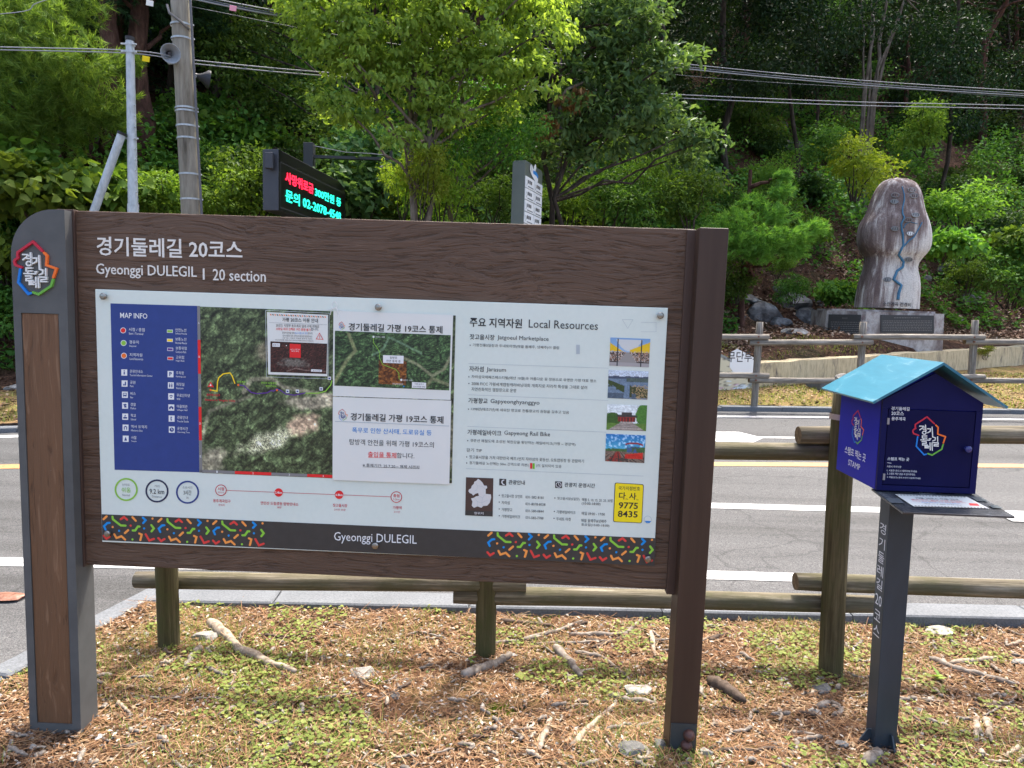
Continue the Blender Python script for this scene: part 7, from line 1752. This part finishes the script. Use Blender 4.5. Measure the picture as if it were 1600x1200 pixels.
V, Fq = leaf_arrays(np.stack([X, Y, terr(X, Y) + rs.uniform(6.2, 9.5, n)], 1), rs.randn(n, 3) * [1, 1, .4], rs.randn(n, 3) * .4 + [0, 0, 1], rs.uniform(.22, .42, n), rs.uniform(.12, .22, n), .1, .2)
tag(npmesh('shade_canopy', V, Fq, G_wood), 'added leaf layer out of view that shades the wood on the hill', 'canopy', None, 'stuff')
rs = np.random.RandomState(95); n = 150000
X = rs.uniform(-16, 21, n); tz0 = np.interp(X, [p[0] for p in TOE], [p[1] for p in TOE]); t_ = rs.uniform(.1, 9.5, n); Y = tz0 + t_; H_ = rs.uniform(0, 1, n) ** 1.5 * 1.15 * np.clip(t_ / 1.5, .25, 1)
k = fbm(X * .9 + 3, Y * .9 + H_ * .7, 4, 161) > .47 + .03 * (X > 4) + .22 * ((X > 4.3) & (X < 6.6) & (t_ < 2.6)) + .1 * ((X > 5.6) & (X < 13) & (t_ < 1.3)); X, Y, H_ = X[k], Y[k], H_[k]; n = len(X)
V, Fq = leaf_arrays(np.stack([X, Y, terr(X, Y) + H_ + .03], 1), rs.randn(n, 3) * [1, 1, .5] + [0, -.5, -.1], rs.randn(n, 3) * .5 + [0, 0, 1], rs.uniform(.06, .15, n), rs.uniform(.04, .10, n), .1, .2)
tag(npmesh('creeper_cover', V, Fq, G_mid), 'tangled green creepers and seedlings covering the bank between the shrubs', 'ground cover', None, 'stuff')
# clusters of dead hanging leaves
rs = np.random.RandomState(3)
dn = thing('dead_branch', 'broken branch with hanging brown dead leaves between the maple and the broad-leaved tree', 'branch', tuple(atY(875, 160, 11.3)))
bl = []
for (px_, py_, r_) in ((882, 150, 11), (905, 145, 9), (850, 185, 10), (866, 195, 8), (900, 165, 8), (845, 200, 7)):
    c = atY(px_, py_, 11.3); R = r_ / F * 11.3; bl.append((c.x, c.y, c.z, R, R, R * 1.5))
V, Fq = clump_cloud(rs, bl, 260, .16, .3, .1, .1, .05, 1.6); npmesh('dead_leaves', V - np.array(dn.location), Fq, G_dead, dn)
m = MB(); m.tube([atY(835, 215, 11.3), atY(860, 180, 11.3), atY(885, 140, 11.3), atY(915, 128, 11.6), atY(935, 150, 11.9)], [.012, .02, .022, .025, .03], 6); m.build('twig', M_barkl, dn, world=True)
# bare multi-stemmed tree, top right
bt_ = thing('bare_tree', 'clump of thin bare grey stems rising out of the slope above the monument', 'tree', BT); B_ = Vector(bt_.location); rs = np.random.RandomState(6)
for (x0, y0, x1, y1, r_) in ((1362, 152, 1395, -60, .085), (1352, 130, 1378, -60, .075), (1366, 140, 1425, -40, .07), (1350, 125, 1345, -60, .05), (1372, 100, 1412, 0, .045), (1360, 120, 1362, -50, .045)):
    b_ = atY(x1, y1, B_.y + .6); a_ = atY(x0, y0 + 10, B_.y); b0 = Vector((B_.x + (a_.x - B_.x) * .8, B_.y, BT[2] - .3)); r_ *= .72; p, rr = limb(a_, b_, r_, r_ * .5, rs, 7, .06); p = [b0] + p; rr = [r_ * 1.2] + rr; m = MB(); m.tube([tuple(q) for q in p], rr, 8, False); m.build('stem', M_barkl, bt_, world=True, smooth=True)
m = MB(); p = [atY(1408, -10, B_.y), atY(1425, 8, B_.y), atY(1440, 22, B_.y)]; m.tube(p, [.03, .02, .008], 5); m.tube([atY(1415, -2, B_.y), atY(1438, 6, B_.y)], [.02, .006], 5); m.build('twig', M_barkl, bt_, world=True)
# other visible trunks in the dark
rs = np.random.RandomState(16)
for k, (px_, py0, py1, Y, r_, lb) in enumerate(((1145, 150, -60, 19, .10, 'thin dark trunk on the shaded slope above the right end of the board'), (1255, 130, -60, 21, .07, 'slender forked trunk in the shade left of the bare stems'), (1275, 110, -60, 23, .06, 'faint thin trunk in the deep shade beside the forked one'), (1025, 230, -40, 17, .07, 'dark trunk behind the broad-leaved tree'), (330, 260, -60, 15.5, .09, 'dark trunk in the shade right of the concrete pole'), (780, 210, -60, 17, .09, 'dark trunk hidden behind the maple crown'), (1490, 160, -60, 22, .07, 'thin dark trunk right of the bare stems'))):
    a_ = atY(px_, py0, Y); z = T(a_.x, Y); rt = thing('tree_trunk', lb, 'tree', (a_.x, Y, z)); p, rr = limb((a_.x, Y, z - .3), (atY(px_ + rs.randint(-15, 25), py1, Y).x, Y, z + 9), r_, r_ * .5, rs, 9, .18); m = MB(); m.tube([tuple(q) for q in p], rr, 8, False); m.build('trunk', M_bark, rt, world=True, smooth=True)
    mt, me = FT[k % 5]; o = add_me('crown', me, rt, (0, 0, .8)); o.scale = (.9, .9, 1)

# rocks on the slope
random.seed(30)
RK = [(1192, 492, 36, 20, 'dark jagged rock, largest of the outcrop left of the plinth'), (1232, 478, 34, 18, 'dark fissured rock at the top of the outcrop left of the plinth'), (1262, 500, 26, 18, 'dark rock touching the left side of the plinth'), (1175, 470, 24, 12, 'flat grey rock at the upper left of the outcrop'), (1212, 508, 24, 12, 'dark rock at the bottom of the outcrop above the fence rail'), (1246, 520, 22, 9, 'small dark rock at the plinth foot'), (1160, 500, 14, 9, 'small rock beside the first far fence post'), (1215, 458, 18, 9, 'mossy rock half buried above the outcrop'), (1280, 478, 12, 10, 'small dark rock behind the plinth corner'), (1150, 455, 14, 7, 'small flat rock in the litter right of the board post'),
      (1482, 425, 22, 14, 'pale rock face in the bank right of the monument'), (1512, 470, 26, 10, 'flat pale rock low on the bank right of the monument'), (1502, 505, 13, 6, 'small grey rock in the leaf litter right of the plinth'), (1225, 201, 7, 9, 'small white stone high on the slope'), (955, 285, 24, 18, 'grey cliff patch showing through the leaves behind the sign pillar'), (1235, 230, 26, 14, 'grey rock in the undergrowth below the lower cables'), (12, 640, 12, 6, 'pale stone at the foot of the bank at the left edge'), (1450, 440, 10, 7, 'small rock beside the monument shoulder')]
M_drock2 = multi('grey_slope_rock', [(.3, (.06, .055, .05)), (.5, (.17, .165, .15)), (.7, (.34, .33, .31))], 4, rough=.85, bmp=.8, bd=.04, fine=(16, .5))
for k, (x, y, rx, rz_, lb) in enumerate(RK):
    hp = hit(x, y + rz_ * .3, 9); 
    if not hp: continue
    sc = hp[1] / F
    stone('rock', lb, (hp[0], hp[1] + .12, hp[2] + .02), (rx * sc * 1.15, rx * sc * .8, rz_ * sc * 1.15), 50 + k, M_dark if k < 7 or k == 8 else (M_pale if k in (13, 16) else M_drock2), 'rock', random.uniform(-.5, .5))

# ================================================================== LITTER AND SMALL PLANTS
def scatter_leaves(name, label, cat, n, region, zf, Lr, wr, mat, seed, tilt=.35, lift=.004, kindstuff=True, dens=None):
    rs = np.random.RandomState(seed); X, Y = region(rs, n)
    if dens is not None: k = dens(X, Y, rs); X, Y = X[k], Y[k]
    n = len(X); Z = zf(X, Y) + lift * rs.uniform(.3, 2.2, n); a = rs.uniform(0, 6.28, n)
    D_ = np.stack([np.cos(a), np.sin(a), rs.randn(n) * tilt], 1); U_ = np.stack([rs.randn(n) * tilt, rs.randn(n) * tilt, np.ones(n)], 1); Lh = rs.uniform(*Lr, n)
    V, Fq = leaf_arrays(np.stack([X, Y, Z], 1), D_, U_, Lh, Lh * wr, .1, .05); o = npmesh(name, V, Fq, mat); return tag(o, label, cat, None, 'stuff')
def verge_region(rs, n):
    y = 2.05 + rs.uniform(0, 1, n) * 1.52; x = np.where(rs.uniform(0, 1, n) < .9, rs.uniform(-1, 1, n) * 2.2 * (y + .4) / 3.0 + .15, rs.uniform(2.2, 4.4, n)); k = (x > left_edge(y) + .01) & (y < back_edge(x)) & (x < 4.4); return x[k], y[k]
def patchy(th, sc, sd, extra=None):
    def f(X, Y, rs):
        v = fbm(X * sc, Y * sc, 3, sd); return v + rs.uniform(-.06, .06, len(X)) > th
    return f
D_brown = islandmat('litter_browns', [(0, (.06, .032, .018)), (.4, (.15, .080, .042)), (.7, (.27, .16, .085)), (1, (.44, .32, .20))])
D_need = islandmat('pine_needle_litter', [(0, (.11, .050, .025)), (.45, (.24, .125, .062)), (.8, (.36, .20, .095)), (1, (.48, .35, .21))])
D_pale = islandmat('bleached_chips', [(0, (.26, .21, .16)), (.5, (.42, .36, .29)), (1, (.60, .55, .47))])
D_grass = leafmat('grass_blades', (.11, .155, .03), (.20, .24, .052), (.32, .31, .11), .3); D_clov = leafmat('ground_herb', (.11, .155, .034), (.19, .24, .056), (.28, .32, .09), .3)
scatter_leaves('leaf_litter', 'brown leaf scraps scattered over the verge', 'litter', 42000, verge_region, vz, (.006, .034), .5, D_brown, 1, .3, dens=patchy(.38, 2.6, 5))
scatter_leaves('wood_chips', 'pale bleached bark and wood chips on the verge', 'litter', 8500, verge_region, vz, (.006, .028), .45, D_pale, 2, .2, .006)
def needles(n, seed):
    rs = np.random.RandomState(seed); X, Y = verge_region(rs, n); n = len(X); Z = vz(X, Y) + .004 + rs.uniform(0, .012, n); a = rs.uniform(0, 6.28, n); c = np.stack([X, Y, Z], 1)
    d = np.stack([np.cos(a), np.sin(a), rs.randn(n) * .15], 1); s = np.stack([-np.sin(a), np.cos(a), 0 * a], 1); L_ = rs.uniform(.03, .09, n)[:, None]; w_ = .0012
    V = np.stack([c - s * w_, c + s * w_, c + d * L_ + s * w_, c + d * L_ - s * w_], 1).reshape(-1, 3); return V, np.arange(n * 4).reshape(-1, 4)
V, Fq = needles(30000, 5); tag(npmesh('pine_needles', V, Fq, D_need), 'orange brown pine needles strewn over the verge', 'litter', None, 'stuff')
def blades(n, seed, reg, zf, th, hgt, wd, mat, name, label):
    rs = np.random.RandomState(seed); X, Y = reg(rs, n); k = fbm(X * 2.1, Y * 2.1, 3, 44) + rs.uniform(-.1, .1, len(X)) > th; X, Y = X[k], Y[k]; n = len(X)
    Z = zf(X, Y) - .002; a = rs.uniform(0, 6.28, n); lean_ = rs.uniform(.2, 1.0, n); h = rs.uniform(*hgt, n); c = np.stack([X, Y, Z], 1)
    s = np.stack([-np.sin(a), np.cos(a), 0 * a], 1) * wd; t1 = c + np.stack([np.cos(a) * lean_ * h * .4, np.sin(a) * lean_ * h * .4, h * .6], 1); t2 = c + np.stack([np.cos(a) * lean_ * h, np.sin(a) * lean_ * h, h * .85], 1)
    V = np.stack([c - s, c + s, t1 + s * .8, t1 - s * .8, t2], 1).reshape(-1, 3); i = np.arange(n)[:, None] * 5; Fq = np.concatenate([i + [0, 1, 2], i + [0, 2, 3], i + [3, 2, 4]], 0)
    return tag(npmesh(name, V, Fq, mat), label, 'grass', None, 'stuff')
blades(60000, 6, verge_region, vz, .55, (.012, .045), .0011, D_grass, 'grass', 'thin patchy grass blades on the verge')
scatter_leaves('ground_herbs', 'patches of small round green leaves on the verge', 'ground cover', 34000, verge_region, vz, (.008, .024), .85, D_clov, 7, .25, .012, dens=patchy(.60, 3.1, 66))
# far verge and bank
def far_region(rs, n):
    x = rs.uniform(-9, 16, n); t = rs.uniform(0, 1, n) * 3.4; y = yk(x) + .15 + t; return x, y
scatter_leaves('leaf_litter', 'dry brown leaves lying on the far verge', 'litter', 16000, far_region, terr, (.03, .08), .6, D_brown, 12, .3, .01)
blades(42000, 14, far_region, terr, .50, (.03, .08), .004, D_grass, 'grass', 'short yellowing grass of the far verge')
def bank_region(rs, n):
    x = rs.uniform(2.6, 15, n); y = np.interp(x, [p[0] for p in TOE], [p[1] for p in TOE]) + rs.uniform(-1.4, 5.5, n); return x, y
scatter_leaves('leaf_litter', 'thick pale brown leaf litter on the bank beside the monument', 'litter', 26000, bank_region, terr, (.05, .12), .6, islandmat('bank_litter', [(0, (.11, .06, .04)), (.5, (.30, .18, .12)), (1, (.55, .42, .31))]), 15, .45, .015)
def hill_region(rs, n):
    x = rs.uniform(-16, 20, n); y = np.interp(x, [p[0] for p in TOE], [p[1] for p in TOE]) + rs.uniform(.2, 16, n); return x, y
scatter_leaves('ground_cover', 'low mixed green ground cover on the hillside', 'ground cover', 42000, hill_region, terr, (.06, .14), .6, G_mid, 17, .5, .06, dens=patchy(.50, .55, 88))
# pebbles
rs = np.random.RandomState(18); X, Y = verge_region(rs, 3200); vs = []; fs = []
for k, (x, y) in enumerate(zip(X, Y)):
    r_ = rs.uniform(.004, .012) * (1.6 if rs.rand() < .05 else 1); q = rnd_dirs(rs, 1)[0]; a = rs.uniform(0, 6.28); z = VZ(x, y)
    b0 = len(vs)
    for j in range(5):
        an = a + j * 1.2566; rr = r_ * rs.uniform(.75, 1.2); vs.append((x + math.cos(an) * rr, y + math.sin(an) * rr * .8, z + rs.uniform(-.002, .003)))
    vs.append((x + rs.randn() * .002, y, z + r_ * .75)); fs += [(b0 + j, b0 + (j + 1) % 5, b0 + 5) for j in range(5)]
tag(npmesh('pebbles', np.array(vs), np.array(fs), islandmat('pebble_greys', [(0, (.12, .11, .10)), (.5, (.28, .27, .25)), (1, (.55, .54, .52))], .7)), 'small grey and white pebbles scattered on the verge', 'gravel', None, 'stuff')

# sticks and stones one can pick out
M_stick = multi('weathered_stick', [(.3, (.08, .062, .05)), (.5, (.19, .16, .13)), (.7, (.31, .28, .24))], 30, (1, 1, .3), rough=.9, bmp=.5, bd=.003)
M_stickd = multi('dark_stick', [(.3, (.04, .028, .02)), (.6, (.11, .08, .06))], 30, rough=.9, bmp=.5, bd=.003)
M_stickp = multi('peeled_pale_stick', [(.3, (.12, .09, .065)), (.48, (.26, .21, .155)), (.65, (.38, .32, .25))], 40, rough=.85, bmp=.3, bd=.002)
def gp_(x, y, r_):
    p = atZ(x, y, 0)
    for _ in range(3): p = atZ(x, y, VZ(p.x, p.y) + r_ * .8)
    return Vector((p.x, p.y, VZ(p.x, p.y) + r_ * .5))
def stick(name, label, pts, th, mat, cat='branch', group=None, seed=0, lift=0):
    rs = np.random.RandomState(seed + int(pts[0][0])); r0 = th * 1.3 / 2 / F * 2.9
    P_ = []
    for (a, b) in zip(pts, pts[1:]):
        for k in range(4): t = k / 4; P_.append((a[0] + (b[0] - a[0]) * t, a[1] + (b[1] - a[1]) * t))
    P_.append(pts[-1]); Q = [gp_(x, y, r0) + Vector((rs.randn() * .003, rs.randn() * .003, lift + abs(rs.randn()) * .002)) for x, y in P_]
    n = len(Q); rr = [r0 * (1.0 - .45 * k / n) * rs.uniform(.78, 1.18) * (.55 if k in (0, n - 1) else 1) for k in range(n)]; m = MB(); m.tube(Q, rr, 8)
    o = m.build(name, mat, None, smooth=True); return tag(o, label, cat, group)
for lb, pts, th, mt in (
    ('long pale mottled branch lying right of the first fence post', [(325, 968), (352, 990), (372, 1012), (420, 1032), (460, 1046)], 15, M_stickp), ('short pale stick under the flat stone by the first fence post', [(313, 1008), (300, 1027), (289, 1045)], 10, M_stick),
    ('thick broken grey branch lying against the foot of the middle fence post', [(722, 1051), (755, 1042), (785, 1030), (799, 1018)], 15, M_stick), ('forked twig pointing right behind the middle fence post', [(812, 1000), (860, 988), (912, 968)], 8, M_stick),
    ('short stout grey log piece right of the middle fence post', [(868, 1008), (888, 1030), (908, 1054)], 15, M_stick), ('long bent grey stick in the middle of the verge', [(900, 1018), (942, 1025), (985, 1062)], 8, M_stick),
    ('slim grey stick rising to the right towards the kerb', [(890, 991), (978, 990), (1020, 950)], 8, M_stick), ('pale peeled stick slanting near the bottom centre', [(892, 1166), (925, 1132), (962, 1098)], 9, M_stickp), ('pale stick standing out left of the peeled one', [(841, 1169), (850, 1145), (861, 1122)], 8, M_stickp),
    ('dark thick rotten branch piece right of the dark board post', [(1108, 1060), (1130, 1070), (1162, 1092)], 20, M_stickd), ('short upright pale stick left of the dark board post', [(1016, 985), (1024, 1025)], 10, M_stickp), ('long grey branch lying right of the stamp box post', [(1452, 1026), (1490, 1042), (1530, 1052), (1585, 1068)], 12, M_stick),
    ('pale log lying behind the long branch at the right', [(1482, 1035), (1530, 1030), (1562, 1026)], 10, M_stickp), ('thin dark twig running from the first fence post down left', [(258, 1035), (215, 1065), (158, 1100)], 5, M_stickd), ('thin straight pale twig right of the grey end post', [(205, 1089), (265, 1091), (325, 1090)], 4, M_stick),
    ('thin dark twig left of the middle fence post', [(592, 1093), (620, 1078), (652, 1060)], 5, M_stickd), ('dark reddish stick behind the middle fence post', [(782, 968), (825, 973), (868, 978)], 9, M_stickd), ('small grey stick near the foot of the dark board post', [(988, 1136), (1020, 1130), (1050, 1124)], 6, M_stick),
    ('dark root lying between the dark board post and the stamp box', [(1115, 1174), (1180, 1172), (1255, 1166)], 5, M_stickd), ('thin reddish stem near the bottom left', [(434, 1128), (445, 1150), (462, 1195)], 3, M_stickd), ('crooked twig in the middle left of the verge', [(344, 1083), (362, 1068), (368, 1045)], 6, M_stick),
    ('slender grey twig under the board between the posts', [(840, 1005), (905, 1003), (958, 1000)], 6, M_stick), ('long thin grey stick crossing below the bent stick', [(735, 1008), (800, 1002), (850, 992)], 7, M_stick), ('dark stick right of the middle fence post', [(925, 1012), (960, 1000), (990, 985)], 6, M_stickd),
    ('chunky pale stick beside the white stone', [(950, 1085), (985, 1092), (1030, 1098)], 9, M_stick), ('short dark stick behind the dark board post on the right', [(1106, 1000), (1120, 994), (1138, 990)], 8, M_stickd), ('pale forked twig right of the fence post by the stamp box', [(1190, 990), (1205, 998), (1222, 1005)], 7, M_stick),
    ('dark curved root at the right edge', [(1540, 1105), (1570, 1098), (1605, 1112)], 9, M_stickd), ('small pale split stick near the bottom right', [(1528, 1120), (1526, 1140), (1524, 1158)], 9, M_stickp), ('pale wood splinter beside the split stick', [(1540, 1120), (1545, 1138), (1548, 1156)], 9, M_stickp), ('grey stick crossing behind the stamp box post', [(1395, 1090), (1415, 1108), (1442, 1132)], 6, M_stick),
    ('wedge of grey wood at the foot of the stamp box post', [(1352, 1188), (1368, 1178), (1376, 1172)], 16, M_stick), ('curled grey bark piece left of the stamp box post', [(1275, 1102), (1300, 1096), (1316, 1108), (1300, 1116)], 9, M_stick)):
    stick('stick', lb, pts, th, mt)
def twl(x, y, mi):
    c = ('small grey', 'small pale', 'small dark', 'thin grey')[mi]
    a = next(t for v, t in ((130, 'left of the grey end post foot'), (250, 'left of the first fence post'), (400, 'right of the first fence post'), (560, 'midway between the first two fence posts'), (720, 'left of the middle fence post'), (860, 'just right of the middle fence post'), (1040, 'left of the dark board post'), (1200, 'right of the dark board post'), (1340, 'by the fence post behind the stamp box'), (1440, 'by the stamp box post'), (9999, 'at the right end of the verge')) if x < v)
    return c + ' twig ' + ('near the kerb ' if y < 1010 else 'halfway down ' if y < 1070 else 'in front ' if y < 1130 else 'at the bottom ') + a
rs = np.random.RandomState(40)
for k in range(260):
    x = rs.uniform(0, 1600); y = 965 + 235 * rs.rand() ** .8; a = rs.uniform(0, 3.14); L_ = rs.uniform(10, 42); p = atZ(x, y, 0)
    if p.x < left_edge(p.y) + .12 or p.y > back_edge(p.x) - .04: continue
    mi_ = rs.randint(4)
    stick('twig', twl(x, y, mi_), [(x, y), (x + L_ * math.cos(a) * .5 + rs.randn() * 2, y + L_ * math.sin(a) * .3), (x + L_ * math.cos(a), y + L_ * math.sin(a) * .5)], rs.uniform(2.5, 6), (M_stick, M_stickp, M_stickd, M_stick)[mi_], 'twig', 'small twigs on the verge', k, .007)
for k, (x, y, a, b, mt, lb) in enumerate(((322, 998, 23, 11, M_pale, 'flat pale greenish stone right of the first fence post'), (568, 1054, 25, 8, M_pale, 'long flat light grey stone left of the middle fence post'), (617, 1090, 10, 7, M_drock2, 'round dark grey stone below the long flat one'), (995, 1081, 24, 12, M_pale, 'pale rounded stone left of the dark board post'), (1222, 963, 13, 9, M_pale, 'white broken block against the kerb right of the board'), (1030, 1168, 13, 13, M_drock2, 'grey stone left of the foot plate of the dark post'), (1103, 1180, 14, 12, M_pale, 'pale stone at the foot of the dark board post'), (985, 1175, 24, 16, M_drock2, 'brown-grey rock near the bottom left of the dark post'), (362, 1077, 9, 5, M_pale, 'small white stone in the middle left of the verge'), (573, 1117, 8, 5, M_pale, 'little white stone right of the bottom left grass'), (845, 1111, 9, 4, M_pale, 'small flat stone in the centre of the verge'), (1285, 1078, 18, 11, M_drock2, 'dark stone at the foot of the fence post behind the stamp box'), (1272, 1115, 12, 7, M_pale, 'light brown stone left of the stamp box post'), (1316, 1165, 14, 8, M_pale, 'angular white stone left of the stamp box foot'), (1470, 990, 22, 9, M_pale, 'flat grey stone near the kerb at the right'), (1508, 1145, 10, 5, M_drock2, 'small dark flat stone at the bottom right'), (1435, 1110, 9, 5, M_drock2, 'small grey stone right of the stamp box post'), (1590, 1035, 14, 6, M_pale, 'pale flat stone at the right edge'), (50, 1170, 9, 6, M_pale, 'small blue-grey stone at the foot of the grey end post'), (218, 1045, 7, 4, M_pale, 'small pale stone left of the first fence post foot'), (440, 1005, 6, 5, M_drock2, 'small stone beside the long mottled branch'), (505, 1030, 7, 6, M_drock2, 'small blue-grey stone between the two fence posts'), (1180, 1112, 8, 5, M_pale, 'little white stone right of the dark post'))):
    p = atZ(x, y, 0)
    for _ in range(3): p = atZ(x, y, VZ(p.x, p.y))
    sc = p.y / F * 1.03; stone('stone', lb, (p.x, p.y, VZ(p.x, p.y) + b * sc * .3), (a * sc, a * sc * .8, b * sc * .8), 200 + k, mt, 'stone', random.uniform(-.6, .6))
# broad heart leaves and a green sprout
for (x, y, L_, lb) in ((1462, 1055, .05, 'single upright green leaf right of the stamp box post'), (735, 1040, .03, 'small green leaves on the broken branch'), (845, 1050, .035, 'heart-shaped green seedling right of the middle post'), (815, 1065, .04, 'pair of pale green heart leaves in front of the middle post'), (1235, 1165, .022, 'small round green leaf near the bottom right of the dark post')):
    p = atZ(x, y, 0); rs = np.random.RandomState(int(x)); z = VZ(p.x, p.y); n = 3; a = rs.uniform(0, 6.28, n)
    rt = thing('seedling', lb, 'plant', (p.x, p.y, z)); V, Fq = leaf_arrays(np.zeros((n, 3)) + [0, 0, .02] + rs.randn(n, 3) * .006, np.stack([np.cos(a), np.sin(a), rs.uniform(.1, .9, n)], 1), np.tile([0, 0, 1.], (n, 1)) + rs.randn(n, 3) * .3, L_, L_ * .75, .1, .2); npmesh('leaf', V, Fq, D_clov, rt)
    m = MB(); m.tube([(0, 0, -.005), (.002, .001, .022)], .0015, 5); m.build('stem', D_clov, rt)
# moss cushions
for (x, y, r_, lb) in ((780, 1108, .055, 'flat yellow-green moss cushion in the centre of the verge'), (390, 1075, .05, 'moss patch left of centre on the verge'), (592, 1068, .03, 'small moss patch beside the flat grey stone'), (800, 1190, .05, 'moss patch at the bottom edge')):
    p = atZ(x, y, 0); rs = np.random.RandomState(int(x)); n = 900; q = rs.randn(n, 2) * r_ * .5; X = p.x + q[:, 0]; Y = p.y + q[:, 1] * .7; D_ = rs.randn(n, 3) * .5 + [0, 0, 1]
    V, Fq = leaf_arrays(np.stack([X, Y, vz(X, Y) - .001], 1) - np.array([p.x, p.y, 0]), D_, rnd_dirs(rs, n), rs.uniform(.005, .011, n), .003); o = npmesh('moss', V, Fq, G_yell); o.location = (p.x, p.y, 0); tag(o, lb, 'moss', None, 'stuff')
# rusty lump on the side road
p = atZ(12, 930, -.06); vs, fs = rock((.10, .06, .022), 91, 3); m = MB(); m.add(vs, fs); o = m.build('rusty_cover', multi('rust', [(.3, (.08, .035, .02)), (.6, (.26, .13, .09)), (.75, (.36, .25, .2))], 20, rough=.9, bmp=.6, bd=.006)); o.location = (p.x, p.y, road_z(p.y) + .008); tag(o, 'rusty crumpled metal cover lying on the side road at the left edge', 'cover')
finish_prints()
# where several things would share one label, say which one by its place from left to right
_by = {}
for _o in bpy.data.objects:
    if _o.parent is None and 'label' in _o: _by.setdefault(_o['label'], []).append(_o)
for _l, _os in _by.items():
    _n = len(_os)
    if _n < 2: continue
    _os.sort(key=lambda o: (800 + F * (CM.transposed() @ (o.location - Vector((0, 0, CH)))).x / -(CM.transposed() @ (o.location - Vector((0, 0, CH)))).z))
    _w = len(_l.split())
    if _n == 2: _p = ['left-hand', 'right-hand']
    elif _n == 3: _p = ['leftmost', 'middle', 'rightmost']
    else: _p = ['leftmost'] + [x + '-from-left' for x in ('second', 'third', 'fourth', 'fifth', 'sixth', 'seventh', 'eighth', 'ninth', 'tenth')][:_n - 2] + ['rightmost']
    if len(_p) < _n: continue
    for _o, _q in zip(_os, _p):
        if _w < 16: _o['label'] = _q + ' ' + _l
for _o in bpy.data.objects:
    if '_m' in _o: del _o['_m']
